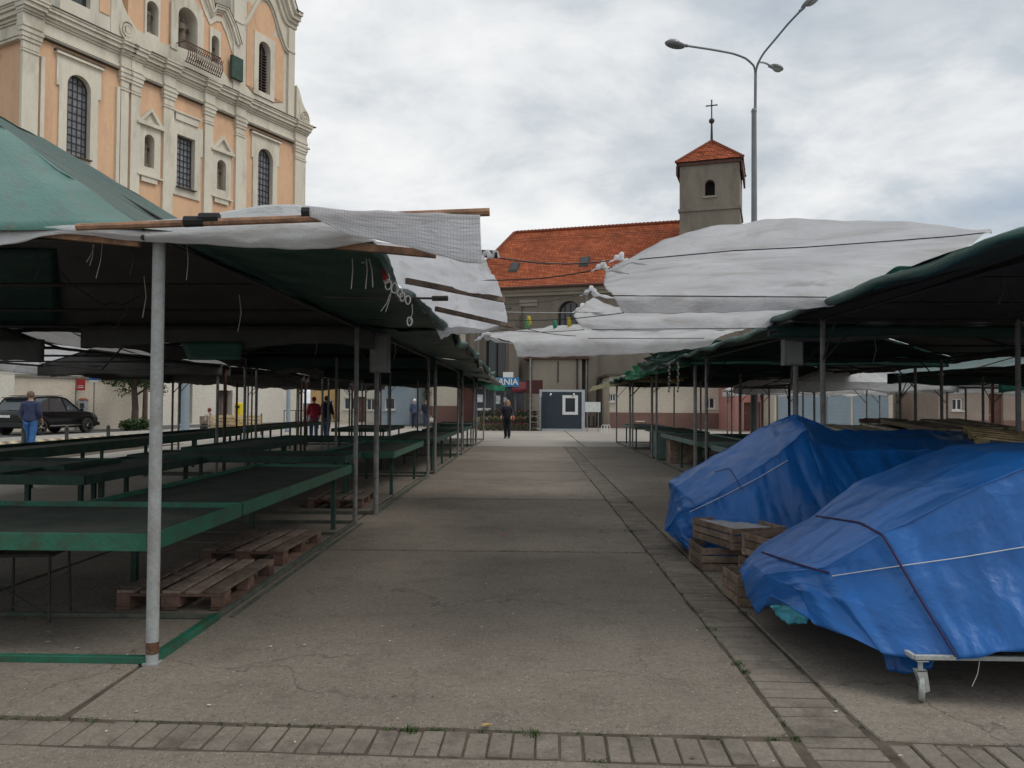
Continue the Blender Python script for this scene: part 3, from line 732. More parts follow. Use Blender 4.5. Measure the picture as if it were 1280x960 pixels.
GG, GY, GT = T_GREEN, T_GREY, T_GREENTOP
LX0, LX1 = -2.22, -6.0
st1 = stall('nearest stall on the left of the aisle, faded green hipped tarpaulin roof and pale pole', LX0, -8.2, 4.62, 10.0, 2.56, 4.34, (T_GREEN, T_GREEN, T_GREENTOP, T_GREY), flap=(-1.0, 2.50), frame='more', seed=1, sag=.06, group='stalls left of the aisle', over=-.03, run=2.2, lap=.62, val=.12)
lab = ['second stall on the left, grey steel poles just past the hanging white awning', 'third stall on the left, behind the two mid aisle grey poles',
       'fourth stall on the left, its poles standing near the end of the row', 'last stall on the left, green cloth edge just before the flower shop']
yy0 = [10.85, 17.1, 23.3, 28.6]; yy1 = [16.4, 22.6, 28.0, 33.2]
for i in range(4):
    x_ = -2.12 + .06 * i
    stall(lab[i], x_, LX1, yy0[i], yy1[i], 2.53 - .03 * i, 3.4, (T_GREEN, GY, GY if i == 0 else GG, GY if i % 2 else GG), flap=(-0.98 - .08 * i, 2.47 - .03 * i), seed=2 + i, group='stalls left of the aisle', over=.05, near_pole=GREY_ST)
# second row on the left, pale patched roofs
lab = ['pale roofed stall of the far left row nearest the camera', 'second pale roofed stall of the far left row', 'third pale roofed stall in the far left row, toward the street', 'farthest pale roofed stall of the far left row']
for i in range(4):
    y_ = 10.6 + i * 6.0
    stall(lab[i], -6.5, -10.2, y_, y_ + 5.6, 2.32, 2.95, (T_GREY, T_WHITE if i < 1 else GY, GY, GY), seed=20 + i, group='stalls of the far left row', near_pole=BROWN_ST, col=BROWN_ST if i % 2 else GREY_ST, sag=.14)
# right of the aisle
st_r1 = stall('nearest stall on the right, dark green roof over the blue covered carts', 3.5, 8.1, 4.75, 9.44, 2.62, 3.45, (T_GREEN, GY, T_GREENTOP, T_GREY), run=1.9, lap=.6, seed=31, group='stalls right of the aisle', over=.47, near_pole=GREY_ST, frame=False)
lab = ['second stall on the right, with the grey meter box on its pole', 'third stall on the right, ragged folded green cloth along its edge', 'fourth stall on the right, beside the wooden counter boxes', 'last stall on the right, with yellowed sheeting at its end']
yy0 = [10.4, 16.65, 22.5, 27.4]; yy1 = [15.6, 21.7, 26.7, 31.6]
for i in range(4):
    stall(lab[i], 3.5, 8.1, yy0[i], yy1[i], 2.52 - .06 * i, 3.2 - .1 * i, (T_GREEN, GY, GG, GG), val=.13, seed=32 + i, group='stalls right of the aisle', over=.47 if i < 2 else .6, near_pole=GREY_ST)
lab = ['dark stall of the far right row nearest the camera', 'second dark stall of the far right row behind the blue sheets', 'third dark stall of the far right row, toward the shutters']
for i in range(2):
    y_ = 7.0 + i * 6.0
    stall(lab[i], 8.6, 12.4, y_, y_ + 5.4, 2.28, 2.9, (T_GREEN, GG, GY, GG), seed=40 + i, group='stalls of the far right row', near_pole=BROWN_ST, sag=.16, frame=False)
for i, (xa, y_, ma, lb) in enumerate(((7.0, 21.3, T_WHITE, 'white roofed stall behind the heap of brown crates'), (8.4, 28.5, T_WHITE, 'far white roofed stall in front of the blue grey shutters'), (11.3, 19.4, T_TEAL, 'teal roofed stall at the right edge of the picture'), (12.9, 11.5, T_WHITE, 'pale roofed stall to the far right beyond the dark row'))):
    stall(lb, xa, xa + 4.2, y_, y_ + 5, 2.15, 3.0, (ma, ma, ma, T_WHITE), seed=50 + i, near_pole=BROWN_ST, sag=.18, frame=False, group='pale roofed stalls behind on the right')

def pr(lst): return [P(*q) for q in lst]
# ------------------------------------------------------------------ counters (green trays on legs)
def counter(label, x0, x1, y0, y1, z=0.755, rim=.105, mat=GRN_PAINT, inner=TRAY, legs=True, only=None, group='green stall counters', back_rim=True, leg_mat=GRN_DARK, split=0):
    c = Vector(((x0 + x1) / 2, (y0 + y1) / 2, 0)); hx, hy = abs(x1 - x0) / 2, (y1 - y0) / 2
    t = thing('market_counter', label, 'counter', c, R(random.uniform(-.35, .35)), group)
    m = MB(); m.box((-hx + .02, -hy + .02, z - rim * .55), (hx - .02, hy - .02, z - rim * .35)); m.build('tray', inner, t)
    w = .022
    segs = [((-hx, -hy), (hx, -hy)), ((-hx, hy), (hx, hy)), ((-hx, -hy + w), (-hx, hy - w)), ((hx, -hy + w), (hx, hy - w))]
    for a, b in segs:
        m = MB(); n = 1
        length = (Vector(a) - Vector(b)).length
        if length > 3.5: n = 2
        for k in range(n):
            p, q = Vector(a).lerp(Vector(b), k / n), Vector(a).lerp(Vector(b), (k + 1) / n)
            d = (q - p).normalized() * .003
            if k: p = p + d
            m.bar((p.x, p.y, z - rim / 2), (q.x, q.y, z - rim / 2 + (.002 if k else 0)), w, rim)
        m.build('rim', mat, t, bevel=.003)
    if legs:
        ny = max(2, int(2 * hy / 2.2) + 1); nx = max(2, int(2 * hx / 2.2) + 1)
        xs_ = [-hx + .12 + (2 * hx - .24) * k / (nx - 1) for k in range(nx)]; ys_ = [-hy + .55 + (2 * hy - 1.0) * k / (ny - 1) for k in range(ny)]
        for a in xs_:
            for b in ys_:
                if only and not only(c.x + a, c.y + b): continue
                if 0 < xs_.index(a) < nx - 1 and 0 < ys_.index(b) < ny - 1: continue
                m = MB(); m.box((a - .025, b - .025, 0), (a + .025, b + .025, z - rim * .56)); m.build('leg', leg_mat, t)
    return t
counter('long green tray counter along the aisle under the nearest left stall', -3.5, -2.26, 6.14, 9.98, only=lambda a, b: b > 9 or a < -3)
counter('wide green tray counter across the front of the nearest left stall', -6.0, -2.26, 4.66, 6.12, only=lambda a, b: a < -3.9)
counter('small dark green tray on two stout legs behind the nearest left counter', -7.2, -5.62, 9.4, 10.7, z=.76, rim=.11, mat=GRN_DARK)
counter('dark tray edge between the small left tray and the second stall counter', -5.9, -4.8, 8.4, 11.6, z=.74, mat=GRN_DARK)
counter('very long dark tray nearest the street bollards', -8.9, -7.75, 10.8, 21, z=.80, rim=.16, mat=GRN_DARK)
counter('dark tray across the front of the second left stall', -5.9, -2.7, 11.4, 12.6, z=.76, mat=GRN_DARK)
counter('green tray counter along the aisle under the second left stall', -3.4, -2.2, 12.62, 16.3, mat=GRN_PAINT)
counter('dark tray at the back of the second left stall', -6.0, -4.9, 13.4, 17.2, mat=GRN_DARK)
counter('long dark tray of the second street side row', -8.9, -7.75, 21.2, 30, z=.8, mat=GRN_DARK)
counter('green tray counter along the aisle under the third left stall', -3.3, -2.1, 17.4, 22.4, mat=GRN_DARK)
counter('dark cross tray at the front of the third left stall', -5.8, -3.32, 17.4, 18.6, mat=GRN_DARK)
counter('green tray counter along the aisle under the fourth left stall', -3.2, -2.05, 23.4, 27.8, mat=GRN_DARK)
counter('last green tray on the left, before the open square', -3.6, -2.1, 29.2, 32.9, mat=GRN_DARK)
counter('dark tray set back beside the fourth left stall counter', -6.0, -4.4, 23.6, 27.6, mat=GRN_DARK)
# right side counters
gr_r = weathered('pale_worn_green', (.13, .19, .165), var=.2, scale=3, rough=.6)
counter('pale green edged counter under the second right stall beside two poles', 3.6, 4.9, 11.2, 15.6, mat=gr_r)
counter('pale green edged counter along the aisle under the third right stall', 3.6, 4.9, 16.8, 21.6, mat=gr_r)
counter('dark cross counter at the back of the third right stall', 5.0, 7.8, 20.2, 21.5, mat=GRN_DARK)
counter('dark counter under the fourth right stall behind the wooden boxes', 3.9, 5.2, 22.8, 26.6, mat=GRN_DARK)
counter('last counter on the right beside the open square', 3.7, 5.0, 27.6, 31.4, mat=gr_r)
counter('long dark counter in the far right row', 6.2, 7.6, 11.0, 19.5, mat=GRN_DARK, z=.85)
# boxes under the right counters
for (x_, y_, w, h, mt, lb) in ((3.62, 22.7, .5, .72, gr_r, 'grey green box standing at the front of the fourth right stall'), (3.7, 21.0, .6, .62, WOOD_C, 'brown wooden box under the edge of the third right counter'), (4.4, 24.2, .6, .6, DARK_ST, 'dark box beneath the fourth right counter')):
    t = thing('storage_box', lb, 'box', (x_ + w / 2, y_, 0)); m = MB(); m.box((-w / 2, -.3, 0), (w / 2, .3, h)); m.build('body', mt, t, bevel=.01)
    m = MB(); m.box((-w / 2 - .02, -.32, h), (w / 2 + .02, .32, h + .03)); m.build('lid', mt, t, bevel=.005)

# ------------------------------------------------------------------ pallets
def pallet(label, loc, rz, mat=WOOD_P, group='wooden pallets on the ground', red=WOOD_PR, l=1.2, w=.8):
    t = thing('wooden_pallet', label, 'pallet', loc, rz, group)
    xs = [-w / 2 + .05, 0, w / 2 - .05]
    for i, x_ in enumerate(xs):
        m = MB(); m.box((x_ - .05, -l / 2, 0), (x_ + .05, l / 2, .02)); m.build('bottom_board', red, t)
        for y_ in (-l / 2 + .07, 0, l / 2 - .07):
            m = MB(); m.box((x_ - (.05 if i != 1 else .07), y_ - .07, .021), (x_ + (.05 if i != 1 else .07), y_ + .07, .099)); m.build('block', red, t, bevel=.004)
    for y_ in (-l / 2 + .07, 0, l / 2 - .07):
        m = MB(); m.box((-w / 2, y_ - .07, .1), (w / 2, y_ + .07, .121)); m.build('stringer', red, t)
    for k, (x_, bw) in enumerate(((-.335, .13), (-.175, .10), (0, .13), (.175, .10), (.335, .13))):
        x_ *= w / .8
        m = MB(); d = random.uniform(-.012, .012); ang = random.uniform(-.012, .012)
        M = Matrix.Translation((x_ + d, random.uniform(-.015, .015), .122)) @ Matrix.Rotation(ang, 4, 'Z')
        m.box((-bw / 2, -l / 2, 0), (bw / 2, l / 2, .02), M); m.build('plank', mat, t, bevel=.003)
    return t
pallet('nearest weathered pallet lying behind the pale pole', (-2.66, 6.38, .005), R(1))
pallet('second weathered pallet lying just behind the nearest one', (-2.70, 8.02, .005), R(-2))
pallet('pallet in the shade under the second left stall counter', (-2.85, 12.0, .005), R(2))
pallet('pallet lying under the trays left of the aisle counter', (-4.6, 10.6, .005), R(91))
pallet('pale yellow pallet leaning on the blue sheeting at the right edge', (5.72, 9.15, 1.06), R(70), mat=WOOD_Y, red=WOOD_Y).rotation_euler = (R(6), R(-8), R(70))
bpy.context.view_layer.update()
# brown heaps of boards on the far right tables
def board_stack(label, c, rz, w, l, h, mat, tilt=0):
    t = thing('covered_table', label, 'table', c, rz)
    for k in range(6):
        m = MB(); x_ = -l / 2 + l * (k + .5) / 6
        m.box((x_ - l / 12 + .01, -w / 2 + random.uniform(-.04, .04), h), (x_ + l / 12 - .01, w / 2 + random.uniform(-.04, .04), h + .05 + random.uniform(0, .05)), Matrix.Rotation(tilt, 4, 'X')); m.build('plank', mat, t, bevel=.01)
    m = MB(); m.box((-l / 2, -w / 2 + .05, h - .3), (l / 2, -w / 2 + .1, h - .005)); m.build('front_board', mat, t)
    for a in (-1, 1):
        for b in (-1, 1):
            m = MB(); m.box((a * (l / 2 - .05) - .04, b * (w / 2 - .1) - .04, 0), (a * (l / 2 - .05) + .04, b * (w / 2 - .1) + .04, h - .01)); m.build('leg', WOOD_C, t)
    return t
tanw = wood('tan_boards', (.42, .35, .25))
board_stack('long table covered with tan boards behind the blue sheets', (6.75, 13.0, 0), R(12), 1.3, 1.55, 1.2, tanw, R(5))
board_stack('lower table of pale boards left of the long tan boarded table', (5.45, 13.2, 0), R(4), 1.1, .95, 1.12, wood('pale_boards', (.6, .54, .44)), R(4))
board_stack('reddish boarded crate table between the tan and pale tables', (6.1, 13.7, 0), R(0), .8, .5, 1.24, WOOD_PR)

# dark green cloth pieces sewn into the underside of the nearest roof
sheet('cloth_patch', [pr([(-60, 312, 9.40), (-60, 408, 10.42)]), pr([(70, 312, 9.40), (73, 410, 10.42)])], T_GREEN, st1, nu=14, nv=10, wr=.02, seed=90).location = -st1.location
sheet('cloth_patch', [pr([(225, 427, 10.35), (236, 450, 10.3)]), pr([(303, 427, 10.35), (300, 450, 10.3)])], T_HEM, st1, nu=10, nv=6, wr=.02, seed=91).location = -st1.location
# ------------------------------------------------------------------ stool under the nearest stall
t = thing('iron_stool', 'thin dark iron stool with a square frame seat under the nearest left stall', 'stool', (-3.55, 5.55, 0), R(8))
m = MB()
for a, b in (((-.2, -.16), (.2, -.16)), ((.2, -.16), (.2, .16)), ((.2, .16), (-.2, .16)), ((-.2, .16), (-.2, -.16))): m.bar((*a, .47), (*b, .47), .02)
m.build('seat_frame', DARK_ST, t)
m = MB(); m.box((-.185, -.145, .462), (.185, .145, .474)); m.build('seat', weathered('worn_tan_board', (.25, .22, .15), var=.3, scale=8), t)
for a in (-1, 1):
    for b in (-1, 1):
        m = MB(); m.bar((a * .19, b * .15, .46), (a * .2, b * .17, 0), .014); m.build('leg', DARK_ST, t)
for q_ in (((-.19, -.155, .3), (.2, -.165, .05)), ((.2, .155, .3), (-.2, .165, .05)), ((-.2, -.16, .12), (.2, -.16, .12))):
    m = MB(); m.bar(*q_, .009); m.build('brace', DARK_ST, t)

# ------------------------------------------------------------------ crates
def crate(label, loc, rz, l=.6, w=.4, h=.22, n=3, fill=None, tilt=0, tn='wooden_crate'):
    t = thing(tn, label, 'crate', loc, rz, 'wooden crates beside the blue carts')
    if tilt: t.rotation_euler = (tilt, 0, rz)
    for a in (-1, 1):
        for b in (-1, 1):
            m = MB(); m.box((a * (l / 2 - .012) - .016, b * (w / 2 - .026) - .014, 0), (a * (l / 2 - .012) + .0, b * (w / 2 - .026) + .014, h - .002)); m.build('corner_post', WOOD_C, t)
    sh = h / n - .012
    for k in range(n):
        z0 = k * h / n + .006
        for b in (-1, 1):
            m = MB(); m.box((-l / 2, b * w / 2 - .006, z0), (l / 2, b * w / 2 + .006, z0 + sh)); m.build('side_slat', WOOD_C, t, bevel=.002)
        for a in (-1, 1):
            m = MB(); m.box((a * l / 2 + (-.002 if a < 0 else -.01), -w / 2 + .008, z0 + .002), (a * l / 2 + (.01 if a < 0 else .002), w / 2 - .008, z0 + sh + .002)); m.build('end_slat', WOOD_C, t, bevel=.002)
    for k in range(5):
        m = MB(); y_ = -w / 2 + .03 + (w - .06) * k / 4; m.box((-l / 2 + .02, y_ - .03, .004), (l / 2 - .02, y_ + .03, .012)); m.build('bottom_slat', WOOD_C, t)
    if fill is not None:
        sheet('lining', [[Vector((-l / 2 + .03, -w / 2 + .03, fill)), Vector((-l / 2 + .03, w / 2 - .03, fill + .01))], [Vector((l / 2 - .03, -w / 2 + .03, fill)), Vector((l / 2 - .03, w / 2 - .03, fill - .01))]], T_WHITE, t, nu=16, nv=12, wr=.015, wscale=(8, 8))
    return t
crate('topmost open crate lined with white sheet, beside the far blue cart', (1.99, 7.56, .235), R(18), l=.55, w=.72, h=.2, n=3, fill=.16)
crate('slatted crate underneath the white lined crate', (1.88, 7.62, .0), R(2), l=.56, w=.5, h=.22, n=3)
crate('lowest crate poking out from under the near blue sheet', (1.9, 6.3, .0), R(4), l=.6, w=.42, h=.23, n=3)
crate('crate standing between the white lined crate and the near blue sheet', (2.2, 6.95, .22), R(20), l=.5, w=.4, h=.2, n=3)
crate('crate carrying the one between the two blue sheets', (2.2, 6.98, .0), R(12), l=.55, w=.42, h=.2, n=3)
crate('dark crate tucked under the far blue sheet behind the white lined crate', (2.6, 7.8, .0), R(0), l=.6, w=.5, h=.22, n=3)

# ------------------------------------------------------------------ blue covered carts
cart_st = weathered('cart_grey_paint', (.42, .44, .42), var=.15, scale=5, rough=.5)
def cart(label, x0, x1, y0, y1, z, zt):
    t = thing('market_cart', label, 'cart', ((x0 + x1) / 2, (y0 + y1) / 2, 0)); c = Vector(((x0 + x1) / 2, (y0 + y1) / 2, 0)); hx, hy = (x1 - x0) / 2, (y1 - y0) / 2
    m = MB()
    for a, b in (((-hx, -hy), (hx, -hy)), ((hx, -hy), (hx, hy)), ((hx, hy), (-hx, hy)), ((-hx, hy), (-hx, -hy))): m.bar((*a, z), (*b, z), .024)
    m.build('chassis', cart_st, t, bevel=.003)
    m = MB(); m.box((-hx + .5, -hy + .12, z + .02), (hx - .02, hy - .02, z + .04)); m.build('deck', TRAY, t)
    for a in (-1, 1):
        for b in (-1, 1):
            cx, cy = a * (hx - .04), b * (hy - .02)
            m = MB(); m.tube([(cx, cy, z), (cx, cy, .165)], .013, 8); m.box((cx - .03, cy - .03, z - .022), (cx + .03, cy + .03, z - .017)); 
            for s_ in (-1, 1): m.add([(cx - .03 , cy + s_ * .021, .165), (cx + .025, cy + s_ * .021, .165), (cx + .04, cy + s_ * .021, .06), (cx + .01, cy + s_ * .021, .05)], [(0, 1, 2, 3)])
            m.box((cx - .03, cy - .021, .16), (cx + .025, cy + .021, .166))
            fk = m.build('castor_fork', cart_st, t)
            m = MB(); pts = []
            m2 = MB().lathe([(.0, -.014), (.06, -.014), (.066, -.008), (.066, .008), (.06, .014), (0, .014)], (0, 0, 0), 20)
            Mx = Matrix.Translation((cx + .008, cy, .067)) @ Matrix.Rotation(R(62), 4, 'Z') @ Matrix.Rotation(R(90), 4, 'X')
            m.add([Mx @ Vector(p) for p in m2.v], m2.f); m.build('wheel', weathered('castor_wheel_%d' % (a + b * 3), (.34, .37, .35), var=.2, scale=20, rough=.6), fk, smooth=True)
    return t
cart('low grey steel cart on castors under the near blue sheet', 2.02, 4.9, 4.18, 6.0, .235, 1)
cart('grey steel cart hidden under the far blue sheet', 2.0, 4.9, 7.9, 8.9, .235, 1)
W = Vector
rows = [
 pr([(938, 705, 6.15), (924, 712, 5.85), (932, 742, 5.55), (947, 767, 5.3), (966, 742, 5.0)]),
 pr([(962, 700, 6.35), (930, 700, 5.95), (956, 718, 5.25), (995, 735, 4.85), (1012, 772, 4.62)]),
 pr([(975, 700, 6.45), (952, 678, 6.0), (1030, 708, 4.80), (1055, 752, 4.50), (1100, 815, 4.28)]),
 pr([(1010, 690, 6.55), (1012, 645, 6.05), (1104, 666, 4.56), (1140, 742, 4.36), (1192, 824, 4.16)]),
 pr([(1060, 680, 6.6), (1068, 603, 6.1), (1190, 622, 4.50), (1218, 722, 4.30), (1246, 816, 4.10)]),
 pr([(1180, 670, 6.7), (1186, 556, 6.2), (1288, 578, 4.45), (1322, 700, 4.24), (1345, 806, 4.04)]),
 [W((4.1, 6.8, .35)), W((3.85, 6.3, 1.27)), W((3.6, 4.7, 1.27)), W((3.6, 4.2, .75)), W((3.6, 3.98, .25))],
 [W((5.3, 6.9, .35)), W((5.2, 6.4, 1.2)), W((5.1, 4.8, 1.2)), W((5.1, 4.2, .75)), W((5.1, 4.0, .3))]]
def tarp_rows(rows, extra=True):
    out = []
    for r in rows:
        a, b, c, d, e = r
        out.append([a, a.lerp(b, .92), b, b.lerp(c, .06), b.lerp(c, .5) + Vector((0, 0, .015)), c.lerp(b, .05), c, c.lerp(d, .07), d, e])
    return out
b1 = sheet('blue_tarpaulin', tarp_rows(rows), T_BLUE, None, nu=220, nv=190, wr=.012, wscale=(1.8, 1.8), seed=3, thick=.004, fold=.032, lin=.88, fstart=.60, label='large blue tarpaulin over the near cart, tied with a dark rope and white string', cat='tarpaulin', edge=.02)
rows2 = [
 pr([(842, 655, 8.95), (830, 652, 8.7), (828, 662, 8.4), (846, 680, 8.1), (872, 694, 7.85)]),
 pr([(850, 640, 9.05), (835, 612, 8.75), (848, 640, 8.2), (850, 668, 8.05), (885, 698, 7.8)]),
 pr([(870, 630, 9.1), (837, 601, 8.7), (870, 631, 8.0), (880, 665, 7.85), (905, 703, 7.7)]),
 pr([(905, 620, 9.2), (884, 573, 8.8), (925, 598, 7.9), (938, 650, 7.7), (945, 708, 7.6)]),
 pr([(950, 610, 9.3), (945, 538, 8.9), (972, 566, 7.95), (992, 640, 7.7), (1002, 705, 7.5)]),
 pr([(1000, 610, 9.4), (992, 517, 9.0), (1010, 532, 8.2), (1040, 620, 7.75), (1060, 705, 7.5)]),
 pr([(1030, 610, 9.5), (1018, 526, 9.1), (1024, 556, 8.35), (1068, 625, 7.8), (1100, 705, 7.5)]),
 pr([(1050, 600, 9.6), (1045, 538, 9.3), (1060, 562, 8.4), (1100, 630, 7.85), (1130, 705, 7.6)]),
 pr([(1150, 600, 9.9), (1140, 537, 9.7), (1160, 560, 8.5), (1190, 640, 8.0), (1210, 705, 7.7)]),
 pr([(1290, 600, 10.2), (1285, 541, 10.0), (1300, 568, 8.6), (1310, 640, 8.1), (1320, 705, 7.8)]),
 pr([(1430, 600, 10.4), (1420, 540, 10.2), (1430, 570, 8.7), (1440, 640, 8.2), (1450, 700, 7.9)])]
b2 = sheet('blue_tarpaulin', tarp_rows(rows2), T_BLUE, None, nu=260, nv=150, wr=.022, wscale=(2.6, 1.3), seed=8, thick=.004, fold=.05, lin=.75, fstart=.5, label='crumpled blue tarpaulin peaked over the far cart behind the wooden crates', cat='tarpaulin', edge=.02)
# plastic bag and lower blue rags
sheet('plastic_bag', [pr([(962, 748, 5.2), (964, 760, 5.1), (968, 774, 5.15)]), pr([(985, 735, 5.12), (986, 756, 4.98), (986, 780, 5.08)]), pr([(1015, 745, 5.05), (1014, 765, 4.96), (1008, 780, 5.0)])], T_CYAN, None, nu=26, nv=20, wr=.03, wscale=(6, 6), label='light cyan plastic bag showing below the near blue sheet', cat='bag')
sheet('hanging_rag', [pr([(1105, 815, 4.5), (1110, 838, 4.5)]), pr([(1140, 815, 4.55), (1135, 842, 4.5)]), pr([(1170, 815, 4.5), (1165, 835, 4.5)])], T_BLUE, None, nu=20, nv=8, wr=.02, wscale=(5, 5), label='short blue flap hanging behind the castor wheel', cat='cloth')
def rope(name, pts, r, mat, label, cat='rope', sub=12, parent=None, sag=0.0):
    A = catmull(np.array([tuple(p) for p in pts]), sub * (len(pts) - 1) + 1)
    n = len(A)
    A[:, 2] -= sag * np.sin(np.linspace(0, PI, n))
    o = MB().tube([Vector(a) for a in A], r, 6).build(name, mat, parent, smooth=True)
    if label: setp(o, label, cat)
    return o
bpy.context.view_layer.update()
dg = bpy.context.evaluated_depsgraph_get()
def on_sheet(o, x, y, lift=.012):
    d = ray(x, y).normalized(); ok, loc, nrm, i = o.ray_cast(CAM_POS, d)
    return (loc - d * lift) if ok else None
def rope_on(o, pts2, r, mat, label, name, lift=.02):
    px = []
    for (a, b), (c, d) in zip(pts2[:-1], pts2[1:]):
        for k in range(12): px.append((a + (c - a) * k / 12, b + (d - b) * k / 12))
    px.append(pts2[-1]); L_ = [on_sheet(o, *p, lift=lift) for p in px]; L_ = [p for p in L_ if p is not None]
    A = np.array([tuple(p) for p in L_]); 
    for _ in range(2): A[1:-1] = (A[:-2] + A[1:-1] * 2 + A[2:]) / 4
    m = MB().tube([Vector(a) for a in A], r, 6).build(name, mat, None, smooth=True); setp(m, label, 'rope')
rope_on(b1, [(1020, 645), (1075, 653), (1104, 669), (1150, 748), (1195, 821)], .007, ROPE_P, 'dark purple rope tied over the near blue sheet', 'rope')
rope_on(b1, [(1040, 720), (1120, 708), (1200, 697), (1278, 684), (1380, 672), (1500, 664)], .003, ROPE_W, 'white string stretched across the front of the near blue sheet', 'string')
rope_on(b1, [(952, 690), (1000, 706), (1036, 716)], .006, ROPE_P, 'short dark cord round the low end of the near blue sheet', 'rope')
rope_on(b2, [(862, 640), (900, 622), (950, 596), (985, 575)], .003, ROPE_W, 'thin white string across the far blue sheet', 'string')
rope_on(b2, [(893, 590), (912, 585), (928, 612)], .004, ROPE_P, 'thin dark cord tied over the low end of the far blue sheet', 'rope')
rope('string', pr([(1225, 822, 4.2), (1222, 842, 4.2), (1215, 858, 4.2)]), .002, ROPE_W, 'loose string end hanging beneath the near blue sheet', 'string')

# ------------------------------------------------------------------ white awnings, left
YR = 4.40
rod = MB(); rod.tube([P(96, 284, YR), P(612, 265, YR)], [.021, .024], 8)
setp(rod.build('awning_pole', WOOD_ROD, smooth=True), 'long wooden pole holding the white awning at the front left corner', 'pole')
for a, b, lb in (((15, 288), (175, 304), 'short wooden batten under the left end of the white awning'), ((418, 306), (545, 318), 'brown batten at the bottom of the torn white netting')):
    m = MB(); m.bar(P(*a, 4.56), P(*b, 4.56), .035, .045); setp(m.build('wooden_batten', WOOD_ROD, bevel=.003), lb, 'batten')
# front part draped over the pole
sheet('white_awning', [pr([(-60, 262, 4.75), (-60, 280, 4.6), (-60, 312, 4.52)]), pr([(20, 270, 4.72), (20, 285, 4.55), (15, 303, 4.5)]), pr([(90, 276, 4.7), (90, 283, 4.52), (75, 291, 4.5)]), pr([(180, 276, 4.68), (180, 290, 4.5), (180, 302, 4.5)]),
      pr([(260, 268, 4.66), (260, 288, 4.47), (270, 307, 4.5)]), pr([(330, 256, 4.62), (330, 284, 4.45), (350, 312, 4.5)]), pr([(390, 256, 4.6), (395, 284, 4.45), (410, 311, 4.5)]), pr([(440, 268, 4.6), (445, 288, 4.46), (470, 302, 4.5)])],
      T_WHITE, None, nu=110, nv=22, wr=.012, wscale=(1, 4), seed=2, label='white sheet draped along the front edge of the nearest left roof', cat='awning', edge=.01, group='white awnings over the aisle')
sheet('torn_netting', [pr([(383, 257, 4.38), (384, 262, 4.37), (388, 270, 4.36)]), pr([(430, 261, 4.37), (430, 274, 4.36), (428, 290, 4.36)]), pr([(480, 264, 4.36), (478, 285, 4.35), (480, 303, 4.36)]), pr([(530, 266, 4.36), (528, 290, 4.35), (530, 314, 4.36)]), pr([(575, 268, 4.36), (575, 296, 4.35), (575, 326, 4.36)]), pr([(600, 269, 4.36), (601, 296, 4.35), (603, 330, 4.36)])],
      T_NET, None, nu=80, nv=26, wr=.010, wscale=(2.5, 2.5), seed=5, label='translucent netted sheet hanging in a triangle from the long wooden pole', cat='sheet', edge=.015)
sheet('white_awning', [pr([(412, 296, 4.65), (530, 306, 4.65), (604, 318, 4.6)]), pr([(446, 311, 5.4), (560, 332, 5.4), (612, 336, 5.2)]), pr([(476, 336, 6.3), (575, 362, 6.3), (622, 352, 6.1)]), pr([(516, 372, 7.2), (590, 384, 7.3), (630, 378, 7.6)]), pr([(532, 392, 8.2), (598, 398, 8.4), (634, 397, 8.8)]), pr([(546, 408, 9.2), (600, 414, 9.4), (634, 405, 9.6)])],
      T_NET, None, nu=90, nv=30, wr=.018, wscale=(2.5, 1.2), seed=6, sag=-.02, label='white netted awning jutting over the aisle from the nearest left stall', cat='awning', edge=.02, group='white awnings over the aisle')
sheet('hanging_sheet_end', [pr([(545, 410, 8.4), (552, 424, 8.3)]), pr([(560, 408, 8.8), (565, 417, 8.7)]), pr([(600, 407, 9.3), (600, 416, 9.2)]), pr([(632, 402, 9.6), (625, 410, 9.5)])], T_WHITE, None, nu=30, nv=8, wr=.02, wscale=(4, 4), seed=9, label='rumpled white end of the left awning hanging below its last batten', cat='sheet', edge=.03)
for a, b, Y_, lb in (((508, 351), (630, 375), (5.9, 7.0), 'dark flat batten under the left white awning, the upper one'), ((545, 386), (642, 408), (7.2, 8.8), 'dark flat batten under the left white awning, the lower one')):
    m = MB(); m.bar(P(*a, Y_[0]), P(*b, Y_[1]), .03, .045); setp(m.build('awning_batten', WOOD_C, bevel=.003), lb, 'batten')
m = MB(); m.tube([P(405, 371, 5.6), P(540, 373, 5.6)], .008, 8); m.tube([P(540, 373, 5.6), P(560, 373, 5.6)], .019, 8); setp(m.build('thin_rail', DARK_ST, smooth=True), 'thin grey rail with a dark sleeve poking from the left stall roof', 'rail')
m = MB(); m.tube([P(602, 317, 4.9), P(622, 318, 4.9)], .025, 8); setp(m.build('clamp_end', DARK_ST, smooth=True), 'dark pipe stub with white knot at the edge of the left awning', 'pipe')
m = MB()
m.tube([P(600 + k * 3, 318 + 5 * math.sin(k * 1.7), 4.88 + .01 * math.cos(k)) for k in range(9)], [.006, .012, .016, .013, .018, .012, .016, .01, .004], 8)
setp(m.build('cloth_knot', T_WHITE, smooth=True), 'bunched white cloth knot at the tip of the left awning', 'knot')
# black tape bindings
for x_, y_ in ((383, 266), (243, 277), (262, 273)):
    m = MB(); a, b = P(x_ - (5 if x_ > 300 else 12), y_, YR), P(x_ + (5 if x_ > 300 else 12), y_ - .4, YR); m.tube([a, b], [.033, .031], 8)
    setp(m.build('black_binding', BLACK, smooth=True), {383: 'black tape bound round the middle of the long wooden pole', 243: 'black tape bound round the left half of the wooden pole', 262: 'crumpled black tape beside the left binding of the pole'}[x_], 'tape')
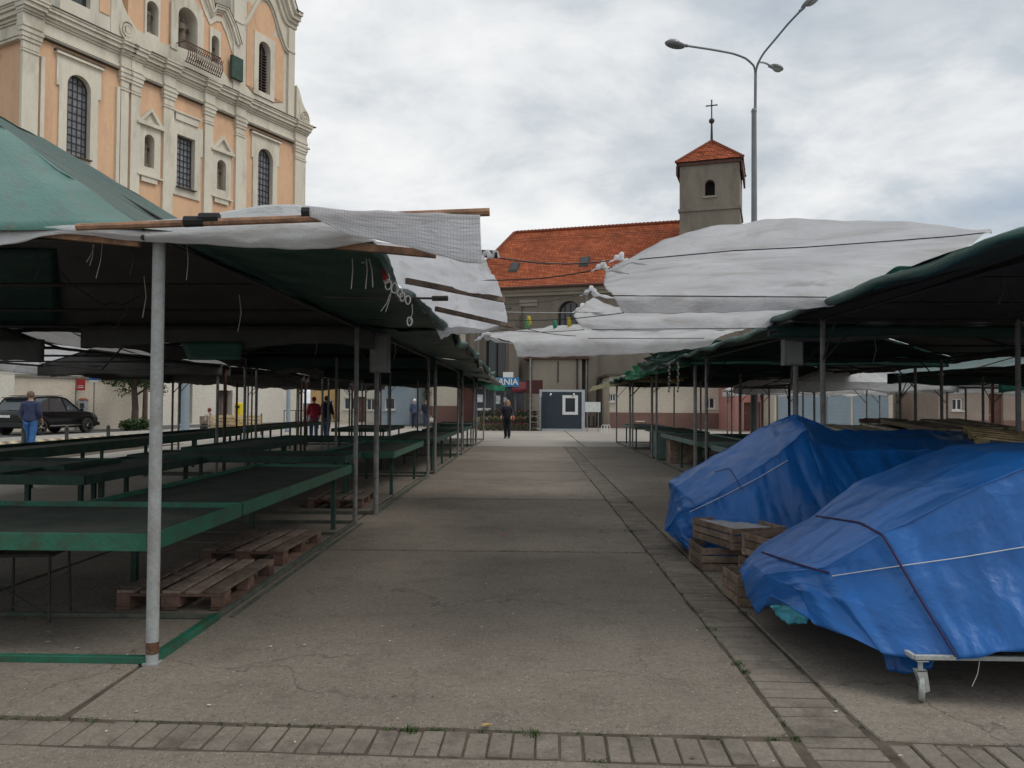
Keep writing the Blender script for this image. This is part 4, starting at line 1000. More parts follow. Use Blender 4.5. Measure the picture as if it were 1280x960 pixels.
# strings and rings hanging under the left eave
sx = [(439, 310, 439, 361, ), (452, 312, 458, 332), (457, 313, 457, 361), (460, 318, 466, 359), (487, 368, 476, 389), (490, 350, 482, 390), (515, 380, 512, 402), (118, 303, 108, 328), (116, 306, 112, 332), (233, 300, 233, 350), (128, 300, 120, 348)]
for i, (a, b, c, d) in enumerate(sx):
    Yh = 5.2 if a > 300 else 4.9
    rope('hanging_string', [P(a, b, Yh), P((a + c) / 2 + 2, (b + d) / 2, Yh), P(c, d, Yh)], .0035 if i in (0, 2, 3) else .002, ROPE_W,
         ['long white string hanging straight down left of the other strings', 'short curved string beside the long straight one', 'thin white string hanging third along the left roof edge', 'thick white string hanging just right of the thin one', 'slanting string under the white plastic loops', 'thin string dangling from the left of the loops', 'short string below the lowest white loop', 'short pale string left of the pale pole under the batten', 'second short pale string under the left batten', 'thin string hanging just right of the pale pole', 'slanting string between the batten and the pale pole'][i], 'string').__setitem__('group', 'strings under the left eave')
for i, (a, b, rr) in enumerate(((453, 322, 6), (483, 348, 6), (485, 356, 6), (493, 360, 6), (500, 366, 5), (503, 371, 5), (510, 375, 5), (512, 402, 5))):
    c = P(a, b, 5.3); q = []
    for k in range(13): q.append(c + Vector((math.cos(k * PI / 6) * rr * .0034, .01 * math.sin(k + i), math.sin(k * PI / 6) * rr * .0058)))
    m = MB().tube(q, .005, 6).build('plastic_ring', ROPE_W, smooth=True); setp(m, ['white loop hanging among the strings, left of the red tie', 'white plastic loop just below the red tie', 'second loop below the red tie', 'third plastic loop stepping down from the red tie', 'fourth plastic loop stepping down from the red tie', 'fifth plastic loop stepping down from the red tie', 'last plastic loop at the thin grey rail', 'lone white loop hanging beneath the thin grey rail'][i], 'ring', 'plastic loops hanging at the left roof edge')
m = MB(); c = P(481, 342, 5.3); m.sphere(c, (.02, .02, .05), 8, 6); setp(m.build('red_tie', flat('red_cloth', (.35, .02, .03)), smooth=True), 'small red tie above the white plastic loops', 'tie')

# ------------------------------------------------------------------ white awnings, right
sheet('white_awning', [pr([(775, 332, 4.95), (765, 336, 5.2), (757, 345, 6.0), (755, 358, 7.2), (765, 368, 8.0), (778, 391, 8.05)]),
      pr([(830, 301, 4.75), (820, 321, 5.25), (815, 334, 6.4), (815, 352, 7.4), (820, 369, 8.0), (822, 392, 8.05)]),
      pr([(900, 286, 4.7), (900, 313, 5.25), (895, 326, 6.4), (890, 347, 7.4), (885, 369, 8.0), (885, 391, 8.05)]),
      pr([(1000, 277, 4.7), (1000, 307, 5.25), (985, 322, 6.4), (965, 346, 7.4), (950, 369, 8.0), (950, 389, 8.05)]),
      pr([(1110, 277, 4.7), (1105, 300, 5.25), (1070, 318, 6.4), (1030, 344, 7.4), (1000, 369, 8.0), (1000, 387, 8.05)]),
      pr([(1190, 284, 4.8), (1190, 294, 5.25), (1145, 320, 6.2), (1080, 346, 7.3), (1035, 371, 8.0), (1030, 384, 8.05)]),
      pr([(1240, 290, 5.0), (1235, 292, 5.25), (1188, 324, 6.0), (1115, 352, 7.2), (1052, 374, 8.0), (1042, 384, 8.05)])],
      T_WHITE, None, nu=130, nv=110, wr=.028, wscale=(.7, 1.8), seed=11, label='big billowing white awning on the right side of the aisle', cat='awning', edge=.012, group='white awnings over the aisle')
m = MB(); A_ = [P(760, 336, 5.22), P(790, 325, 5.22), P(915, 313.5, 5.24), P(1007, 309, 5.24), P(1105, 302, 5.24), P(1190, 295.5, 5.24), P(1240, 290, 5.2)]; m.tube(A_, .004, 6); setp(m.build('tension_cord', WIRE, smooth=True), 'dark cord running through the big right awning', 'cord')
m = MB(); m.tube([P(762, 369.5, 7.98), P(1034, 371.5, 7.98)], .006, 6); setp(m.build('awning_rod', DARK_ST, smooth=True), 'thin dark rod along the far hem of the big right awning', 'rod')
sheet('teal_patch', [pr([(1095, 362, 7.0), (1092, 355, 6.95)]), pr([(1112, 354, 6.8), (1120, 333, 6.6)]), pr([(1145, 345, 6.4), (1148, 333, 6.35)])], T_TEAL, None, nu=16, nv=10, wr=.01, label='teal patch of cloth beside the big right awning', cat='cloth')
sheet('white_awning', [pr([(742, 372, 8.3), (722, 388, 9.0), (717, 396, 9.8), (730, 414, 10.0)]), pr([(770, 384, 8.3), (765, 390, 9.0), (760, 398, 9.8), (765, 414, 10.0)]), pr([(850, 380, 8.4), (850, 388, 9.0), (850, 398, 9.8), (850, 414, 10.0)]), pr([(920, 378, 8.4), (920, 388, 9.0), (915, 398, 9.8), (910, 413, 10.0)]), pr([(1020, 378, 8.3), (1000, 386, 9.0), (975, 396, 9.8), (962, 411, 10.0)])],
      T_WHITE, None, nu=80, nv=44, wr=.02, wscale=(.8, 3), seed=12, label='second white awning on the right, just beyond the big billowing one', cat='awning', edge=.02, group='white awnings over the aisle')
sheet('white_awning', [pr([(607, 417, 11.6), (606, 420, 11.8), (640, 428, 12.8), (647, 446, 12.9)]), pr([(660, 412, 10.8), (660, 417, 11.5), (665, 426, 12.8), (668, 447, 12.9)]), pr([(730, 405, 10.3), (730, 414, 11.3), (735, 424, 12.8), (740, 445, 12.9)]), pr([(820, 404, 10.2), (820, 413, 11.2), (820, 423, 12.8), (820, 441, 12.9)]), pr([(955, 402, 10.2), (935, 411, 11.2), (900, 421, 12.7), (885, 434, 12.8)])],
      T_WHITE, None, nu=90, nv=44, wr=.018, wscale=(.8, 3), seed=13, label='long white awning farthest down the aisle reaching almost across it', cat='awning', edge=.025, group='white awnings over the aisle')
for pts, Y_, lb in ((((735, 423), (880, 423)), 10.9, 'thin dark rod across the farthest white awning'), (((740, 412), (960, 410)), 9.95, 'thin dark rod in the second right awning')):
    m = MB(); m.tube([P(*pts[0], Y_), P(*pts[1], Y_)], .005, 6); setp(m.build('awning_rod', DARK_ST), lb, 'rod')
# knotted ends
for i, (cx, cy, Y_) in enumerate(((774, 322, 5.25), (752, 333, 5.4), (738, 364, 8.2), (728, 385, 9.2), (606, 420, 11.7))):
    m = MB(); c = P(cx, cy, Y_); s_ = Y_ / 980
    tt_ = [c + Vector((q_[0] * s_, q_[2] * s_, q_[1] * s_)) for q_ in ((-13, -6, 0), (-7, -3, 1), (-2, 1, 0), (2, 4, -1), (5, 1, 0), (2, -2, 2), (9, -4, 1), (20, -7, 0), (34, -9, 1))]
    m.tube([Vector(a_) for a_ in catmull(np.array([tuple(q_) for q_ in tt_]), 40)], [max(.6, (2.6 + 1.2 * math.sin(k_ * .9 + i)) * min(1, k_ / 8, (39 - k_) / 9)) * s_ for k_ in range(40)], 8)
    setp(m.build('cloth_knot', T_WHITE, smooth=True), ['upper white knot at the tip of the big right awning', 'lower white knot at the tip of the big right awning', 'white knot left of the second right awning', 'small white knot at the rim of the second right awning', 'white knot at the far left tip of the farthest awning'][i], 'knot')
# cables across
cab = [((622, 322, 5.0), (762, 326, 5.3)), ((600, 350, 6), (757, 335, 5.4)), ((630, 380, 7.7), (740, 365, 8.2)), ((634, 400, 9.4), (780, 391, 8.0)), ((640, 406, 9.6), (720, 420, 11)), ((460, 400, 9), (640, 385, 9.4)), ((625, 412, 9.6), (730, 412, 9.9)), ((634, 390, 9), (860, 384, 9.2))]
for i, (a, b) in enumerate(cab):
    pa, pb = P(*a), P(*b)
    rope('overhead_cable', [pa, pa.lerp(pb, .5), pb], .005 if i != 7 else .003, WIRE if i != 7 else ROPE_W, ['topmost dark cable strung across the aisle to the big right awning', 'second dark cable across the aisle against the red roof', 'dark cable rising to the white knot at the second awning', 'cable sloping up to the hem of the big right awning', 'short dark cable to the farthest awning', 'cable leaving the left roof below the battens', 'cable along the second right awning', 'thin pale line hung across the aisle before the arched window'][i], 'cable', sag=.03)
for (x_, y_, c, lb) in ((658, 404, (.1, .3, .12), 'green peg hanging on the line across the aisle'), (661, 400, (.55, .45, .05), 'small yellow peg on the line across the aisle'), (711, 402, (.6, .42, .03), 'yellow rag pinned on the line before the arched window'), (693, 404, (.03, .25, .15), 'small green rag on the line left of the yellow one')):
    m = MB(); p = P(x_, y_, 9.2); m.add([p + Vector(q) for q in ((-.02, 0, .05), (.02, .01, .05), (.035, 0, -.05), (-.015, .01, -.07), (0, .03, 0))], [(0, 1, 4), (1, 2, 4), (2, 3, 4), (3, 0, 4), (0, 3, 2, 1)]); setp(m.build('line_rag', flat('rag_%d' % x_, c)), lb, 'rag')
# folded ragged tarps at the right row
for i in range(7):
    a = (780 + i * 8, 468 - i * 5.5, 22 - i * 1.3); b = (850 + i * 9, 455 - i * 4.2, 17 - i * .6)
    rws = []
    for k in range(6):
        t_ = k / 5; x_, y_, Y_ = (a[j] + (b[j] - a[j]) * t_ for j in range(3)); d = random.uniform(-2, 2)
        rws.append(pr([(x_, y_ - 4 + d, Y_), (x_ + 2, y_ + 2 + d, Y_ + .1), (x_ + 1, y_ + 7 + d, Y_ + .2)]))
    sheet('folded_tarpaulin', rws, (T_BRIGHTG if i < 2 else T_GREEN), None, nu=36, nv=12, wr=.07, wscale=(3, 6), seed=60 + i, edge=.05, label='layer of folded green tarpaulin along the right row, %s' % ['outermost and brightest', 'bright second layer', 'third from the square', 'middle of the heap', 'darker one above the middle', 'second from the top', 'topmost next to the white awnings'][i], cat='tarpaulin', group='folded green tarpaulins on the right row')
for i in range(3):
    sheet('yellowed_sheet', [pr([(735 + i * 22, 490 - i * 6, 30 - i * 2), (740 + i * 22, 484 - i * 5, 30 - i)]), pr([(790 + i * 18, 478 - i * 4, 27 - i * 2), (792 + i * 18, 470 - i * 2, 27 - i)]), pr([(850 + i * 5, 480 - i * 3, 25 - i), (850 + i * 5, 466 - i, 25 - i)])], T_YELL, None, nu=30, nv=8, wr=.05, wscale=(2, 2), seed=80 + i, label='yellowed sheet over the last right stall, %s' % ['lowest strip with its tip over the square', 'middle strip', 'upper strip against the green folds'][i], cat='sheet', edge=.05)
# chains
for i, x_ in enumerate((836, 847)):
    m = MB()
    for k in range(9): m.sphere(P(x_ + (k % 2), 455 + k * 4.2, 13), (.018, .012, .028), 6, 4)
    setp(m.build('hanging_chain', GREY_ST), ['pale chain hanging from the right roof edge', 'second pale chain just right of the first'][i], 'chain')
# pale torn hems along the left flap edge and the green end
rws = []
for k in range(9):
    t_ = k / 8; x_ = 572 + 52 * t_; y_ = 420 + 56 * t_ + 6 * math.sin(t_ * 3); Y_ = 11 + 13 * t_
    rws.append(pr([(x_, y_, Y_), (x_ + 3, y_ + 3, Y_), (x_ + 2, y_ + 8, Y_ + .1)]))
sheet('torn_hem', rws, T_GREY, None, nu=60, nv=8, wr=.05, wscale=(3, 3), seed=70, edge=.06, label='frayed grey hem along the edge of the left roofs', cat='cloth')
sheet('green_cloth_end', [pr([(593, 473, 27), (598, 476, 27)]), pr([(610, 478, 28), (612, 488, 28)]), pr([(632, 482, 29), (630, 489, 29)])], T_BRIGHTG, None, nu=20, nv=8, wr=.04, wscale=(2, 2), label='bright green cloth corner beside the flower shop sign', cat='cloth', edge=.04)
# electrical boxes on poles
def meter(label, c, w, h, d, post):
    t = thing('meter_box', label, 'electrical box', c)
    m = MB(); m.box((-w / 2, -d / 2, 0), (w / 2, d / 2, h)); m.build('box', weathered('meter_box_grey_%d' % int(c[0]), (.2, .2, .19), var=.15, scale=6), t, bevel=.008)
    m = MB(); m.box((-w / 2 + .02, -d / 2 - .008, .02), (w / 2 - .02, -d / 2 - .001, h - .03)); m.build('door', weathered('meter_door_%d' % int(c[0]), (.26, .26, .25), var=.1, scale=6), t, bevel=.004)
    m = MB(); m.tube([(0, 0, 0), (0, .02, -.25)], .015, 6); m.build('conduit', DARK_ST, t)
meter('large grey meter box high on the pole at the second left stall', P(475, 466, 10.6), .26, .52, .16, 1)
meter('grey meter box high on the pole at the second right stall', P(990, 457, 10.2), .24, .34, .16, 1)
bpy.context.view_layer.update()
# rust patch at the foot of the pale pole
m = MB(); m.tube([(-2.22, 4.62, .06), (-2.22, 4.62, .13)], .0375, 12, cap=False); o = m.build('rust_patch', RUST, st1, smooth=True); o.location = -st1.location
# ================================================================== BUILDINGS
def plane_reader(o, ang):
    """photo pixel -> (along, up) on a vertical wall through o running at ang (radians from +X)"""
    d = Vector((math.cos(ang), math.sin(ang), 0)); nrm = Vector((-d.y, d.x, 0))
    def f(x, y):
        r_ = ray(x, y); s_ = (o - CAM_POS).dot(nrm) / r_.dot(nrm); p = CAM_POS + r_ * s_
        return (p - o).dot(d), p.z
    return f
# ---- baroque church, front
CO = Vector((-27.1, 42.0, 0)); CA = R(64)
F = plane_reader(CO, CA)
church = thing('baroque_church', 'large peach and cream baroque church with pilasters, niches with statues and a scrolled upper storey', 'church', CO, CA)
tR = F(380, 300)[0]                                  # right corner of the front
zC = F(387, 160)[1]; zE = zC - 1.75                    # cornice top, bottom of the entablature
def tt(x, y=260): return F(x, y)[0]
zbase = 8.6
win = []                                             # (x0,x1,z0,z1,kind)
w1 = (tt(82, 150), tt(112, 150), F(82, 193)[1], F(97, 94)[1])
w3 = (tt(321, 220), tt(340, 220), F(321, 255)[1], F(330, 188)[1])
wc = (tt(219.5, 200), tt(242.5, 200), F(219.5, 233)[1], F(220, 167)[1])
nA = (tt(179, 190), tt(192, 190), F(179, 208)[1], F(185, 168)[1])
nB = (tt(270, 220), tt(281.5, 220), F(270, 236)[1], F(275, 201)[1])
w3 = (w3[0], w3[1], w1[2], w1[3])
nB = (nB[0], nB[1], nA[2], nA[3])
door = (tt(272, 500), tt(289, 500), 0.05, F(280, 488)[1]); door2 = (tt(221, 500), tt(239, 500), 0.05, F(230, 478)[1])
holes = [arch(*[w1[i] for i in (0, 2, 1, 3)]), rect(*[wc[i] for i in (0, 2, 1, 3)]), arch(*[w3[i] for i in (0, 2, 1, 3)]), arch(*[nA[i] for i in (0, 2, 1, 3)]), arch(*[nB[i] for i in (0, 2, 1, 3)]),
         rect(door[0], door[2], door[1], door[3]), rect(door2[0], door2[2], door2[1], door2[3])]
m = MB(); m.slab(rect(0, zbase, tR, zE + .3), holes[:5], 0, .9); m.build('wall', PEACH, church)
m = MB(); m.slab(rect(0.02, 0, tR - .02, zbase), holes[5:], -.12, .6); m.box((-.1, -.22, zbase - .3), (tR + .1, .3, zbase + .02)); m.build('base_wall', BEIGE_L, church)
# side walls and mass behind, left return
m = MB(); m.box((0.3, 1.2, 0), (tR - .3, 24, zE + .2)); m.build('nave_body', PEACH, church)
m = MB(); m.slab(rect(-1, zbase, 30, zE + .3), [arch(3.6, w1[2], 5.5, w1[3]), arch(12, w1[2], 14, w1[3])], 0, .9)
o = m.build('side_wall', PEACH, church); 
Ms = Matrix.Rotation(R(-90), 4, 'Z')                 # local: side wall runs inward (+y), facing -x
o.matrix_local = Matrix.Translation((0, 30, 0)) @ Ms
o.data.transform(Matrix.Identity(4))
m = MB(); m.slab(rect(0, 0, 30, zbase), [], 0, .3); o = m.build('side_base_wall', BEIGE_L, church); o.matrix_local = Matrix.Translation((-.1, 30, 0)) @ Ms
for c_ in (4.6, 13):
    yy = 30 - (c_ if 0 else 0)
def framed(x0, x1, z0, z1, arched=True, bars=(4, 9), parent=church, depth=.32, gm=None, ears=True, hood=True, nm='window', w=.46):
    """surround with moulded head, recessed leaded glass"""
    sh = arch if arched else rect
    out = [(x0 - w, z0 - .55), (x1 + w, z0 - .55), (x1 + w, z1 - (1.0 if ears else -.5)), (x1 + w + (.16 if ears else 0), z1 - (1.0 if ears else -.5)), (x1 + w + (.16 if ears else 0), z1 + .88), (x0 - w - (.16 if ears else 0), z1 + .88), (x0 - w - (.16 if ears else 0), z1 - (1.0 if ears else -.5)), (x0 - w, z1 - (1.0 if ears else -.5))]
    if not ears: out = rect(x0 - w, z0 - .45, x1 + w, z1 + .6)
    m = MB(); m.slab(out, [sh(x0 + .015, z0 + .015, x1 - .015, z1 - .015)], -.1, depth - .075); fr = m.build('window_surround', CREAM, parent)
    if hood:
        m = MB(); m.box((x0 - w - .3, -.24, z1 + .88), (x1 + w + .3, .02, z1 + 1.0)); m.build('hood', STONE_D, fr)
        m = MB(); m.box((x0 - w - .24, -.26, z1 + .76), (x1 + w + .24, .015, z1 + .879)); m.build('moulding', CREAM, fr)
        m = MB(); m.box((x0 - w - .1, -.25, z0 - .66), (x1 + w + .1, .015, z0 - .551)); m.build('moulding', CREAM, fr)
    m = MB(); m.box((x0 - .04, -.30, z0 - .05), (x1 + .04, depth, z0 + .01)); m.build('sill', STONE_D, fr)
    m = MB(); m.slab(sh(x0, z0, x1, z1), [], depth, depth + .02); p = m.build('pane', gm or GLASS_LD, parent)
    m = MB(); nx, nz = bars
    for k in range(1, nx): x_ = x0 + (x1 - x0) * k / nx; top = z1 - ((x1 - x0) / 2 - math.sqrt(max(0, ((x1 - x0) / 2) ** 2 - (x_ - (x0 + x1) / 2) ** 2)) if arched else 0); m.box((x_ - .016, depth - .05, z0), (x_ + .016, depth - .012, top))
    for k in range(1, nz):
        z_ = z0 + (z1 - z0) * k / nz; hw = (x1 - x0) / 2; r_ = hw
        if arched and z_ > z1 - r_: hw = math.sqrt(max(.01, r_ * r_ - (z_ - (z1 - r_)) ** 2))
        c = (x0 + x1) / 2; m.box((c - hw, depth - .055, z_ - .016), (c + hw, depth - .008, z_ + .016))
    m.slab(sh(x0, z0, x1, z1), [sh(x0 + .06, z0 + .06, x1 - .06, z1 - .06)], depth - .07, depth)
    m.build('window_bars', DARK_ST, p)
    return fr
framed(*w1, bars=(5, 11)); framed(*w3, bars=(5, 11))
framed(*wc, arched=False, bars=(5, 9), ears=True, hood=False)
m = MB(); cx = (wc[0] + wc[1]) / 2; m.box((cx - .9, -.2, wc[3] + .881), (cx + .9, .02, wc[3] + 1.35)); m.box((cx - 1.05, -.28, wc[3] + 1.351), (cx + 1.05, .018, wc[3] + 1.45)); m.build('window_crest', CREAM, church)
for z_ in (w1, w3): 
    m = MB(); m.box((z_[0] - .3, -.12, z_[2] - 1.15), (z_[1] + .3, .012, z_[2] - .67)); m.build('apron_panel', CREAM, church)
def statue(parent, x, z, h, y=.42, arms=True):
    m = MB(); m.lathe([(.30 * h / 2, 0), (.27 * h / 2, .15 * h), (.21 * h / 2, .45 * h), (.27 * h / 2, .62 * h), (.29 * h / 2, .76 * h), (.22 * h / 2, .81 * h), (.09 * h / 2, .84 * h), (.085 * h / 2, .86 * h)], (x, y, z), 10, 1, .75)
    m.sphere((x + .01 * h, y - .02, z + .915 * h), (.062 * h, .065 * h, .08 * h), 10, 8)
    m.tube([(x - .13 * h, y, z + .77 * h), (x - .19 * h, y - .06 * h, z + .58 * h), (x - .04 * h, y - .15 * h, z + .60 * h)], [.05 * h, .045 * h, .03 * h], 7)
    m.tube([(x + .13 * h, y, z + .77 * h), (x + .19 * h, y - .03 * h, z + .60 * h), (x + .10 * h, y - .15 * h, z + .68 * h)], [.05 * h, .045 * h, .03 * h], 7)
    m.tube([(x - .1 * h, y - .1, z + .02 * h), (x, y - .12, z + .3 * h), (x + .1 * h, y - .08, z + .55 * h)], [.05 * h, .045 * h, .03 * h], 6)
    m.lathe([(.4 * h / 2, -.12 * h), (.4 * h / 2, -.02), (.34 * h / 2, 0)], (x, y, z), 10)
    return m.build('statue', STATUE, parent, smooth=True)
def niche(n_, ped=True, parent=church, w=.42, sth=None):
    x0, x1, z0, z1 = n_; c = (x0 + x1) / 2
    m = MB(); m.slab(rect(x0 - w, z0 - .5, x1 + w, z1 + .45), [arch(x0 + .015, z0 + .015, x1 - .015, z1 - .015)], -.1, .86)
    if ped:
        m.box((x0 - w - .18, -.3, z1 + .45), (x1 + w + .18, .018, z1 + .6))
        m.slab([(x0 - w - .15, z1 + .6), (x1 + w + .15, z1 + .6), (c, z1 + 1.65)], [[(x0 - w + .2, z1 + .68), (x1 + w - .2, z1 + .68), (c, z1 + 1.4)]], -.28, .018)
        m.slab([(x0 - w - .1, z1 + .6), (x1 + w + .1, z1 + .6), (c, z1 + 1.6)], [], -.1, .016)
        m.box((x0 - w - .12, -.24, z0 - .62), (x1 + w + .12, .018, z0 - .51)); m.box((x0 - .2, -.16, z0 - .95), (x1 + .2, .016, z0 - .62))
    fr = m.build('niche_surround', CREAM, parent)
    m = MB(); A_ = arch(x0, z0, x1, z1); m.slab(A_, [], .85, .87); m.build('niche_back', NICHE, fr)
    statue(fr, c, z0 + .32, (z1 - z0) * .74)
niche(nA); niche(nB)
for d_, lb in ((door, 'brown door'), (door2, 'tall door')):
    m = MB(); m.slab(rect(d_[0], 0, d_[1], d_[3]), [], .35, .45); dd = m.build('door', weathered('church_door', (.13, .10, .085), var=.2, scale=3), church)
    c = (d_[0] + d_[1]) / 2; m = MB(); m.box((c - .02, .33, .02), (c + .02, .349, d_[3] - .05)); m.box((c - .35, .33, 1.2), (c - .31, .347, 1.4)); m.build('door_fitting', DARK_ST, dd)
# pilasters
def pilaster(xa, xb, pr_=.18, z0=zbase, dbl=False):
    m = MB(); m.box((xa, -pr_, z0 + .9), (xb, .02, zE - 1.2)); 
    m.box((xa - .15, -pr_ - .15, z0 + .022), (xb + .15, .018, z0 + .55)); m.box((xa - .08, -pr_ - .08, z0 + .55), (xb + .08, .016, z0 + .9))
    for k, (dz, e_) in enumerate(((1.2, .05), (1.02, 0.01), (.62, .07), (.42, .12), (.16, .17))):
        z_a = zE - dz; z_b = zE - (1.08, .62, .42, .16, 0)[k]
        m.box((xa - e_, -pr_ - e_, z_a), (xb + e_, .014 - .002 * k, z_b))
    m.build('pilaster', CREAM, church)
    # entablature break over it
    m = MB()
    entab(m, xa - .06, xb + .06, pr_ + .03)
    m.build('entablature_break', CREAM, church)
EN = [(0, .16, .05), (.16, .30, .11), (.30, .88, .03), (.88, 1.0, .12), (1.0, 1.17, .22), (1.17, 1.42, .38), (1.42, 1.6, .5), (1.6, 1.69, .56)]
def entab(m, xa, xb, base):
    for a, b, e_ in EN:
        m.box((xa - e_ * .35, -base - e_, zE + a), (xb + e_ * .35, .3, zE + b - .004))
m = MB(); entab(m, -.1, tR + .1, .0); m.build('entablature', CREAM, church)
m = MB(); m.box((-.6, -.6, zE + 1.69), (tR + .6, 1.0, zE + 1.75)); m.box((-.3, -.24, zE - .08), (tR + .3, .2, zE - .005)); m.build('cornice_flashing', STONE_D, church)
P_ = [(23, 47, 120), (147, 158, 200), (159.5, 173, 200), (200.5, 215, 220), (252, 264, 240), (291, 303, 260), (365, 380, 280)]
for (a, b, y_) in P_:
    xa_, xb_ = tt(a, y_), tt(b, y_); d_ = (xb_ - xa_) * .07; pilaster(xa_ + d_, xb_ - d_)
for (a, b) in ((47, 52), (143, 147), (303, 306.5)):
    xa, xb = tt(a, 200), tt(b, 200); m = MB(); m.box((xa, -.16, zbase + .9), (xb, .017, zE - 1.1)); m.build('half_pilaster', CREAM, church)
# left return cornice
m = MB()
for a, b, e_ in EN: m.box((-e_ - .25, -.2 - e_ * .3, zE + a), (0.2, 30, zE + b - .006))
m.box((-.9, 0, zE + 1.69), (.5, 30, zE + 1.74))
m.build('side_entablature', CREAM, church)
fr = framed(3.4, 5.3, w1[2], w1[3], bars=(5, 11)); 
# (the side window group is turned onto the side wall)
fr.matrix_local = Matrix.Translation((0, 9.6, 0)) @ Ms
pn = [c for c in church.children if c.name.startswith('pane')][-1]; pn.matrix_local = Matrix.Translation((0, 9.6, 0)) @ Ms
# ---- upper storey
zU = zE + 1.75
YB = .9
def U(x, y): 
    a = F(x, y); return (a[0], a[1])
# right tower block
tx0, tx1 = tt(288, 90), tt(367, 100)
twh = (tt(322, 90), tt(337, 90), F(322, 113)[1], F(329, 52)[1])
body = [(tx0, zU), (tx1, zU), (tx1, F(367, 60)[1]), (tx1 - .4, F(355, 50)[1]), (tt(345, 45), F(345, 38)[1]), (tt(333, 30), F(333, 30)[1] - .1), (tt(322, 20), F(322, 20)[1] + .6), (tx0 + .8, F(306, 2)[1]), (tx0, F(300, 3)[1])]
ztop = F(367, 38)[1]
m = MB(); m.slab(rect(tx0, zU, tx1, ztop), [arch(twh[0], twh[2], twh[1], twh[3])], 0, .8); m.box((tx0 + .02, .8, zU), (tx1 - .02, 7, ztop - .02)); m.build('tower_wall', CREAM, church)
ip = F(308, 30), F(354, 40)
px0, px1 = F(308, 60)[0], F(354, 90)[0]; pz0 = F(308, 106)[1]
tw_top = ztop - .35
pan = [(px0, pz0), (px1, pz0), (px1, tw_top - .9), (px1 - .9, tw_top - 1.0)]
for k in range(7): t_ = k / 6; pan.append((px1 - .9 - (px1 - px0 - 1.2) * t_, tw_top - 1.0 + 1.5 * (t_ ** 1.3) - .5 * math.sin(PI * t_)))
pan.append((px0, tw_top + .4))
m = MB(); m.slab(pan, [rect(twh[0] - .42, twh[2] - .35, twh[1] + .42, twh[3] + .45)], -.05, .012); m.build('tower_panel', PEACH, church)
m = MB(); m.slab(rect(twh[0] - .42, twh[2] - .35, twh[1] + .42, twh[3] + .45), [arch(twh[0] + .015, twh[2] + .015, twh[1] - .015, twh[3] - .015)], -.1, .44); m.build('tower_window_surround', CREAM, church)
m = MB(); m.slab(arch(*[twh[i] for i in (0, 2, 1, 3)]), [], .45, .47); pn = m.build('belfry_opening', flat('belfry_dark', (.035, .028, .025), .9), church)
m = MB()
for k in range(14):
    z_ = twh[2] + .15 + (twh[3] - twh[2] - 1.0) * k / 13; m.box((twh[0] + .05, .25, z_), (twh[1] - .05, .44, z_ + .05))
m.box(((twh[0] + twh[1]) / 2 - .04, .22, twh[2]), ((twh[0] + twh[1]) / 2 + .04, .25, twh[3] - .1)); m.build('louvre', weathered('louvre_brown', (.08, .055, .045), var=.2, scale=4), pn)
# curved top cornice of the tower: straight ends and an arched middle
def moulding(name, path, steps, mat, parent, y_in=.6):
    """stack of strips following a curved line in the wall plane"""
    m = MB(); n = len(path)
    for (a, b, e_) in steps:
        v = []; 
        for i, (x_, z_) in enumerate(path):
            p0 = Vector(path[max(0, i - 1)]); p1 = Vector(path[min(n - 1, i + 1)]); d = (p1 - p0).normalized(); nn = Vector((-d.y, d.x))
            for h in (a, b):
                q = Vector((x_, z_)) + nn * h; v += [(q.x, -e_, q.y), (q.x, y_in, q.y)]
        f = []
        for i in range(n - 1):
            k = i * 4; j = k + 4
            f += [(k, j, j + 2, k + 2), (k + 2, j + 2, j + 3, k + 3), (k + 1, k, j, j + 1)[::-1]]
        f += [(0, 2, 3, 1), ((n - 1) * 4, (n - 1) * 4 + 1, (n - 1) * 4 + 3, (n - 1) * 4 + 2)]
        m.add(v, f)
    return m.build(name, mat, parent)
mid = (tx0 + tx1) / 2; hw = (tx1 - tx0) / 2
path = []
for k in range(33):
    t_ = -1 + 2 * k / 32; x_ = mid + t_ * (hw + .1); a = abs(t_)
    z_ = ztop - 1.2 + (0 if a > .72 else 3.0 * (0.5 + .5 * math.cos(PI * a / .72)))
    path.append((x_, z_))
m = MB(); m.slab([(tx0 + .02, ztop - 2)] + [(tx1 - .02, ztop - 2)] + [(x_, z_ + 1.25) for x_, z_ in path[::-1]], [], -.02, .75); m.build('tower_gable', CREAM, church)
ov = [(mid + 1.05 * math.cos(2 * PI * k / 24), ztop - .55 + 1.25 * math.sin(2 * PI * k / 24)) for k in range(24)]
m = MB(); m.slab(ov, [], -.06, -.01); m.build('oval_panel', PEACH, church)
moulding('tower_cornice', [(x_, z_ + 1.25) for x_, z_ in path], [(0, .3, .2), (.3, .55, .36), (.55, .9, .6), (.9, 1.15, .8)], CREAM, church, 4)
moulding('tower_flashing', [(x_, z_ + 1.25) for x_, z_ in path], [(1.15, 1.2, .84)], STONE_D, church, 4)
moulding('tower_moulding', [(x_, z_ - .9) for x_, z_ in path if x_ < tx1], [(0, .16, .14), (.16, .3, .26)], CREAM, church, .02)
m = MB(); m.box((tx0 + .1, -.2, zU + .02), (tx0 + 1.1, .05, ztop - .1)); m.box((tx1 - .75, -.2, zU + .02), (tx1 - .1, .05, ztop - .1)); m.box((tx1 - .02, .3, zU), (tx1 + .3, 6, ztop + .2)); m.build('tower_pilaster', CREAM, church)
m = MB(); m.box((tx0 - .25, -.45, F(290, 100)[1]), (tx0 + .75, -.21, F(290, 72)[1])); m.build('green_tablet', weathered('verdigris_panel', (.05, .085, .07), var=.3, scale=2), church)
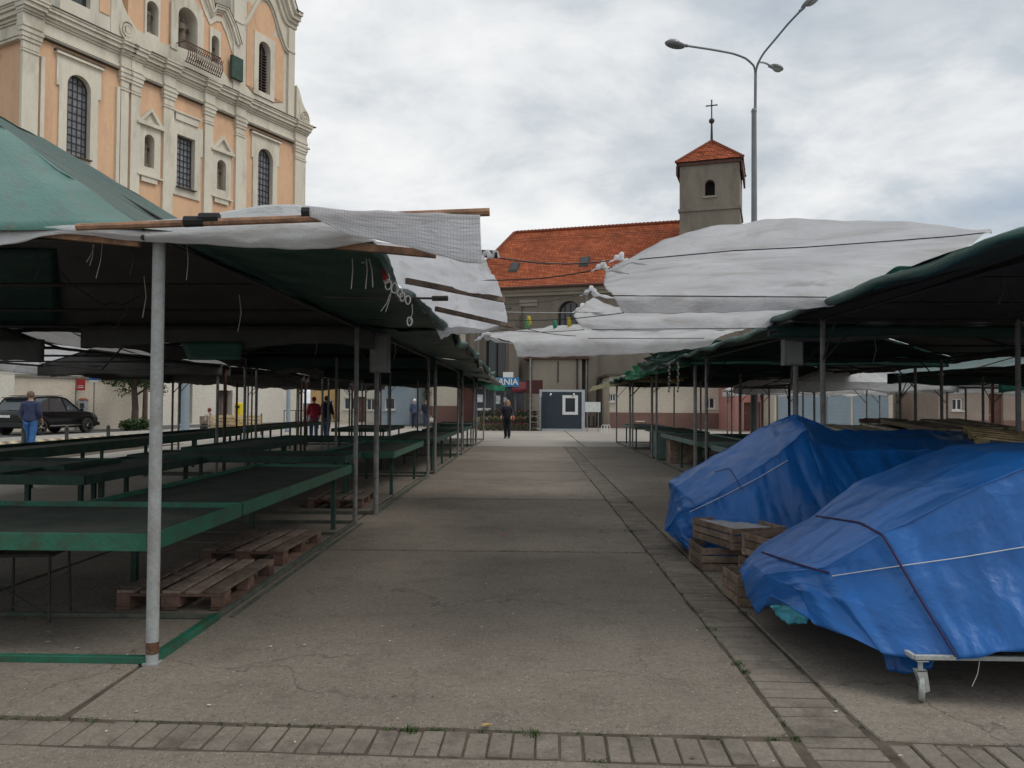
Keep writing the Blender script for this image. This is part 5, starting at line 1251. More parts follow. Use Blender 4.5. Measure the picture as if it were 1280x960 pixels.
# volutes
def volute(name, x0, z0, w, h, flip, parent=church):
    s_ = -1 if flip else 1; pts = [(x0, z0)]
    n = 20
    prof = [(0, 0), (1.0, 0), (1.12, .08), (1.15, .2), (1.05, .33), (.86, .42), (.66, .5), (.48, .62), (.34, .78), (.2, .92), (.0, 1.0)]
    m = MB(); loop = [(x0 + s_ * a * w, z0 + b * h) for a, b in prof]
    if flip: loop = loop[::-1]
    m.slab(loop, [], -.05, .8)
    c = (x0 + s_ * w * .68, z0 + h * .22)
    for r_ in (.34, .22, .1):
        ring = [(c[0] + r_ * w * math.cos(2 * PI * k / 20), c[1] + r_ * w * 1.15 * math.sin(2 * PI * k / 20)) for k in range(20)]
        ri = [(c[0] + (r_ - .06) * w * math.cos(2 * PI * k / 20), c[1] + (r_ - .06) * w * 1.15 * math.sin(2 * PI * k / 20)) for k in range(20)]
        m.slab(ring, [ri] if r_ > .15 else [], -.14, -.04)
    return m.build(name, CREAM, parent)
volute('volute', tx1 + .3, zU, 1.35, F(367, 105)[1] - zU, False)
lx1 = tt(173, 40)
# left upper block with its volute
lx0 = 1.2; lxe = tt(138, 30)
m = MB(); m.slab(rect(lx0, zU, lxe, zU + 9), [rect(tt(87, 0), F(95, 1)[1] - .1, tt(113, 5), zU + 8)], 0, .9); m.box((lx0 + .1, .9, zU), (lxe - .1, 7, zU + 9)); m.build('upper_wall', CREAM, church)
m = MB(); m.slab(rect(tt(124, 10), F(124, 14)[1], tt(137, 10), zU + 8), [], -.05, .012); m.build('upper_panel', PEACH, church)
m = MB(); m.slab(rect(tt(87, 0), F(95, 1)[1] - .1, tt(113, 5), zU + 8), [], .4, .42); m.build('upper_window', GLASS_DK, church)
volute('volute', lxe, zU, (tt(171, 40) - lxe) / 1.1, F(160, -20)[1] - zU, False)
# central gable with curving parapet
gx0, gx1 = tt(160, 20), tx0 + .1
big = (tt(220.5, 40), tt(244, 40), F(220, 62)[1], F(232, 11)[1])
sm1 = (tt(182, 30), tt(197, 30), F(182, 40)[1], F(190, 2)[1]); sm2 = (tt(263, 60), tt(273, 60), F(263, 79)[1], F(268, 45)[1])
gtop = [(gx1, F(287, 58)[1] + .1), (tt(283, 50), F(283, 35)[1]), (tt(276, 30), F(276, 22)[1] + .2), (tt(270, 24), F(270, 23)[1] + .3), (tt(262, 24), F(262, 24)[1] + .1), (tt(255, 15), F(255, 12)[1] + .3), (tt(249, 5), F(249, 0)[1] + .6), (tt(240, 0), F(240, -14)[1]), (tt(225, 0), F(225, -30)[1]), (tt(190, 0), F(190, -50)[1]), (gx0, F(160, -60)[1])]
m = MB(); m.slab([(gx0, zU), (gx1, zU)] + gtop, [arch(b_[0], b_[2], b_[1], b_[3]) for b_ in (big, sm1, sm2)], 0, 1.0); m.build('gable_wall', PEACH, church)
path = gtop[::-1]
moulding('gable_cornice', path, [(0, .15, .1), (.15, .3, .2), (.3, .5, .34), (.5, .6, .42)], CREAM, church, 1.2)
moulding('gable_flashing', path, [(.6, .64, .45)], STONE_D, church, 1.3)
moulding('gable_band', [(a, b - .5) for a, b in path], [(0, .4, .07)], CREAM, church, .012)
m = MB(); m.slab([(gx0 - .2, zU), (gx1, zU), (gx1, zU + .5), (tt(272, 80), F(272, 82)[1]), (tt(258, 76), F(258, 72)[1]), (tt(214, 60), F(214, 56)[1]), (tt(205, 54), F(205, 56)[1]), (gx0 - .2, F(172, 38)[1])], [], -.12, -.01); m.build('parapet', CREAM, church)
niche(big, ped=False, w=.5); niche(sm1, ped=False, w=.12); niche(sm2, ped=False, w=.12)
m = MB(); m.slab([(big[0] - .55, big[2] - .1), (big[0] - .02, big[2] - .1)] + [( (big[0] + big[1]) / 2 + (big[1] - big[0] + .04) / 2 * math.cos(PI - PI * k / 10), big[3] - (big[1] - big[0]) / 2 + (big[1] - big[0] + .04) / 2 * math.sin(PI * k / 10)) for k in range(11)] + [(big[1] + .02, big[2] - .1), (big[1] + .55, big[2] - .1), (big[1] + .55, big[3])] + [((big[0] + big[1]) / 2 + 1.05 * (big[1] - big[0]) * math.cos(PI * k / 8) * .72, big[3] - .1 + 1.0 * math.sin(PI * k / 8)) for k in range(9)] + [(big[0] - .55, big[3])], [], -.2, -.11); m.build('niche_arch', CREAM, church)
# balcony railing
ra, rb = tt(219, 60), tt(262, 80); zr0 = F(219, 73)[1]
rail = MB()
for k in range(18):
    x_ = ra + (rb - ra) * k / 17; q = []
    for j in range(9): t_ = j / 8; q.append((x_, -1.0 - .32 * math.sin(PI * t_) ** 1 * (1 - t_ * .4), zU + .12 + 1.35 * t_))
    rail.tube(q, .03, 5)
    if k < 17:
        for s_ in (0, 1): rail.tube([(x_ + .1, -1.1, zU + .3 + .6 * s_), (x_ + .22, -1.22, zU + .55 + .55 * s_), (x_ + .34, -1.1, zU + .75 + .55 * s_)], .022, 5)
for z_ in (.14, 1.47): rail.tube([(ra - .05, -1.0, zU + z_), (rb + .05, -1.0, zU + z_)], .035, 6)
for x_ in (ra - .05, rb + .05): rail.tube([(x_, -1.0, zU + 1.47), (x_, -.1, zU + 1.47)], .03, 6)
rail.build('balcony_railing', BROWN_ST, church)

# ---- beige wall with coping in front of the church, left
PO = P(-120, 530, 33.5); PO.z = 0; PA = R(64)
PF = plane_reader(PO, PA); pe = PF(186, 500)[0]
pw = thing('boundary_wall', 'beige rendered boundary wall with a moulded coping behind the parked car', 'wall', PO, PA)
m = MB(); m.box((0, 0, 0), (pe, .5, 3.0)); m.build('wall_face', BEIGE, pw)
m = MB(); m.box((0, -.1, 2.72), (pe, .6, 2.82)); m.box((0, -.2, 2.82), (pe, .7, 2.9)); m.box((0, -.28, 3.0), (pe, .78, 3.1)); m.build('coping', BEIGE_L, pw)
m = MB(); m.box((0, -.29, 3.1), (pe, .79, 3.14)); m.build('coping_cap', STONE_D, pw)
a_ = PF(0, 500)[0]; b_ = PF(15, 500)[0]
m = MB(); m.box((a_ - 3, -.18, 0), (b_, -.001, 3.6)); m.build('pier', BEIGE_L, pw)

# ---- grey chapel with red roof and tower
HO = P(600, 520, 58); HO.z = 0; HA = R(-17)
H = plane_reader(HO, HA)
chapel = thing('chapel', 'grey rendered chapel with long red tiled roof and square tower topped by a cross', 'church', HO, HA)
e0 = -1.2; x_t0, x_t1 = H(850, 300)[0], H(925, 260)[0]
zEv = H(660, 361)[1]
aw = (H(697, 400)[0], H(726, 400)[0], H(711, 440)[1], H(711, 376)[1]); tw2 = (H(607, 450)[0], H(632, 450)[0], H(620, 500)[1], H(620, 424)[1])
m = MB(); m.slab(rect(e0, 0, x_t1 + 2, zEv), [arch(*[aw[i] for i in (0, 2, 1, 3)]), rect(tw2[0], tw2[2], tw2[1], tw2[3])], 0, .6); m.box((e0, .6, 0), (x_t1 + 2, 11, zEv)); m.build('wall', CHAP, chapel)
m = MB(); m.slab(arch(*[aw[i] for i in (0, 2, 1, 3)]), [], .45, .47); pn = m.build('arched_window', GLASS_DK, chapel)
m = MB()
for k in range(1, 4): x_ = aw[0] + (aw[1] - aw[0]) * k / 4; m.box((x_ - .03, .38, aw[2]), (x_ + .03, .44, aw[3] - .15))
for k in range(1, 7): z_ = aw[2] + (aw[3] - aw[2] - .3) * k / 7; m.box((aw[0], .385, z_ - .025), (aw[1], .435, z_ + .025))
m.build('window_bars', DARK_ST, pn)
m = MB(); m.slab(rect(tw2[0], tw2[2], tw2[1], tw2[3]), [], .3, .32); pn = m.build('tall_window', GLASS_DK, chapel)
m = MB(); c = (tw2[0] + tw2[1]) / 2; m.box((c - .06, .2, tw2[2]), (c + .06, .29, tw2[3])); m.slab(rect(tw2[0], tw2[2], tw2[1], tw2[3]), [rect(tw2[0] + .08, tw2[2] + .08, tw2[1] - .08, tw2[3] - .08)], .15, .29); m.build('window_frame', DARK_ST, pn)
m = MB()
for a, b, za in ((592, 602, 395), (640, 652, 395), (738, 748, 400)):
    xa, xb = H(a, 450)[0], H(b, 450)[0]; z_ = H(a, za)[1]; m = MB(); m.box((xa, -.7, 0), (xb, -.002, z_)); m.slab([(xa, z_), (xb, z_), (xb, z_ + .7), (xa, z_ + .7)], [], -.25, -.001); m.build('buttress', CHAP, chapel)
m = MB(); m.box((e0, -.35, zEv - .3), (x_t0, .1, zEv)); m.box((e0, -.2, zEv - .55), (x_t0, .1, zEv - .3)); m.build('eaves_cornice', CHAP_L, chapel)
m = MB(); xa = H(650, 380)[0]; xb = H(672, 380)[0]; m.box((xa, -.12, H(660, 383)[1]), (xb, -.002, H(660, 375)[1])); m.build('wall_tablet', CHAP_L, chapel)
m = MB(); m.slab([(aw[0] - .9, aw[2] - .25), (aw[1] + .9, aw[2] - .25), (aw[1] + .5, aw[2] + .35), (aw[1] + .0, aw[2] + .95), (aw[0] - .0, aw[2] + .95), (aw[0] - .5, aw[2] + .35)], [arch(aw[0] - .01, aw[2] + .3, aw[1] + .01, aw[2] + 1.6)] if 0 else [], -.25, -.03) if 0 else m.box((aw[0] - .5, -.35, aw[2] - .3), (aw[1] + .5, .1, aw[2] - .12)); m.build('window_ledge', BEIGE_L, chapel)
for x_ in (602, 736):
    xx = H(x_, 450)[0]; m = MB(); m.tube([(xx, -.78, 0), (xx, -.78, zEv - .4), (xx, -.3, zEv - .1)], .07, 8); m.build('downpipe', GREY_ST, chapel)
m = MB(); m.tube([(e0, -.62, zEv + .02), (x_t0, -.62, zEv + .02)], .1, 8); m.build('gutter', BROWN_ST, chapel)
zR = zEv + 5.4; dR = 5.6; hipx = H(614, 298)[0]
def tiled(name, a, b, c, d, parent, rows=44, mat=TILES, step=.05):
    """stepped tile courses between eave line a-b and ridge line d-c"""
    a, b, c, d = map(Vector, (a, b, c, d)); n = (b - a).cross(d - a).normalized()
    if n.z < 0: n = -n
    m = MB(); uv = []; L_ = (d - a).length; along = (b - a).normalized()
    nx = 24
    for k in range(rows):
        t0, t1 = k / rows, (k + 1) / rows
        p0, q0 = a.lerp(d, t0), b.lerp(c, t0); p1, q1 = a.lerp(d, t1), b.lerp(c, t1)
        v = []
        for i in range(nx + 1):
            s_ = i / nx; w_ = noise.noise(Vector((s_ * 9, k * .35, 1.1))) * .035
            v.append(p0.lerp(q0, s_) + n * (step + w_)); 
        for i in range(nx + 1): s_ = i / nx; w_ = noise.noise(Vector((s_ * 9, (k + 1) * .35, 1.1))) * .035; v.append(p1.lerp(q1, s_) + n * (.0 + w_))
        for i in range(nx + 1): s_ = i / nx; w_ = noise.noise(Vector((s_ * 9, k * .35, 1.1))) * .035; v.append(p0.lerp(q0, s_) + n * (w_))
        f = [(i, i + 1, nx + 2 + i, nx + 1 + i) for i in range(nx)] + [(2 * nx + 2 + i, 2 * nx + 3 + i, i + 1, i) for i in range(nx)]
        m.add(v, f)
    o = m.build(name, mat, parent)
    uvl = o.data.uv_layers.new(name='UVMap')
    up = (d - a) - along * (d - a).dot(along); up.normalize()
    co = np.array([((Vector(v_) - a).dot(along), (Vector(v_) - a).dot(up)) for v_ in m.v])
    li = np.zeros(len(o.data.loops), dtype=int); o.data.loops.foreach_get('vertex_index', li)
    uvl.data.foreach_set('uv', co[li].astype(np.float32).ravel()); o['kind'] = 'stuff' if 0 else o.get('kind', '')
    del o['kind']
    return o
tiled('roof_tiles', (e0 - .3, -.6, zEv), (x_t0 + .1, -.6, zEv), (x_t0 + .1, dR, zR), (hipx, dR, zR), chapel, 46)
tiled('roof_tiles', (e0 - .3, 11.6, zEv), (e0 - .3, -.6, zEv), (hipx, dR - .01, zR), (hipx, dR, zR), chapel, 46)
m = MB(); m.add([(e0, 11.6, zEv), (x_t0, 11.6, zEv), (x_t0, dR, zR), (hipx, dR, zR)], [(3, 2, 1, 0)]); m.build('roof_back', TILES, chapel)
m = MB(); n_ = 46
for k in range(n_): x_ = hipx + (x_t0 - hipx) * k / n_; m.tube([(x_, dR, zR + .03), (x_ + (x_t0 - hipx) / n_ + .04, dR, zR + .07)], [.15, .18], 7)
for k in range(34):
    a_, b_ = Vector((e0 - .3, -.6, zEv)).lerp(Vector((hipx, dR, zR)), k / 34), Vector((e0 - .3, -.6, zEv)).lerp(Vector((hipx, dR, zR)), (k + 1.1) / 34); m.tube([a_ + Vector((0, 0, .06)), b_ + Vector((0, 0, .06))], [.16, .13], 7)
m.build('ridge_tiles', TILES, chapel)
for a, b in ((634, 337), (719, 333)):
    tx, tz = H(a, b); t_ = .32 if a < 700 else .36
    p0 = Vector((e0, -.6, zEv)); fr_ = t_
    yy = -.6 + (dR + .6) * fr_; zz = zEv + (zR - zEv) * fr_; x_ = H(a, b)[0] * 1.04
    m = MB(); sl = (zR - zEv) / (dR + .6); m.add([(x_ - .35, yy - .4, zz - .4 * sl + .12), (x_ + .35, yy - .4, zz - .4 * sl + .12), (x_ + .35, yy + .4, zz + .4 * sl + .25), (x_ - .35, yy + .4, zz + .4 * sl + .25), (x_ - .35, yy - .4, zz - .4 * sl - .1), (x_ + .35, yy - .4, zz - .4 * sl - .1), (x_ + .35, yy + .4, zz + .4 * sl - .1), (x_ - .35, yy + .4, zz + .4 * sl - .1)], [(0, 1, 2, 3), (4, 5, 1, 0), (5, 6, 2, 1), (7, 4, 0, 3)]); sk = m.build('skylight', DARK_ST, chapel)
    m = MB(); m.add([(x_ - .26, yy - .3, zz - .3 * sl + .17), (x_ + .26, yy - .3, zz - .3 * sl + .17), (x_ + .26, yy + .3, zz + .3 * sl + .26), (x_ - .26, yy + .3, zz + .3 * sl + .26)], [(0, 1, 2, 3)]); m.build('pane', GLASS_DK, sk)
# tower
zT = H(887, 206)[1]; zb_ = H(887, 262)[1]; ty = 1.0; tw = x_t1 - x_t0
o_win = (H(881.5, 240)[0], H(894, 240)[0], H(887, 246)[1], H(887, 226)[1]); o2 = (H(879, 290)[0], H(893, 290)[0], H(887, 300)[1], H(887, 288)[1])
m = MB(); m.slab(rect(x_t0, 0, x_t1, zT), [arch(*[o_win[i] for i in (0, 2, 1, 3)]), rect(o2[0], o2[2], o2[1], o2[3])], -.3, .3)
m.box((x_t0, .3, 0), (x_t0 + .3, tw + .2, zT)); m.box((x_t1 - .3, .3, 0), (x_t1, tw + .2, zT)); m.box((x_t0 + .3, tw - .1, 0), (x_t1 - .3, tw + .2, zT))
m.build('tower_wall', CHAP, chapel)
m = MB(); m.box((x_t0 - .08, -.4, zb_ - .12), (x_t1 + .08, tw + .3, zb_ + .08)); m.build('string_course', CHAP, chapel)
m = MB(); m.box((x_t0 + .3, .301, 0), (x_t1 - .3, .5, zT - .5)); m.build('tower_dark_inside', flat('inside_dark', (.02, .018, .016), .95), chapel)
m = MB(); m.box((o_win[0] - .15, -.38, o_win[2] - .15), (o_win[1] + .15, -.28, o_win[2] - .01)); m.build('sill', CHAP_L, chapel)
zA = H(887, 172)[1] + .35; ev = .22
m = MB(); m.box((x_t0 - ev + .1, -.3 - ev + .1, zT - .05), (x_t1 + ev - .1, tw + .2 + ev - .1, zT + .18)); m.box((x_t0 - ev, -.3 - ev, zT - .65), (x_t0 - ev + .12, tw + .2 + ev, zT - .052)); m.box((x_t1 + ev - .12, -.3 - ev, zT - .65), (x_t1 + ev, tw + .2 + ev, zT - .052)); m.build('eaves_board', BROWN_ST, chapel)
cx, cy = (x_t0 + x_t1) / 2, (tw - .1) / 2; zc = zT + .18
cn = [(x_t0 - ev, -.3 - ev, zc), (x_t1 + ev, -.3 - ev, zc), (x_t1 + ev, tw + .2 + ev, zc), (x_t0 - ev, tw + .2 + ev, zc)]
for i in range(4): tiled('tower_roof_tiles', cn[i], cn[(i + 1) % 4], (cx + .01, cy, zA), (cx, cy, zA), chapel, 14, step=.06)
m = MB()
for i in range(4):
    for k in range(16):
        a_, b_ = Vector(cn[i]).lerp(Vector((cx, cy, zA)), k / 16), Vector(cn[i]).lerp(Vector((cx, cy, zA)), (k + 1.1) / 16); m.tube([a_ + Vector((0, 0, .05)), b_ + Vector((0, 0, .05))], [.12, .09], 6)
m.build('hip_tiles', TILES, chapel)
zX = H(887, 138)[1] + 1.4; h_ = zX - zA
m = MB(); m.tube([(cx, cy, zA - .2), (cx, cy, zA + h_ * .45)], [.1, .06], 8); m.sphere((cx, cy, zA + h_ * .5), .2, 10, 8); m.tube([(cx, cy, zA + h_ * .5), (cx, cy, zX)], .045, 6); m.tube([(cx - .33, cy, zX - .36), (cx + .33, cy, zX - .36)], .045, 6)
for p_ in ((cx - .35, cy, zX - .36), (cx + .35, cy, zX - .36), (cx, cy, zX)): m.sphere(p_, .06, 6, 5)
m.build('cross', DARK_ST, chapel)
# plain annexe in front of the chapel
AO = P(661, 520, 55); AO.z = 0
AF = plane_reader(AO, R(-6))
an = thing('chapel_annexe', 'plain pale grey flat roofed annexe behind the navy container', 'building', AO, R(-6)); ax = AF(727, 500)[0]; az = AF(690, 449)[1]
m = MB(); m.box((0, 0, 0), (ax, 3, az)); m.build('wall', CHAP_L, an)
m = MB(); m.box((-.4, -.25, az), (ax + .5, 3.2, az + .25)); m.build('roof_edge', BROWN_ST, an)
m = MB(); m.tube([(ax - .3, -.1, 0), (ax - .3, -.1, az)], .06, 8); m.tube([(.15, -.1, 0), (.15, -.1, az)], .06, 8); m.build('downpipe', DARK_ST, an)
m = MB(); m.box((2.0, -.05, 3.0), (2.08, -.001, 4.5)); m.build('wall_slot', DARK_ST, an)

# ---- generic low buildings seen under the roofs
def building(name, label, xa, xb, ybase, z, wall, plinth=None, ph=1.0, wins=(), doors=(), roof=True, depth=8, cat='building', ang=0):
    a, b = P(xa, 500, ybase), P(xb, 500, ybase); w = b.x - a.x
    t = thing(name, label, cat, (a.x, ybase, 0), R(ang))
    holes = []
    conv = lambda q: (P(q[0], 500, ybase).x - a.x, P(q[0], q[3], ybase).z, P(q[1], 500, ybase).x - a.x, P(q[0], q[2], ybase).z)
    hs = [conv(q) for q in wins]; ds = [conv(q) for q in doors]
    ds = [(d[0], 0.02, d[2], d[3]) for d in ds]
    m = MB(); m.slab(rect(0, 0, w, z), [rect(*h) for h in hs + ds], 0, .35); m.box((0, .35, 0), (w, depth, z)); m.build('wall', wall, t)
    if plinth:
        cur = 0; m = MB()
        segs = sorted((d[0], d[2]) for d in ds)
        for s0, s1 in segs + [(w, w)]:
            if s0 > cur + .02: m.box((cur, -.06, 0), (s0, -.002, ph))
            cur = s1
        m.build('plinth', plinth, t)
    for h in hs:
        m = MB(); m.slab(rect(*h), [rect(h[0] + .07, h[1] + .07, h[2] - .07, h[3] - .07)], .1, .18); c = (h[0] + h[2]) / 2; m.box((c - .03, .11, h[1] + .07), (c + .03, .17, h[3] - .07)); f = m.build('window_frame', WHITE, t)
        m = MB(); m.slab(rect(*h), [], .2, .22); m.build('pane', GLASS_DK, f)
        m = MB(); m.box((h[0] - .08, -.12, h[1] - .07), (h[2] + .08, .1, h[1] - .001)); m.build('sill', BEIGE_L, f)
    for d in ds:
        m = MB(); m.slab(rect(*d), [], .2, .25); dd = m.build('door', weathered('door_%d' % int(abs(d[0] * 100)), (.14, .07, .055), var=.2, scale=3), t)
        m = MB(); m.box((d[0] + .1, .15, 1.0), (d[0] + .16, .199, 1.15)); m.build('handle', GREY_ST, dd)
    if roof: m = MB(); m.box((-.2, -.3, z), (w + .2, depth, z + .15)); m.build('roof', STONE_D, t)
    return t
building('low_house', 'long beige house with a red brown plinth behind the right hand stalls', 762, 918, 50, 3.3, BEIGE, PLINTH, 1.0, wins=[(880, 894, 497, 511), (796, 804, 519, 526), (762, 770, 492, 502)])
building('pink_shop', 'small pink walled shop with a dark red doorway', 919, 958, 46, 3.2, PINK, None, wins=[], doors=[(930, 951, 503, 0)])
building('yellow_house', 'narrow strip of yellow house beside the pink shop', 959, 968, 48, 3.2, YELLOW_W)
g_ = building('garage_row', 'row of blue grey roller shutters beyond the right stalls', 968, 1116, 44, 3.0, BEIGE)
a = P(972, 500, 44); w_ = P(1113, 500, 44).x - a.x
for k in range(3):
    x0 = .2 + k * w_ / 3
    for j in range(22):
        m = MB(); m.box((x0, -.04 - .015 * (j % 2), .05 + j * .105), (x0 + w_ / 3 - .15, -.002, .05 + j * .105 + .098)); m.build('slat', BLUEGREY, g_)
building('beige_house', 'beige house with two small windows right of the roller shutters', 1117, 1172, 47, 3.4, BEIGE, None, wins=[(1121, 1130, 504, 516), (1150, 1158, 498, 512)])
building('brown_house', 'brownish low house at the right behind the teal roof', 1173, 1345, 42, 3.0, weathered('brown_render', (.30, .24, .2), var=.15, scale=.8), PLINTH, .8, wins=[(1190, 1204, 498, 513)], doors=[(1236, 1254, 492, 0)])
building('yellow_shopfront', 'orange yellow shopfront left of the row of pale kiosks', 388, 424, 62, 3.6, YELLOW_W, None, wins=[(402, 416, 500, 516)])
building('pale_shop', 'pale shop with red brown display behind the left stalls', 425, 474, 60, 3.4, BEIGE_L, None, wins=[(430, 446, 497, 512), (458, 470, 498, 513)], doors=[(448, 456, 496, 0)])
building('blue_grey_kiosk', 'pale blue grey kiosk behind the old man in the left background', 476, 512, 54, 3.0, BLUEGREY, None, wins=[(481, 494, 497, 512)])
building('walled_house', 'beige wall with red brown lower half between the stalls and the flower shop', 544, 572, 52, 3.5, BEIGE, PLINTH, 1.35)
building('dark_brown_booth', 'dark brown booth with shelves beside the flower shop', 573, 592, 47, 2.9, weathered('booth_brown', (.07, .03, .025), var=.2, scale=2), None, depth=3)
building('tall_far_house', 'tall plain far house hidden behind the end of the left roofs', 540, 606, 80, 9.5, BEIGE, PLINTH, 1.2, wins=[(552, 560, 470, 482), (580, 588, 470, 482)])
building('far_house', 'far beige house closing the street on the left', 512, 545, 90, 5, BEIGE, PLINTH, 1.2, wins=[(520, 526, 490, 497)])
# ---- flower shop
FO = P(593, 500, 47); FO.z = 0
fs = thing('flower_shop', 'glass fronted flower shop with red awning and blue sign behind banks of flowers', 'shop', FO); fw = P(657, 500, 47).x - FO.x
m = MB(); m.box((0, .3, 0), (fw, 4, 2.9)); m.box((0, -.05, 2.45), (fw, .3, 2.9)); m.box((0, 0, 0), (fw, .3, .5)); m.build('body', weathered('shop_dark', (.05, .055, .05), var=.3, scale=2), fs)
for k in range(5):
    m = MB(); x0 = k * fw / 5; m.slab(rect(x0 + .01, .5, x0 + fw / 5 - .01, 2.45), [rect(x0 + .06, .56, x0 + fw / 5 - .06, 2.4)], .08, .16); f = m.build('window_frame', GREY_ST, fs)
    m = MB(); m.slab(rect(x0 + .06, .56, x0 + fw / 5 - .06, 2.4), [], .12, .13); m.build('pane', GLASS_DK, f)
for x_, z_, w_, h_ in ((.15, 1.6, .35, .45), (1.3, 1.5, .25, .5), (.1, 1.1, .9, .14), (1.75, 1.6, .2, .3)):
    m = MB(); m.box((x_, .055, z_), (x_ + w_, .07, z_ + h_)); m.build('notice', weathered('notice_paper', (.5, .52, .52), var=.4, scale=7), fs)
a_ = P(640, 484, 46); m = MB(); x0 = a_.x - FO.x; m.add([(x0, -1.3, 2.35), (fw + .05, -1.3, 2.35), (fw + .05, 0, 2.85), (x0, 0, 2.85), (x0, -1.3, 2.2), (fw + .05, -1.3, 2.2)], [(0, 1, 2, 3), (4, 5, 1, 0)]); m.build('red_awning', flat('red_awning_cloth', (.11, .012, .02), .8), fs)
m = MB(); m.box((fw + .02, -1.4, 2.1), (fw + 1.0, -1.25, 2.9)); m.build('red_fascia', flat('red_fascia_paint', (.07, .018, .018), .7), fs)
SX0, SX1 = P(617, 478, 46).x, P(649, 478, 46).x; zs0, zs1 = P(640, 483.5, 46).z, P(640, 472, 46).z
sg = thing('shop_sign', 'blue shop sign with white capital letters above the flower shop', 'sign', (SX1, 45.9, 0))
m = MB(); m.box((-(SX1 - SX0), 0, zs0), (0, .08, zs1)); m.build('sign_board', flat('sign_blue', (.03, .19, .42), .5), sg)
fc = bpy.data.curves.new('lettering', 'FONT'); fc.body = 'RNIA'; fc.size = .50; fc.extrude = .01; fc.offset = .012; fc.align_x = 'RIGHT'; fc.align_y = 'CENTER'; fc.space_character = 1.0
tmp = bpy.data.objects.new('text_source', fc); COL.objects.link(tmp); bpy.context.view_layer.update()
lm = bpy.data.meshes.new_from_object(tmp.evaluated_get(bpy.context.evaluated_depsgraph_get())); bpy.data.objects.remove(tmp)
fo = bpy.data.objects.new('lettering', lm); link(fo, sg); fo.location = (-.06, -.012, (zs0 + zs1) / 2); fo.rotation_euler = (R(90), 0, 0); lm.materials.clear(); lm.materials.append(WHITE)
m = MB(); m.box((-.95, .02, zs1 + .01), (-.35, .09, zs1 + .32)); m.build('sign_box', WHITE, sg)
# flowers: leafy tiers with coloured heads
fm = [flat('petal_%d' % i, c, .7) for i, c in enumerate(((.30, .03, .04), (.38, .17, .03), (.34, .09, .16), (.42, .38, .30), (.22, .04, .13), (.36, .29, .06)))]
def plant(label, c, r_, h, petal, n=13, nl=70, group='flower pots before the flower shop'):
    t = thing('flower_pot', label, 'plant', c, 0, group)
    m = MB(); m.lathe([(r_ * .38, 0), (r_ * .55, h * .35), (r_ * .6, h * .36)], (0, 0, 0), 10); m.build('pot', weathered('pot_%d' % random.randint(0, 10 ** 6), (.08, .06, .05)), t)
    m = MB(); m2 = MB()
    for i in range(nl):
        a = random.uniform(0, 2 * PI); e_ = random.uniform(-.2, 1.3); q = Vector((math.cos(a) * math.cos(e_) * r_, math.sin(a) * math.cos(e_) * r_, h * .4 + math.sin(e_) * h * .5)) * random.uniform(.7, 1)
        u = Vector((random.uniform(-1, 1), random.uniform(-1, 1), random.uniform(-.5, 1))).normalized() * r_ * .28; v = u.cross(Vector((random.random(), random.random(), random.random()))).normalized() * r_ * .14
        m.add([q - u, q + v, q + u, q - v], [(0, 1, 2, 3)])
    for i in range(n):
        a = random.uniform(0, 2 * PI); e_ = random.uniform(.1, 1.4); q = Vector((math.cos(a) * math.cos(e_) * r_, math.sin(a) * math.cos(e_) * r_, h * .45 + math.sin(e_) * h * .52))
        m2.sphere(q, (r_ * .11, r_ * .11, r_ * .08), 6, 4)
    m.build('leaves', LEAF, t, kind='stuff'); m2.build('blossom', petal, t, kind='stuff')
    return t
cols = ['red', 'orange', 'pink', 'white', 'purple', 'yellow']
random.seed(21)
for r_i in range(3):
    for k in range(9):
        ci = (k * 2 + r_i) % 6
        x_ = P(596, 520, 45).x + .32 + k * .36 + r_i * .05
        plant('pot of %s flowers, %s from the left on the %s tier before the flower shop' % (cols[ci], ['first', 'second', 'third', 'fourth', 'fifth', 'sixth', 'seventh', 'eighth', 'ninth'][k], ['ground', 'middle', 'upper'][r_i]),
              (x_, 43.9 + r_i * .55, [0.0, .38, .75][r_i]), .2, .46, fm[ci])
t = thing('flower_stand', 'stepped dark stand carrying the flower pots', 'stand', (P(596, 520, 45).x + 1.75, 44.3, 0)); m = MB(); m.box((-1.7, -.15 + .28, 0), (1.7, .33, .37)); m.build('shelf', WOOD_C, t); m = MB(); m.box((-1.7, .34, 0), (1.7, .95, .74)); m.build('shelf', WOOD_C, t)
# ---- navy container kiosk
KO = P(674, 537, 44.5); KO.z = 0
kw = P(731, 520, 44.5).x - KO.x; kh = P(700, 487, 44.5).z
ki = thing('container_kiosk', 'navy blue container kiosk with pale frame and one white window', 'kiosk', KO)
wx0, wx1 = P(704, 500, 44.5).x - KO.x, P(721.5, 500, 44.5).x - KO.x; wz0, wz1 = P(710, 517.5, 44.5).z, P(710, 495, 44.5).z
m = MB(); m.slab(rect(.1, .12, kw - .1, kh - .12), [rect(wx0, wz0, wx1, wz1)], 0, .1)
x_ = .12
m.box((.1, .1, .1), (kw - .1, 2.4, kh - .1)); m.build('wall', NAVY, ki)
m = MB()
for k in range(30):
    x_ = .14 + (kw - .3) * k / 29
    if wx0 - .14 < x_ < wx1 + .1: m.box((x_, -.018, .12), (x_ + .03, -.001, wz0 - .1)); m.box((x_, -.018, wz1 + .1), (x_ + .03, -.001, kh - .12)); continue
    m.box((x_, -.018, .12), (x_ + .03, -.001, kh - .12))
setp(m.build('corrugation', NAVY, ki), kind='stuff')
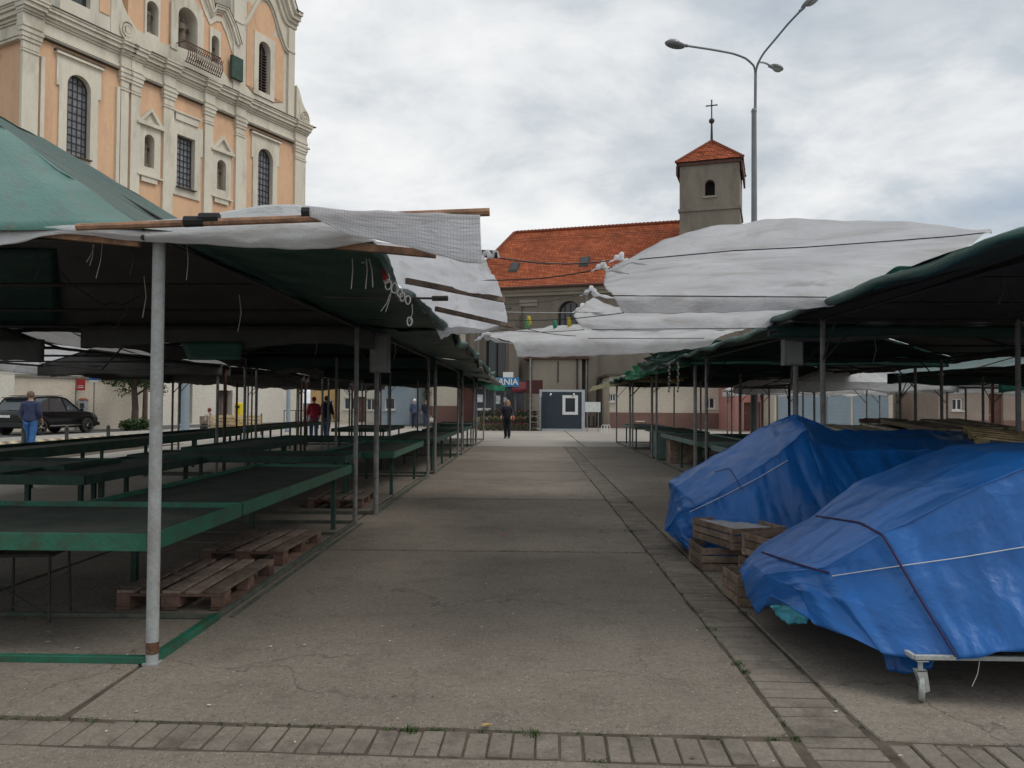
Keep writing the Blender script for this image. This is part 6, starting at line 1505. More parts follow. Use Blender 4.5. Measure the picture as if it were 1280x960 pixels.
for a, b in (((0, -.04, 0), (.14, .1, kh)), ((kw - .18, -.04, 0), (kw, .1, kh)), ((.141, -.035, kh - .13), (kw - .181, .1, kh)), ((.141, -.035, 0), (kw - .181, .1, .12))):
    m = MB(); m.box(a, b); m.build('frame_rail', weathered('pale_grey_rail_%d' % len(MATS), (.42, .44, .46), var=.1, scale=3), ki)
m = MB(); m.slab(rect(wx0 - .04, wz0 - .04, wx1 + .04, wz1 + .04), [rect(wx0 + .12, wz0 + .12, wx1 - .12, wz1 - .12)], -.04, .05); wf = m.build('window_frame', WHITE, ki)
m = MB(); m.slab(rect(wx0, wz0, wx1, wz1), [], .04, .05); m.build('pane', GLASS_DK, wf)
m = MB()
for x_ in (.6, 1.9): m.tube([(x_, -.05, kh - .35), (x_ + .05, -.22, kh - .25)], .05, 6)
m.build('lamp', WHITE, ki)
# rack
t = thing('metal_rack', 'dark shelving rack with a tall grey post left of the navy kiosk', 'rack', (P(670, 530, 44).x, 44, 0))
for k in range(6): m = MB(); m.box((-.28, -.2, .15 + k * .33), (.3, .2, .19 + k * .33)); m.build('shelf', GREY_ST, t)
for x_ in (-.3, .3): m = MB(); m.box((x_ - .02, -.2, 0), (x_ + .02, .2, 1.95)); m.build('side_frame', DARK_ST, t)
m = MB(); m.tube([(-.33, -.25, 0), (-.33, -.25, P(664, 448, 43.8).z)], .04, 8); m.build('tall_post', GREY_ST, t)
# notice board, bike rack, small bollards
b_ = P(741, 509, 43); t = thing('notice_board', 'white information board on two posts right of the navy kiosk', 'sign', (b_.x, 43, 0))
m = MB(); m.box((-.42, 0, P(740, 515, 43).z), (.42, .05, P(740, 502.5, 43).z)); bb = m.build('board', weathered('board_white', (.62, .65, .62), var=.15, scale=6), t)
for x_ in (-.3, .3): m = MB(); m.tube([(x_, .03, 0), (x_, .03, 1.6)], .025, 6); m.build('post', GREY_ST, t)
t = thing('bicycle_rack', 'small white hooped bicycle rack near the square', 'rack', (P(757, 530, 42).x, 42, 0))
for k in range(3):
    m = MB(); q = [(-.22 + k * .14, 0, 0), (-.22 + k * .14, 0, .3)] + [(-.22 + k * .14 + .09 - .09 * math.cos(PI * j / 6), 0, .3 + .12 * math.sin(PI * j / 6)) for j in range(1, 7)] + [(-.22 + k * .14 + .18, 0, 0)]; m.tube(q, .016, 6); m.build('hoop', WHITE, t)
def bollard(label, c, h=.72, r_=.055, gr='dark bollards along the street'):
    t = thing('bollard', label, 'bollard', c, 0, gr)
    m = MB(); m.lathe([(r_ * 1.3, 0), (r_ * 1.3, .05), (r_, .07), (r_, h - .12), (r_ * 1.25, h - .11), (r_ * 1.25, h - .08), (r_ * .8, h - .07)], (0, 0, 0), 12); m.build('post', DARK_ST, t, smooth=True)
    m = MB(); m.sphere((0, 0, h - .03), r_ * 1.1, 10, 8); m.build('knob', DARK_ST, t, smooth=True); return t
bl = [(29, 565), (83, 562), (135, 560), (382, 541), (736, 534), (742, 534), (728, 535)]
bn = ['dark bollard beside the man in blue', 'dark bollard in front of the parked car door', 'dark bollard before the front wheel of the parked car', 'dark bollard beside the couple behind the left trays', 'dark bollard nearest the notice board', 'second dark bollard under the notice board', 'dark bollard touching the kiosk side']
for (x_, y_), lb in zip(bl, bn): p = G(x_, y_); p.z = .004; bollard(lb, p)

# ---- tree and bush, signs, parking meter, posts
def leaves(m, c, r_, n, s_):
    for i in range(n):
        d = Vector((random.gauss(0, 1), random.gauss(0, 1), random.gauss(0, 1))).normalized() * (random.random() ** .45)
        q = Vector(c) + Vector((d.x * r_[0], d.y * r_[1], d.z * r_[2]))
        u = Vector((random.uniform(-1, 1), random.uniform(-1, 1), random.uniform(-.6, .6))).normalized(); v = u.cross(Vector((random.uniform(-1, 1), random.uniform(-1, 1), 1))).normalized()
        a = s_ * random.uniform(.6, 1.3)
        m.add([q - u * a, q - u * a * .3 + v * a * .45, q + u * a, q - u * a * .3 - v * a * .45], [(0, 1, 2, 3)])
random.seed(5)
tp = P(168, 520, 40); t = thing('street_tree', 'small leafy tree in front of the beige wall, its crown just under the left roofs', 'tree', (tp.x, 40, 0))
m = MB(); m.tube([(0, 0, 0), (.03, .02, 1.2), (-.03, 0, 2.1), (.05, 0, 3.0)], [.2, .16, .14, .09], 10)
tips = []
for k in range(9):
    a = k * 2.4; z0 = 1.8 + .16 * k; q = [(0, 0, z0), (math.cos(a) * .6, math.sin(a) * .6, z0 + .4), (math.cos(a) * 1.3, math.sin(a) * 1.3, z0 + .75 + .1 * (k % 3))]; m.tube(q, [.07, .045, .02], 6); tips.append(q[2]); tips.append(q[1])
m.build('trunk', BARK, t, smooth=True)
m = MB()
for q in tips: 
    for _ in range(3): leaves(m, (q[0] + random.uniform(-.5, .5), q[1] + random.uniform(-.5, .5), q[2] + random.uniform(-.3, .5)), (.5, .5, .34), 120, .09)
m.build('crown', LEAF, t)
tp = P(181, 515, 43); t = thing('tree_trunk', 'slim dark tree trunk behind the small street tree', 'tree', (tp.x, 43, 0)); m = MB(); m.tube([(0, 0, 0), (0, .05, 3.6)], [.16, .1], 8); m.build('trunk', BARK, t, smooth=True); m = MB()
for _ in range(8): leaves(m, (random.uniform(-1, 1), random.uniform(-1, 1), 3.6 + random.uniform(-.3, 1)), (.6, .6, .4), 90, .09)
m.build('crown', LEAF, t)
def bush(label, c, r_, h, n=900):
    t = thing('bush', label, 'bush', c); m = MB()
    for _ in range(10): a = random.uniform(0, 6.28); leaves(m, (math.cos(a) * r_ * .55, math.sin(a) * r_ * .4, h * random.uniform(.25, .7)), (r_ * .5, r_ * .4, h * .35), n // 10, .085)
    m.build('foliage', LEAF, t); m = MB()
    for k in range(6): a = k * 1.05; m.tube([(0, 0, 0), (math.cos(a) * r_ * .6, math.sin(a) * r_ * .5, h * .6)], [.03, .012], 5)
    m.build('stem', BARK, t)
bush('rounded green bush at the foot of the street tree', (P(168, 530, 38.5).x, 38.5, 0), .75, .85, 1400)
t = thing('background_tree', 'small tree crown behind the old man in the left background', 'tree', (P(533, 500, 62).x, 62, 0)); m = MB(); m.tube([(0, 0, 0), (0, 0, 2.8)], [.12, .08], 8); m.build('trunk', BARK, t); m = MB()
for _ in range(9): leaves(m, (random.uniform(-1, 1), random.uniform(-1, 1), 2.7 + random.uniform(-.4, .9)), (.7, .7, .5), 90, .12)
m.build('crown', LEAF, t)
def board_sign(name, label, x, y0_, y1_, w, Y_, mat, ptop, extra=None):
    c = P(x, (y0_ + y1_) / 2, Y_); t = thing(name, label, 'sign', (c.x, Y_, 0)); za, zb = P(x, y1_, Y_).z, P(x, y0_, Y_).z
    m = MB(); m.box((-w / 2, -.04, za), (w / 2, -.02, zb)); b_ = m.build('board', mat, t, bevel=.006)
    m = MB(); m.tube([(extra or 0, 0, 0), (extra or 0, 0, zb + ptop)], .03, 8); m.build('post', GREY_ST, t)
    return t, b_, za, zb
t, b_, za, zb = board_sign('red_sign', 'red square street sign on a thin post behind the parked car', 101.5, 474, 488, .46, 40.5, flat('sign_red', (.42, .03, .03), .5), .1, -.27)
for k, (z_, w_) in enumerate(((za + .22, .28), (za + .13, .34))):
    m = MB(); m.box((-w_ / 2, -.045, z_), (w_ / 2, -.041, z_ + .035)); m.build('text_line', WHITE, b_)
t, b_, za, zb = board_sign('direction_sign', 'blue sign with a white angular arrow and white plate below', 118, 463, 475, .5, 40.3, flat('sign_blue_two', (.02, .10, .42), .5), .2)
m = MB(); m.box((-.23, -.04, za - .13), (.23, -.02, za - .01)); m.build('lower_plate', WHITE, t)
m = MB(); m.box((-.09, -.047, za + .1), (-.03, -.041, zb - .06)); m.box((-.0299, -.047, za + .1), (.13, -.041, za + .16)); m.build('arrow', WHITE, b_)
c = P(104, 515, 40.6); t = thing('parking_meter', 'grey ticket machine with a red brown cap behind the parked car', 'ticket machine', (c.x, 40.6, 0)); zt = P(104, 498, 40.6).z
m = MB(); m.box((-.2, -.12, .3), (.2, .12, zt - .1)); m.box((-.1, -.08, 0), (.1, .08, .3)); m.build('cabinet', weathered('meter_pale', (.42, .44, .45), var=.1, scale=4), t, bevel=.01)
m = MB(); m.lathe([(.27, 0), (.27, .03), (.12, .11), (.0, .12)], (0, 0, zt - .1), 12, 1, .7); m.build('cap', flat('cap_red', (.3, .08, .05)), t)
m = MB(); m.box((-.12, -.135, zt - .5), (.12, -.121, zt - .25)); m.build('screen', GLASS_DK, t)
for (x_, yb, w_, top, lb) in ((231, 549, .17, 4.6, 'thick blue grey steel post left of the seated people'), (360, 540, .11, 4.4, 'blue grey steel post left of the couple'), (227, 540, .05, 4.2, 'thin post beside the thick blue grey one')):
    p = G(x_, yb); t = thing('steel_post', lb, 'post', (p.x, p.y, 0)); m = MB(); m.tube([(0, 0, 0), (0, 0, top)], [w_, w_ * .85], 12); m.build('shaft', BLUEGREY, t, smooth=True); m = MB(); m.lathe([(w_ * 1.5, 0), (w_ * 1.5, .12), (w_ * 1.05, .2)], (0, 0, 0), 12); m.build('collar', BLUEGREY, t); m = MB(); m.tube([(0, 0, top), (.6, 0, top + .25)], .04, 6); m.sphere((.75, 0, top + .25), (.25, .12, .08), 10, 6); m.build('lamp_head', GREY_ST, t)
# railing before the church door and long planters
t = thing('street_railing', 'thin grey railing behind the couple in red and black', 'railing', (P(355, 530, 45).x, 45, 0)); L_ = P(398, 530, 45).x - P(355, 530, 45).x
for k in range(7): m = MB(); m.tube([(L_ * k / 6, 0, 0), (L_ * k / 6, 0, 1.05)], .025, 6); m.build('railing_post', DARK_ST, t)
m = MB(); m.tube([(0, 0, 1.05), (L_, 0, 1.05)], .025, 6); m.tube([(0, 0, .25), (L_, 0, .25)], .02, 6); m.build('top_rail', DARK_ST, t)
t = thing('cafe_fence', 'low orange slatted fence around the outdoor seats', 'fence', (P(262, 535, 36).x, 36, 0)); L_ = P(326, 530, 36).x - P(262, 530, 36).x
for k in range(5): m = MB(); m.box((0, 0, .15 + k * .16), (L_, .03, .27 + k * .16)); m.build('slat', WOOD_Y, t)
for k in range(4): m = MB(); m.box((L_ * k / 3 - .03, .031, 0), (L_ * k / 3 + .03, .08, 1.0)); m.build('post', WOOD_C, t)
p = P(283, 524, 35.5); t = thing('yellow_bin', 'yellow bin standing behind the orange slatted fence', 'bin', (p.x, 37, 0)); m = MB(); m.lathe([(.16, 0), (.2, 1.1), (.2, 1.45), (.12, 1.5), (0, 1.5)], (0, 0, 0), 12, 1, .8); m.build('bin_body', flat('bin_yellow', (.65, .5, .02), .5), t, smooth=True); m = MB(); m.box((-.1, -.18, 1.25), (.1, -.155, 1.35)); m.build('slot', BLACK, t)
# ---- street lamp
lp = P(943, 480, 27.0)
lamp = thing('street_lamp', 'tall grey street lamp with three curved arms rising behind the right roofs', 'street lamp', (lp.x, 27.0, 0))
def LP(x, y, dY=0): v = P(x, y, 27.0 + dY); return (v.x - lp.x, dY, v.z)
zj = LP(944, 140)[2]
m = MB(); m.tube([(0, 0, 0), (0, 0, zj)], [.13, .085], 14); m.lathe([(.2, 0), (.2, .5), (.14, .6)], (0, 0, 0), 14); m.build('post', LAMP_ST, lamp, smooth=True)
m = MB(); m.tube([LP(944, 142), LP(944.5, 88)], [.05, .05], 10); m.lathe([(.09, 0), (.1, .06), (.06, .14)], (0, 0, zj - .02), 12); m.build('upper_post', LAMP_ST, lamp, smooth=True)
def smooth_path(pts, n=10): return [Vector(a) for a in catmull(np.array([tuple(p) for p in pts]), n * (len(pts) - 1) + 1)]
arms = [[(944.5, 92, 0), (942, 82, -.2), (932, 73, -.6), (916, 67, -1.1), (890, 62, -1.8), (857, 57, -2.6)], [(944.5, 92, 0), (947, 80, -.1), (955, 66, -.3), (970, 48, -.6), (985, 30, -.9), (1003, 11, -1.3)], [(945, 88, 0), (949, 78, .5), (957, 79, 1.6), (966, 84, 2.6)]]
hd = [((857, 57), (831, 52), -2.8), ((1002, 12), (1026, -8), -1.35), ((962, 83), (979, 88), 2.9)]
for i, a in enumerate(arms):
    m = MB(); m.tube(smooth_path([LP(*q) for q in a]), .035, 8); m.build('arm', LAMP_ST, lamp, smooth=True)
    (x0, y0_), (x1, y1_), dY = hd[i]
    p0, p1 = Vector(LP(x0, y0_, dY)), Vector(LP(x1, y1_, dY)); L_ = (p1 - p0).length if i != 2 else (p1 - p0).length
    c = (p0 + p1) / 2; ang = math.atan2(p1.z - p0.z, p1.x - p0.x); Mx = Matrix.Translation(c) @ Matrix.Rotation(-ang, 4, 'Y')
    m = MB(); q = MB().sphere((0, 0, .03), (L_ / 2, .17, .12), 18, 10)
    vv = [Mx @ Vector((x_, y_, max(z_, -.015))) for x_, y_, z_ in q.v]; m.add(vv, q.f); sh_ = m.build('lamp_housing', weathered('lamp_housing_%d' % i, (.16, .165, .16), var=.1, scale=5, rough=.4), lamp, smooth=True)
    sgn = 1 if p1.x > p0.x else -1
    m = MB(); q = MB().sphere((.07 * L_ if (i != 1) else .1 * L_, 0, 0), (L_ * .36, .14, .13), 16, 8); vv = [Mx @ Vector((x_, y_, min(z_, -.016))) for x_, y_, z_ in q.v]; m.add(vv, q.f); m.build('lamp_glass', flat('lamp_diffuser_%d' % i, (.30, .31, .29), .15), sh_, smooth=True)
    m = MB(); m.tube([p0 + (p0 - p1) * .1, p0 + (p1 - p0) * .12], .05, 8); m.build('neck', LAMP_ST, sh_)

# ================================================================== PEOPLE
def skin_mesh(name, verts, edges, mat, parent, sub=2, root=0):
    me = bpy.data.meshes.new(name); me.from_pydata([v[0] for v in verts], edges, []); me.materials.append(mat)
    o = link(bpy.data.objects.new(name, me), parent)
    s_ = o.modifiers.new('skin', 'SKIN'); s_.use_smooth_shade = True
    if not me.skin_vertices: raise RuntimeError('no skin layer')
    for i, v in enumerate(verts):
        d = me.skin_vertices[0].data[i]; r_ = v[1]; d.radius = (r_, r_) if not isinstance(r_, tuple) else r_; d.use_root = (i == root)
    m_ = o.modifiers.new('smooth', 'SUBSURF'); m_.levels = sub; m_.render_levels = sub
    return o
def person(label, loc, rz, h=1.72, jacket=(.03, .05, .12), trousers=(.04, .07, .16), hair=(.10, .06, .04), lean=0, stride=.12, sit=False, long_coat=False, hood=False, long_hair=False, armbend=.3, bag=None, cap=None, shoes=(.04, .04, .04)):
    """local +y is the way the person faces"""
    k = h / 1.72
    t = thing('person', label, 'person', loc, rz)
    def S(v): return (v[0] * k, v[1] * k, v[2] * k)
    hip = .93 if not sit else .50
    V = []; E = []
    def add(p, r_, prev=None):
        V.append((S(p), r_ * k if not isinstance(r_, tuple) else (r_[0] * k, r_[1] * k))); 
        if prev is not None: E.append((prev, len(V) - 1))
        return len(V) - 1
    pel = add((0, 0, hip), (.15, .105)); wa = add((0, .01, hip + .17), (.135, .095), pel); ch = add((0, .015, hip + .38), (.155, .11), wa); sh = add((0, 0, hip + .50), (.10, .08), ch); nk = add((0, .0, hip + .57), .052, sh)
    h0 = add((0, .015, hip + .62), (.062, .07), nk); h1 = add((0, .022, hip + .70), (.075, .088), h0); h2 = add((0, .018, hip + .765), (.06, .07), h1)
    legs = []
    for s_, st in ((-1, stride), (1, -stride)):
        if sit: pts = [((s_ * .1, .04, hip - .02), .085), ((s_ * .11, .42, hip - .02), .062), ((s_ * .11, .42, .1), .045), ((s_ * .11, .44, .05), .04), ((s_ * .11, .57, .035), .033)]
        else: pts = [((s_ * .095, .0, hip - .08), .085), ((s_ * .095, st * .55 + .02, .50), .06), ((s_ * .09, st - (.05 if st < 0 else 0), .10), .042), ((s_ * .09, st, .05), .04), ((s_ * .1, st + .14, .035), .034)]
        prev = pel
        for p, r_ in pts: prev = add(p, r_, prev)
        legs.append(pts)
    arms_ = []
    for s_ in (-1, 1):
        pts = [((s_ * .17, 0, hip + .46), .058), ((s_ * .235, -.02, hip + .22), .045), ((s_ * .24, .03 + armbend * .4, hip - .02 + armbend * .18), .034), ((s_ * .235, .05 + armbend * .48, hip - .07 + armbend * .2), .036)]
        prev = sh
        for p, r_ in pts: prev = add(p, r_, prev)
        arms_.append(pts); w_ = pts[-1][0]; 
        for f_, (dx_, ln) in enumerate(((-.03, .07), (-.01, .085), (.01, .08), (.028, .065))):
            a = add((w_[0] + dx_ * .6, w_[1] + .012, w_[2] - .04), .010, prev); b = add((w_[0] + dx_ * .8, w_[1] + .03, w_[2] - .04 - ln), .008, a)
        a = add((w_[0] - s_ * .035, w_[1] + .035, w_[2] - .03), .010, prev); add((w_[0] - s_ * .04, w_[1] + .055, w_[2] - .065), .009, a)
    skin_mesh('body', V, E, SKIN, t)
    # face bits on the head
    m = MB(); hz = hip + .70; m.add([S(p) for p in ((-.012, .105, hz - .02), (.012, .105, hz - .02), (0, .13, hz - .022), (0, .1, hz + .02))], [(0, 1, 2), (1, 3, 2), (3, 0, 2)]); m.build('nose', SKIN, t)
    m = MB(); [m.sphere(S((s_ * .03, .098, hz + .01)), .011 * k, 8, 6) for s_ in (-1, 1)]; m.build('eyes', BLACK, t)
    m = MB(); m.box(S((-.025, .095, hz - .052)), S((.025, .107, hz - .045))); m.build('mouth', flat('lip_%d' % len(MATS), (.35, .1, .09)), t)
    m = MB(); [m.sphere(S((s_ * .078, .015, hz)), (.012 * k, .02 * k, .03 * k), 8, 6) for s_ in (-1, 1)]; m.build('ears', SKIN, t)
    # jacket
    cm = weathered('coat_%d' % len(MATS), jacket, var=.25, scale=9, rough=.75, bump=.6, bscale=16, bdist=.02); tm = weathered('trousers_%d' % len(MATS), trousers, var=.2, scale=8, rough=.85, bump=.5, bscale=14)
    V = []; E = []
    lo = add((0, 0, hip - (.10 if not long_coat else .32)), (.20, .155)); p1_ = add((0, 0, hip + .03), (.20, .155), lo); p2_ = add((0, .01, hip + .2), (.195, .15), p1_); p3_ = add((0, .01, hip + .38), (.215, .155), p2_); p4_ = add((0, 0, hip + .5), (.14, .115), p3_); add((0, -.01, hip + .56), (.075, .07), p4_)
    for pts in arms_:
        prev = p4_
        for i, (p, r_) in enumerate(pts[:3]): prev = add(p, r_ + .036 if i < 2 else r_ + .02, prev)
    skin_mesh('jacket', V, E, cm, t)
    V = []; E = []
    lo = add((0, 0, hip + .02), (.155, .115))
    for pts in legs:
        prev = lo
        for i, (p, r_) in enumerate(pts[:4]): prev = add(p if i < 3 else (p[0], p[1], p[2] + .02), r_ + .032, prev)
    skin_mesh('trousers', V, E, tm, t)
    for pts in legs:
        p = pts[3][0]; q = pts[4][0]
        m = MB(); m.sphere(S(((p[0] + q[0]) / 2, (p[1] + q[1]) / 2, .045)), (.05 * k, .13 * k, .045 * k), 12, 8); m.build('shoe', flat('shoe_%d' % len(MATS), shoes), t, smooth=True)
    hm = weathered('hair_%d' % len(MATS), hair, var=.3, scale=30, rough=.8, bump=.8, bscale=60)
    m = MB(); q = MB().sphere(S((0, -.005, hz + .025)), (.098 * k, .112 * k, .112 * k), 16, 12)
    vv = []
    for v in q.v:
        v = Vector(v)
        if v.y > .055 * k and v.z < (hz + .06) * k: v.y = .055 * k - (.0)
        if v.z < (hz - .05) * k and not long_hair: v.z = (hz - .05) * k
        v += Vector((1, 1, 1)) * noise.noise(v * 40) * .006; vv.append(v)
    m.add(vv, q.f)
    if long_hair:
        for s_ in (-1, 0, 1): m.tube([S((s_ * .06, -.05, hz + .02)), S((s_ * .085, -.05, hz - .1)), S((s_ * .08, -.03, hz - .2))], [.05 * k, .05 * k, .02 * k], 8)
    m.build('hair' if not hood else 'hood', cm if hood else hm, t, smooth=True)
    if cap: m = MB(); m.sphere(S((0, .0, hz + .07)), (.105 * k, .12 * k, .07 * k), 12, 8); m.box(S((-.06, .09, hz + .05)), S((.06, .18, hz + .062))); m.build('cap', flat('cap_%d' % len(MATS), cap), t, smooth=True)
    if bag: m = MB(); m.sphere(S((-.27, .0, hip + .0)), (.07 * k, .14 * k, .14 * k), 10, 8); m.tube([S((-.27, 0, hip + .1)), S((-.15, .03, hip + .5))], .012, 6); m.build('bag', flat('bag_%d' % len(MATS), bag, .6), t, smooth=True)
    if lean: t.rotation_euler = (lean, 0, rz)
    return t
p = G(37, 565); p.z = .005
person('man in a dark navy puffer jacket and blue jeans walking away past the parked car', p, R(8), 1.78, (.035, .045, .10), (.04, .12, .30), (.16, .10, .07), stride=.10, shoes=(.3, .35, .45))
p = P(392, 540, 33); p.z = .005
person('person in a long red hooded coat standing behind the left trays', (p.x, 33, .005), R(20), 1.72, (.30, .02, .04), (.05, .09, .18), (.2, .03, .03), hood=True, long_coat=True)
p = P(408, 540, 33.4)
person('man in a black jacket and red cap beside the person in red', (p.x, 33.4, .005), R(-5), 1.76, (.02, .02, .03), (.08, .12, .2), (.05, .04, .03), cap=(.25, .05, .05))
p = P(518, 520, 48)
person('white haired man in a blue grey jacket in the left background', (p.x, 48, .005), R(10), 1.74, (.06, .08, .14), (.03, .04, .07), (.7, .7, .7))
p = P(532, 520, 50)
person('person in dark clothes just right of the white haired man', (p.x, 50, .005), R(180), 1.7, (.02, .025, .04), (.08, .1, .16), (.06, .04, .03))
p = G(634, 548)
person('fair haired woman in dark clothes with a red bag at the end of the aisle', (p.x, p.y, .003), R(170), 1.66, (.025, .022, .035), (.02, .02, .025), (.42, .25, .13), long_hair=True, bag=(.35, .06, .07), armbend=.5, stride=.05)
p = P(257, 540, 36.4)
person('reddish haired person in a pale top seated behind the café fence', (p.x, 36.8, .0), R(60), 1.6, (.38, .36, .35), (.1, .1, .12), (.15, .04, .03), sit=True, armbend=.6)
p = P(292, 540, 37.4)
person('dark haired person in a beige top seated right of the yellow bin', (p.x, 37.9, .0), R(-60), 1.6, (.42, .33, .26), (.1, .1, .12), (.08, .05, .04), sit=True, armbend=.6)
for (x_, Y_, lb) in ((257, 36.8, 'chair under the reddish haired seated person'), (292, 37.9, 'chair under the seated person by the yellow bin')):
    p = P(x_, 540, Y_); t = thing('cafe_chair', lb, 'chair', (p.x, Y_, 0)); m = MB(); m.box((-.2, -.2, .38), (.2, .2, .41)); m.build('seat', WOOD_C, t)
    for a in (-1, 1):
        for b in (-1, 1): m = MB(); m.bar((a * .18, b * .18, 0), (a * .18, b * .18, .38), .03); m.build('leg', DARK_ST, t)
    m = MB(); m.box((-.2, -.23, .5), (.2, -.2, .85)); m.build('backrest', WOOD_C, t)

# ================================================================== PARKED CAR
def suv(label, loc, rz):
    t = thing('parked_car', label, 'car', loc, rz)      # +y is forward
    paint = flat('black_car_paint', (.006, .006, .007), .16, .0, .5); paint.node_tree.nodes['Principled BSDF'].inputs['Coat Weight'].default_value = .0
    trim = flat('black_car_trim', (.02, .02, .02), .6); chrome = flat('chrome', (.6, .6, .6), .2, 1.0)
    # stations along the car: y, half width, z low, z belt, half width at the belt
    st = [(-2.42, .70, .50, .86, .66), (-2.38, .86, .36, .98, .84), (-2.2, .93, .30, 1.06, .90), (-1.6, .965, .28, 1.08, .92), (-.6, .97, .28, 1.06, .93), (.5, .97, .28, 1.05, .93), (1.15, .965, .28, 1.04, .91), (1.75, .95, .29, .98, .86), (2.15, .90, .30, .90, .78), (2.38, .78, .34, .78, .66), (2.43, .6, .42, .68, .5)]
    wheels = (-1.45, 1.46)
    A = []
    fine = catmull(np.array(st), 61)
    for y_, hw_, zl, zb, hb in fine:
        arch_z = zl
        for wy in wheels:
            d = abs(y_ - wy)
            if d < .44: arch_z = max(arch_z, .34 + math.sqrt(.44 ** 2 - d * d))
        ring = []
        prof = [(0, zl), (hw_ * .86, zl)] if arch_z <= zl + .01 else [(0, zl), (hw_ * .60, zl)]
        loop = [(0.0, zl), (hw_ * .55, zl), (hw_ * .93, min(arch_z, zb - .08)), (hw_ * .985, max(zl + .12, arch_z)), (hw_, (max(zl + .2, arch_z) + zb) / 2), (hw_ * .985, zb - .10), (hb, zb), (hb * .8, zb + .03), (0, zb + .05)]
        full = [(x_, z_) for x_, z_ in loop] + [(-x_, z_) for x_, z_ in loop[-2:0:-1]]
        A.append([(x_, y_, z_) for x_, z_ in full])
    n = len(A[0]); m = MB(); v = [p for r_ in A for p in r_]; f = []
    for i in range(len(A) - 1):
        for j in range(n): f.append((i * n + j, i * n + (j + 1) % n, (i + 1) * n + (j + 1) % n, (i + 1) * n + j))
    f.append(tuple(range(n))); f.append(tuple(range((len(A) - 1) * n, len(A) * n))[::-1]); m.add(v, f); m.build('body', paint, t, smooth=True)
    # cabin: roof shell and pillars with glass
    zr = 1.70; base = [(-2.22, .80), (-1.9, .86), (-.9, .87), (.2, .87), (1.12, .80)]; top = [(-1.82, .60), (-1.5, .68), (-.7, .70), (.0, .68), (.38, .62)]
    tz = [1.60, 1.66, 1.70, 1.69, 1.62]; bz = [1.02, 1.06, 1.06, 1.06, 1.05]
    m = MB(); v = [(s_ * w_, y_, z_) for (y_, w_), z_ in zip(top, tz) for s_ in (-1, 1)]; v += [(s_ * w_ * .75, y_, z_ + .045) for (y_, w_), z_ in zip(top, tz) for s_ in (-1, 1)]
    f = []
    for i in range(4): f += [(10 + 2 * i, 11 + 2 * i, 13 + 2 * i, 12 + 2 * i), (2 * i, 10 + 2 * i, 12 + 2 * i, 2 * i + 2), (2 * i + 1, 2 * i + 3, 13 + 2 * i, 11 + 2 * i)]
    f += [(0, 1, 11, 10), (8, 18, 19, 9)]; m.add(v, f); m.build('roof', paint, t, smooth=True)
    m = MB(); 
    for i in range(5):
        for s_ in (-1, 1): m.bar((s_ * base[i][1], base[i][0], bz[i]), (s_ * (top[i][1]), top[i][0], tz[i] + .01), .07 if i in (0, 4) else .05, .05)
    for i in range(4):
        for s_ in (-1, 1): m.bar((s_ * top[i][1], top[i][0], tz[i]), (s_ * top[i + 1][1], top[i + 1][0], tz[i + 1]), .05, .05)
    m.build('pillars', paint, t)
    glass = flat('car_glass', (.045, .055, .06), .05, 0, 1.0)
    for s_ in (-1, 1):
        for i in range(4):
            ins = -.012; m = MB(); m.add([(s_ * (base[i][1] + ins), base[i][0], bz[i]), (s_ * (base[i + 1][1] + ins), base[i + 1][0], bz[i + 1]), (s_ * (top[i + 1][1] + ins), top[i + 1][0], tz[i + 1]), (s_ * (top[i][1] + ins), top[i][0], tz[i])], [(0, 1, 2, 3)]); m.build('side_window', glass, t)
        m = MB(); m.bar((s_ * .66, -1.5, 1.74), (s_ * .66, .1, 1.76), .03); m.build('roof_rail', chrome, t)
        m = MB(); m.sphere((s_ * 1.03, .95, 1.12), (.11, .06, .08), 10, 8); m.build('mirror', paint, t, smooth=True)
        m = MB(); m.bar((s_ * .985, -1.0, .40), (s_ * .985, 1.0, .40), .03, .05); m.build('side_sill', chrome, t)
        m = MB(); m.bar((s_ * .955, -2.0, 1.045), (s_ * .93, 1.0, 1.045), .012, .02); m.build('belt_line', chrome, t)
        for y_ in (-.9, .15):
            m = MB(); m.bar((s_ * .985, y_, .9), (s_ * .985, y_ + .2, .91), .03, .03); m.build('door_handle', paint, t)
        for y_ in (-1.02, .05, 1.05): m = MB(); m.bar((s_ * .973, y_, .45), (s_ * .955, y_, 1.0), .008, .008); m.build('door_gap', BLACK, t)
        m = MB(); m.sphere((s_ * .74, -2.33, .93), (.19, .08, .075), 14, 8); m.build('tail_light', flat('tail_red_%d' % s_, (.5, .02, .03), .2), t, smooth=True)
        m = MB(); m.sphere((s_ * .70, 2.24, .74), (.17, .13, .06), 14, 8); m.build('headlight', flat('headlight_glass_%d' % s_, (.55, .57, .6), .1), t, smooth=True)
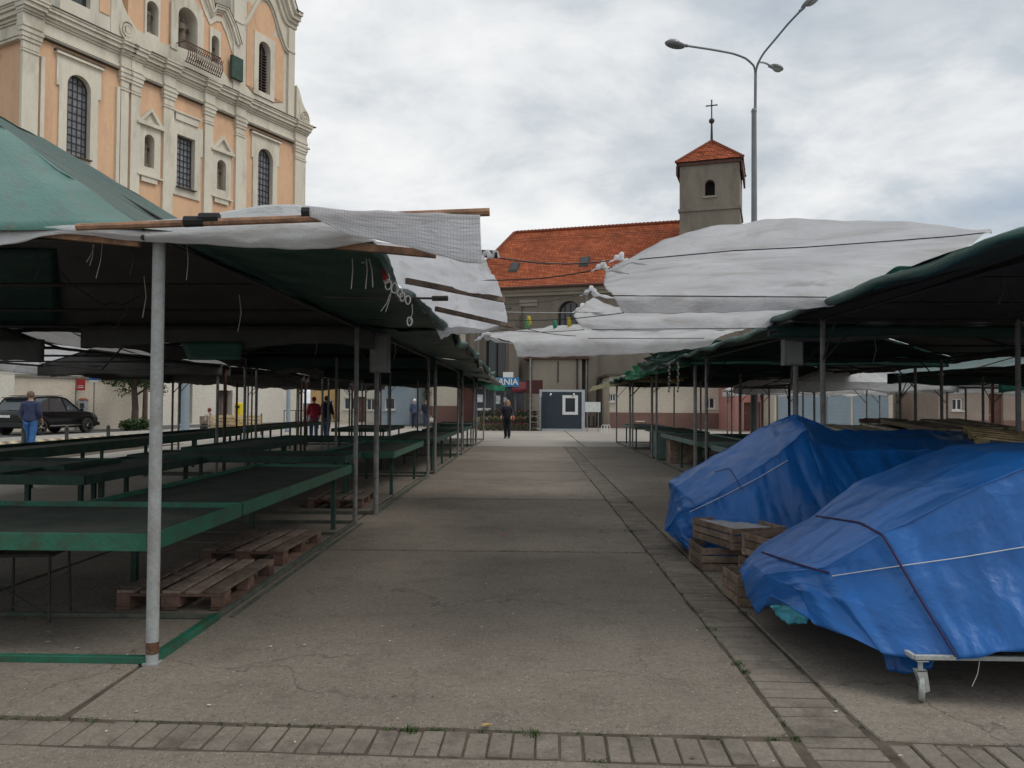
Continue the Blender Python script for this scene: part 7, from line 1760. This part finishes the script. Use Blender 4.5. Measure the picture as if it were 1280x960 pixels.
        for wy in wheels:
            m = MB(); Mx = Matrix.Translation((s_ * .86, wy, .36)) @ Matrix.Rotation(R(90), 4, 'Y')
            q = MB().lathe([(.22, -.12), (.34, -.12), (.365, -.08), (.365, .08), (.34, .12), (.22, .12)], (0, 0, 0), 28); m.add([Mx @ Vector(v_) for v_ in q.v], q.f[:-2]); w_ = m.build('wheel', BLACK, t, smooth=True)
            m = MB(); q = MB().lathe([(.0, .07 * s_), (.06, .08 * s_), (.065, .05 * s_)], (0, 0, 0), 12); m.add([Mx @ Vector(v_) for v_ in q.v], q.f)
            q = MB().lathe([(.235, .10 * s_), (.25, .11 * s_), (.255, -.08), (.235, -.08)], (0, 0, 0), 28); m.add([Mx @ Vector(v_) for v_ in q.v], q.f[:-2])
            for k in range(5):
                for o_ in (-.13, .13):
                    a = 2 * PI * k / 5 + o_; m.bar(Mx @ Vector((.03 * math.cos(a), .03 * math.sin(a), .07 * s_)), Mx @ Vector((.245 * math.cos(a), .245 * math.sin(a), .09 * s_)), .035, .03)
            m.build('rim', chrome, w_)
            m = MB(); q = MB().lathe([(0, -.02), (.2, -.02), (.2, .0)], (0, 0, 0), 20); m.add([Mx @ Vector(v_) for v_ in q.v], q.f); m.build('brake_disc', DARK_ST, w_)
    m = MB(); m.add([(-.80, -2.235, 1.03), (.80, -2.235, 1.03), (.60, -1.83, 1.6), (-.60, -1.83, 1.6)], [(0, 1, 2, 3)]); m.build('rear_window', glass, t)
    m = MB(); m.add([(-.80, 1.14, 1.05), (.80, 1.14, 1.05), (.62, .39, 1.62), (-.62, .39, 1.62)], [(3, 2, 1, 0)]); m.build('windscreen', glass, t)
    m = MB(); m.box((-.26, -2.46, .78), (.26, -2.43, .89)); m.build('number_plate', WHITE, t)
    m = MB(); m.box((-.85, -2.45, .36), (.85, -2.36, .56)); m.build('bumper_trim', trim, t, bevel=.02); m = MB(); m.box((-.85, 2.34, .34), (.85, 2.44, .5)); m.build('bumper_trim', trim, t, bevel=.02)
    m = MB(); m.box((-.6, -2.0, 1.64), (.6, -1.78, 1.67)); m.build('spoiler', paint, t)
    return t
cp = Vector((-22.35, 35.9, 0.008))
suv('black estate car parked along the street in front of the beige wall', cp, R(-9))
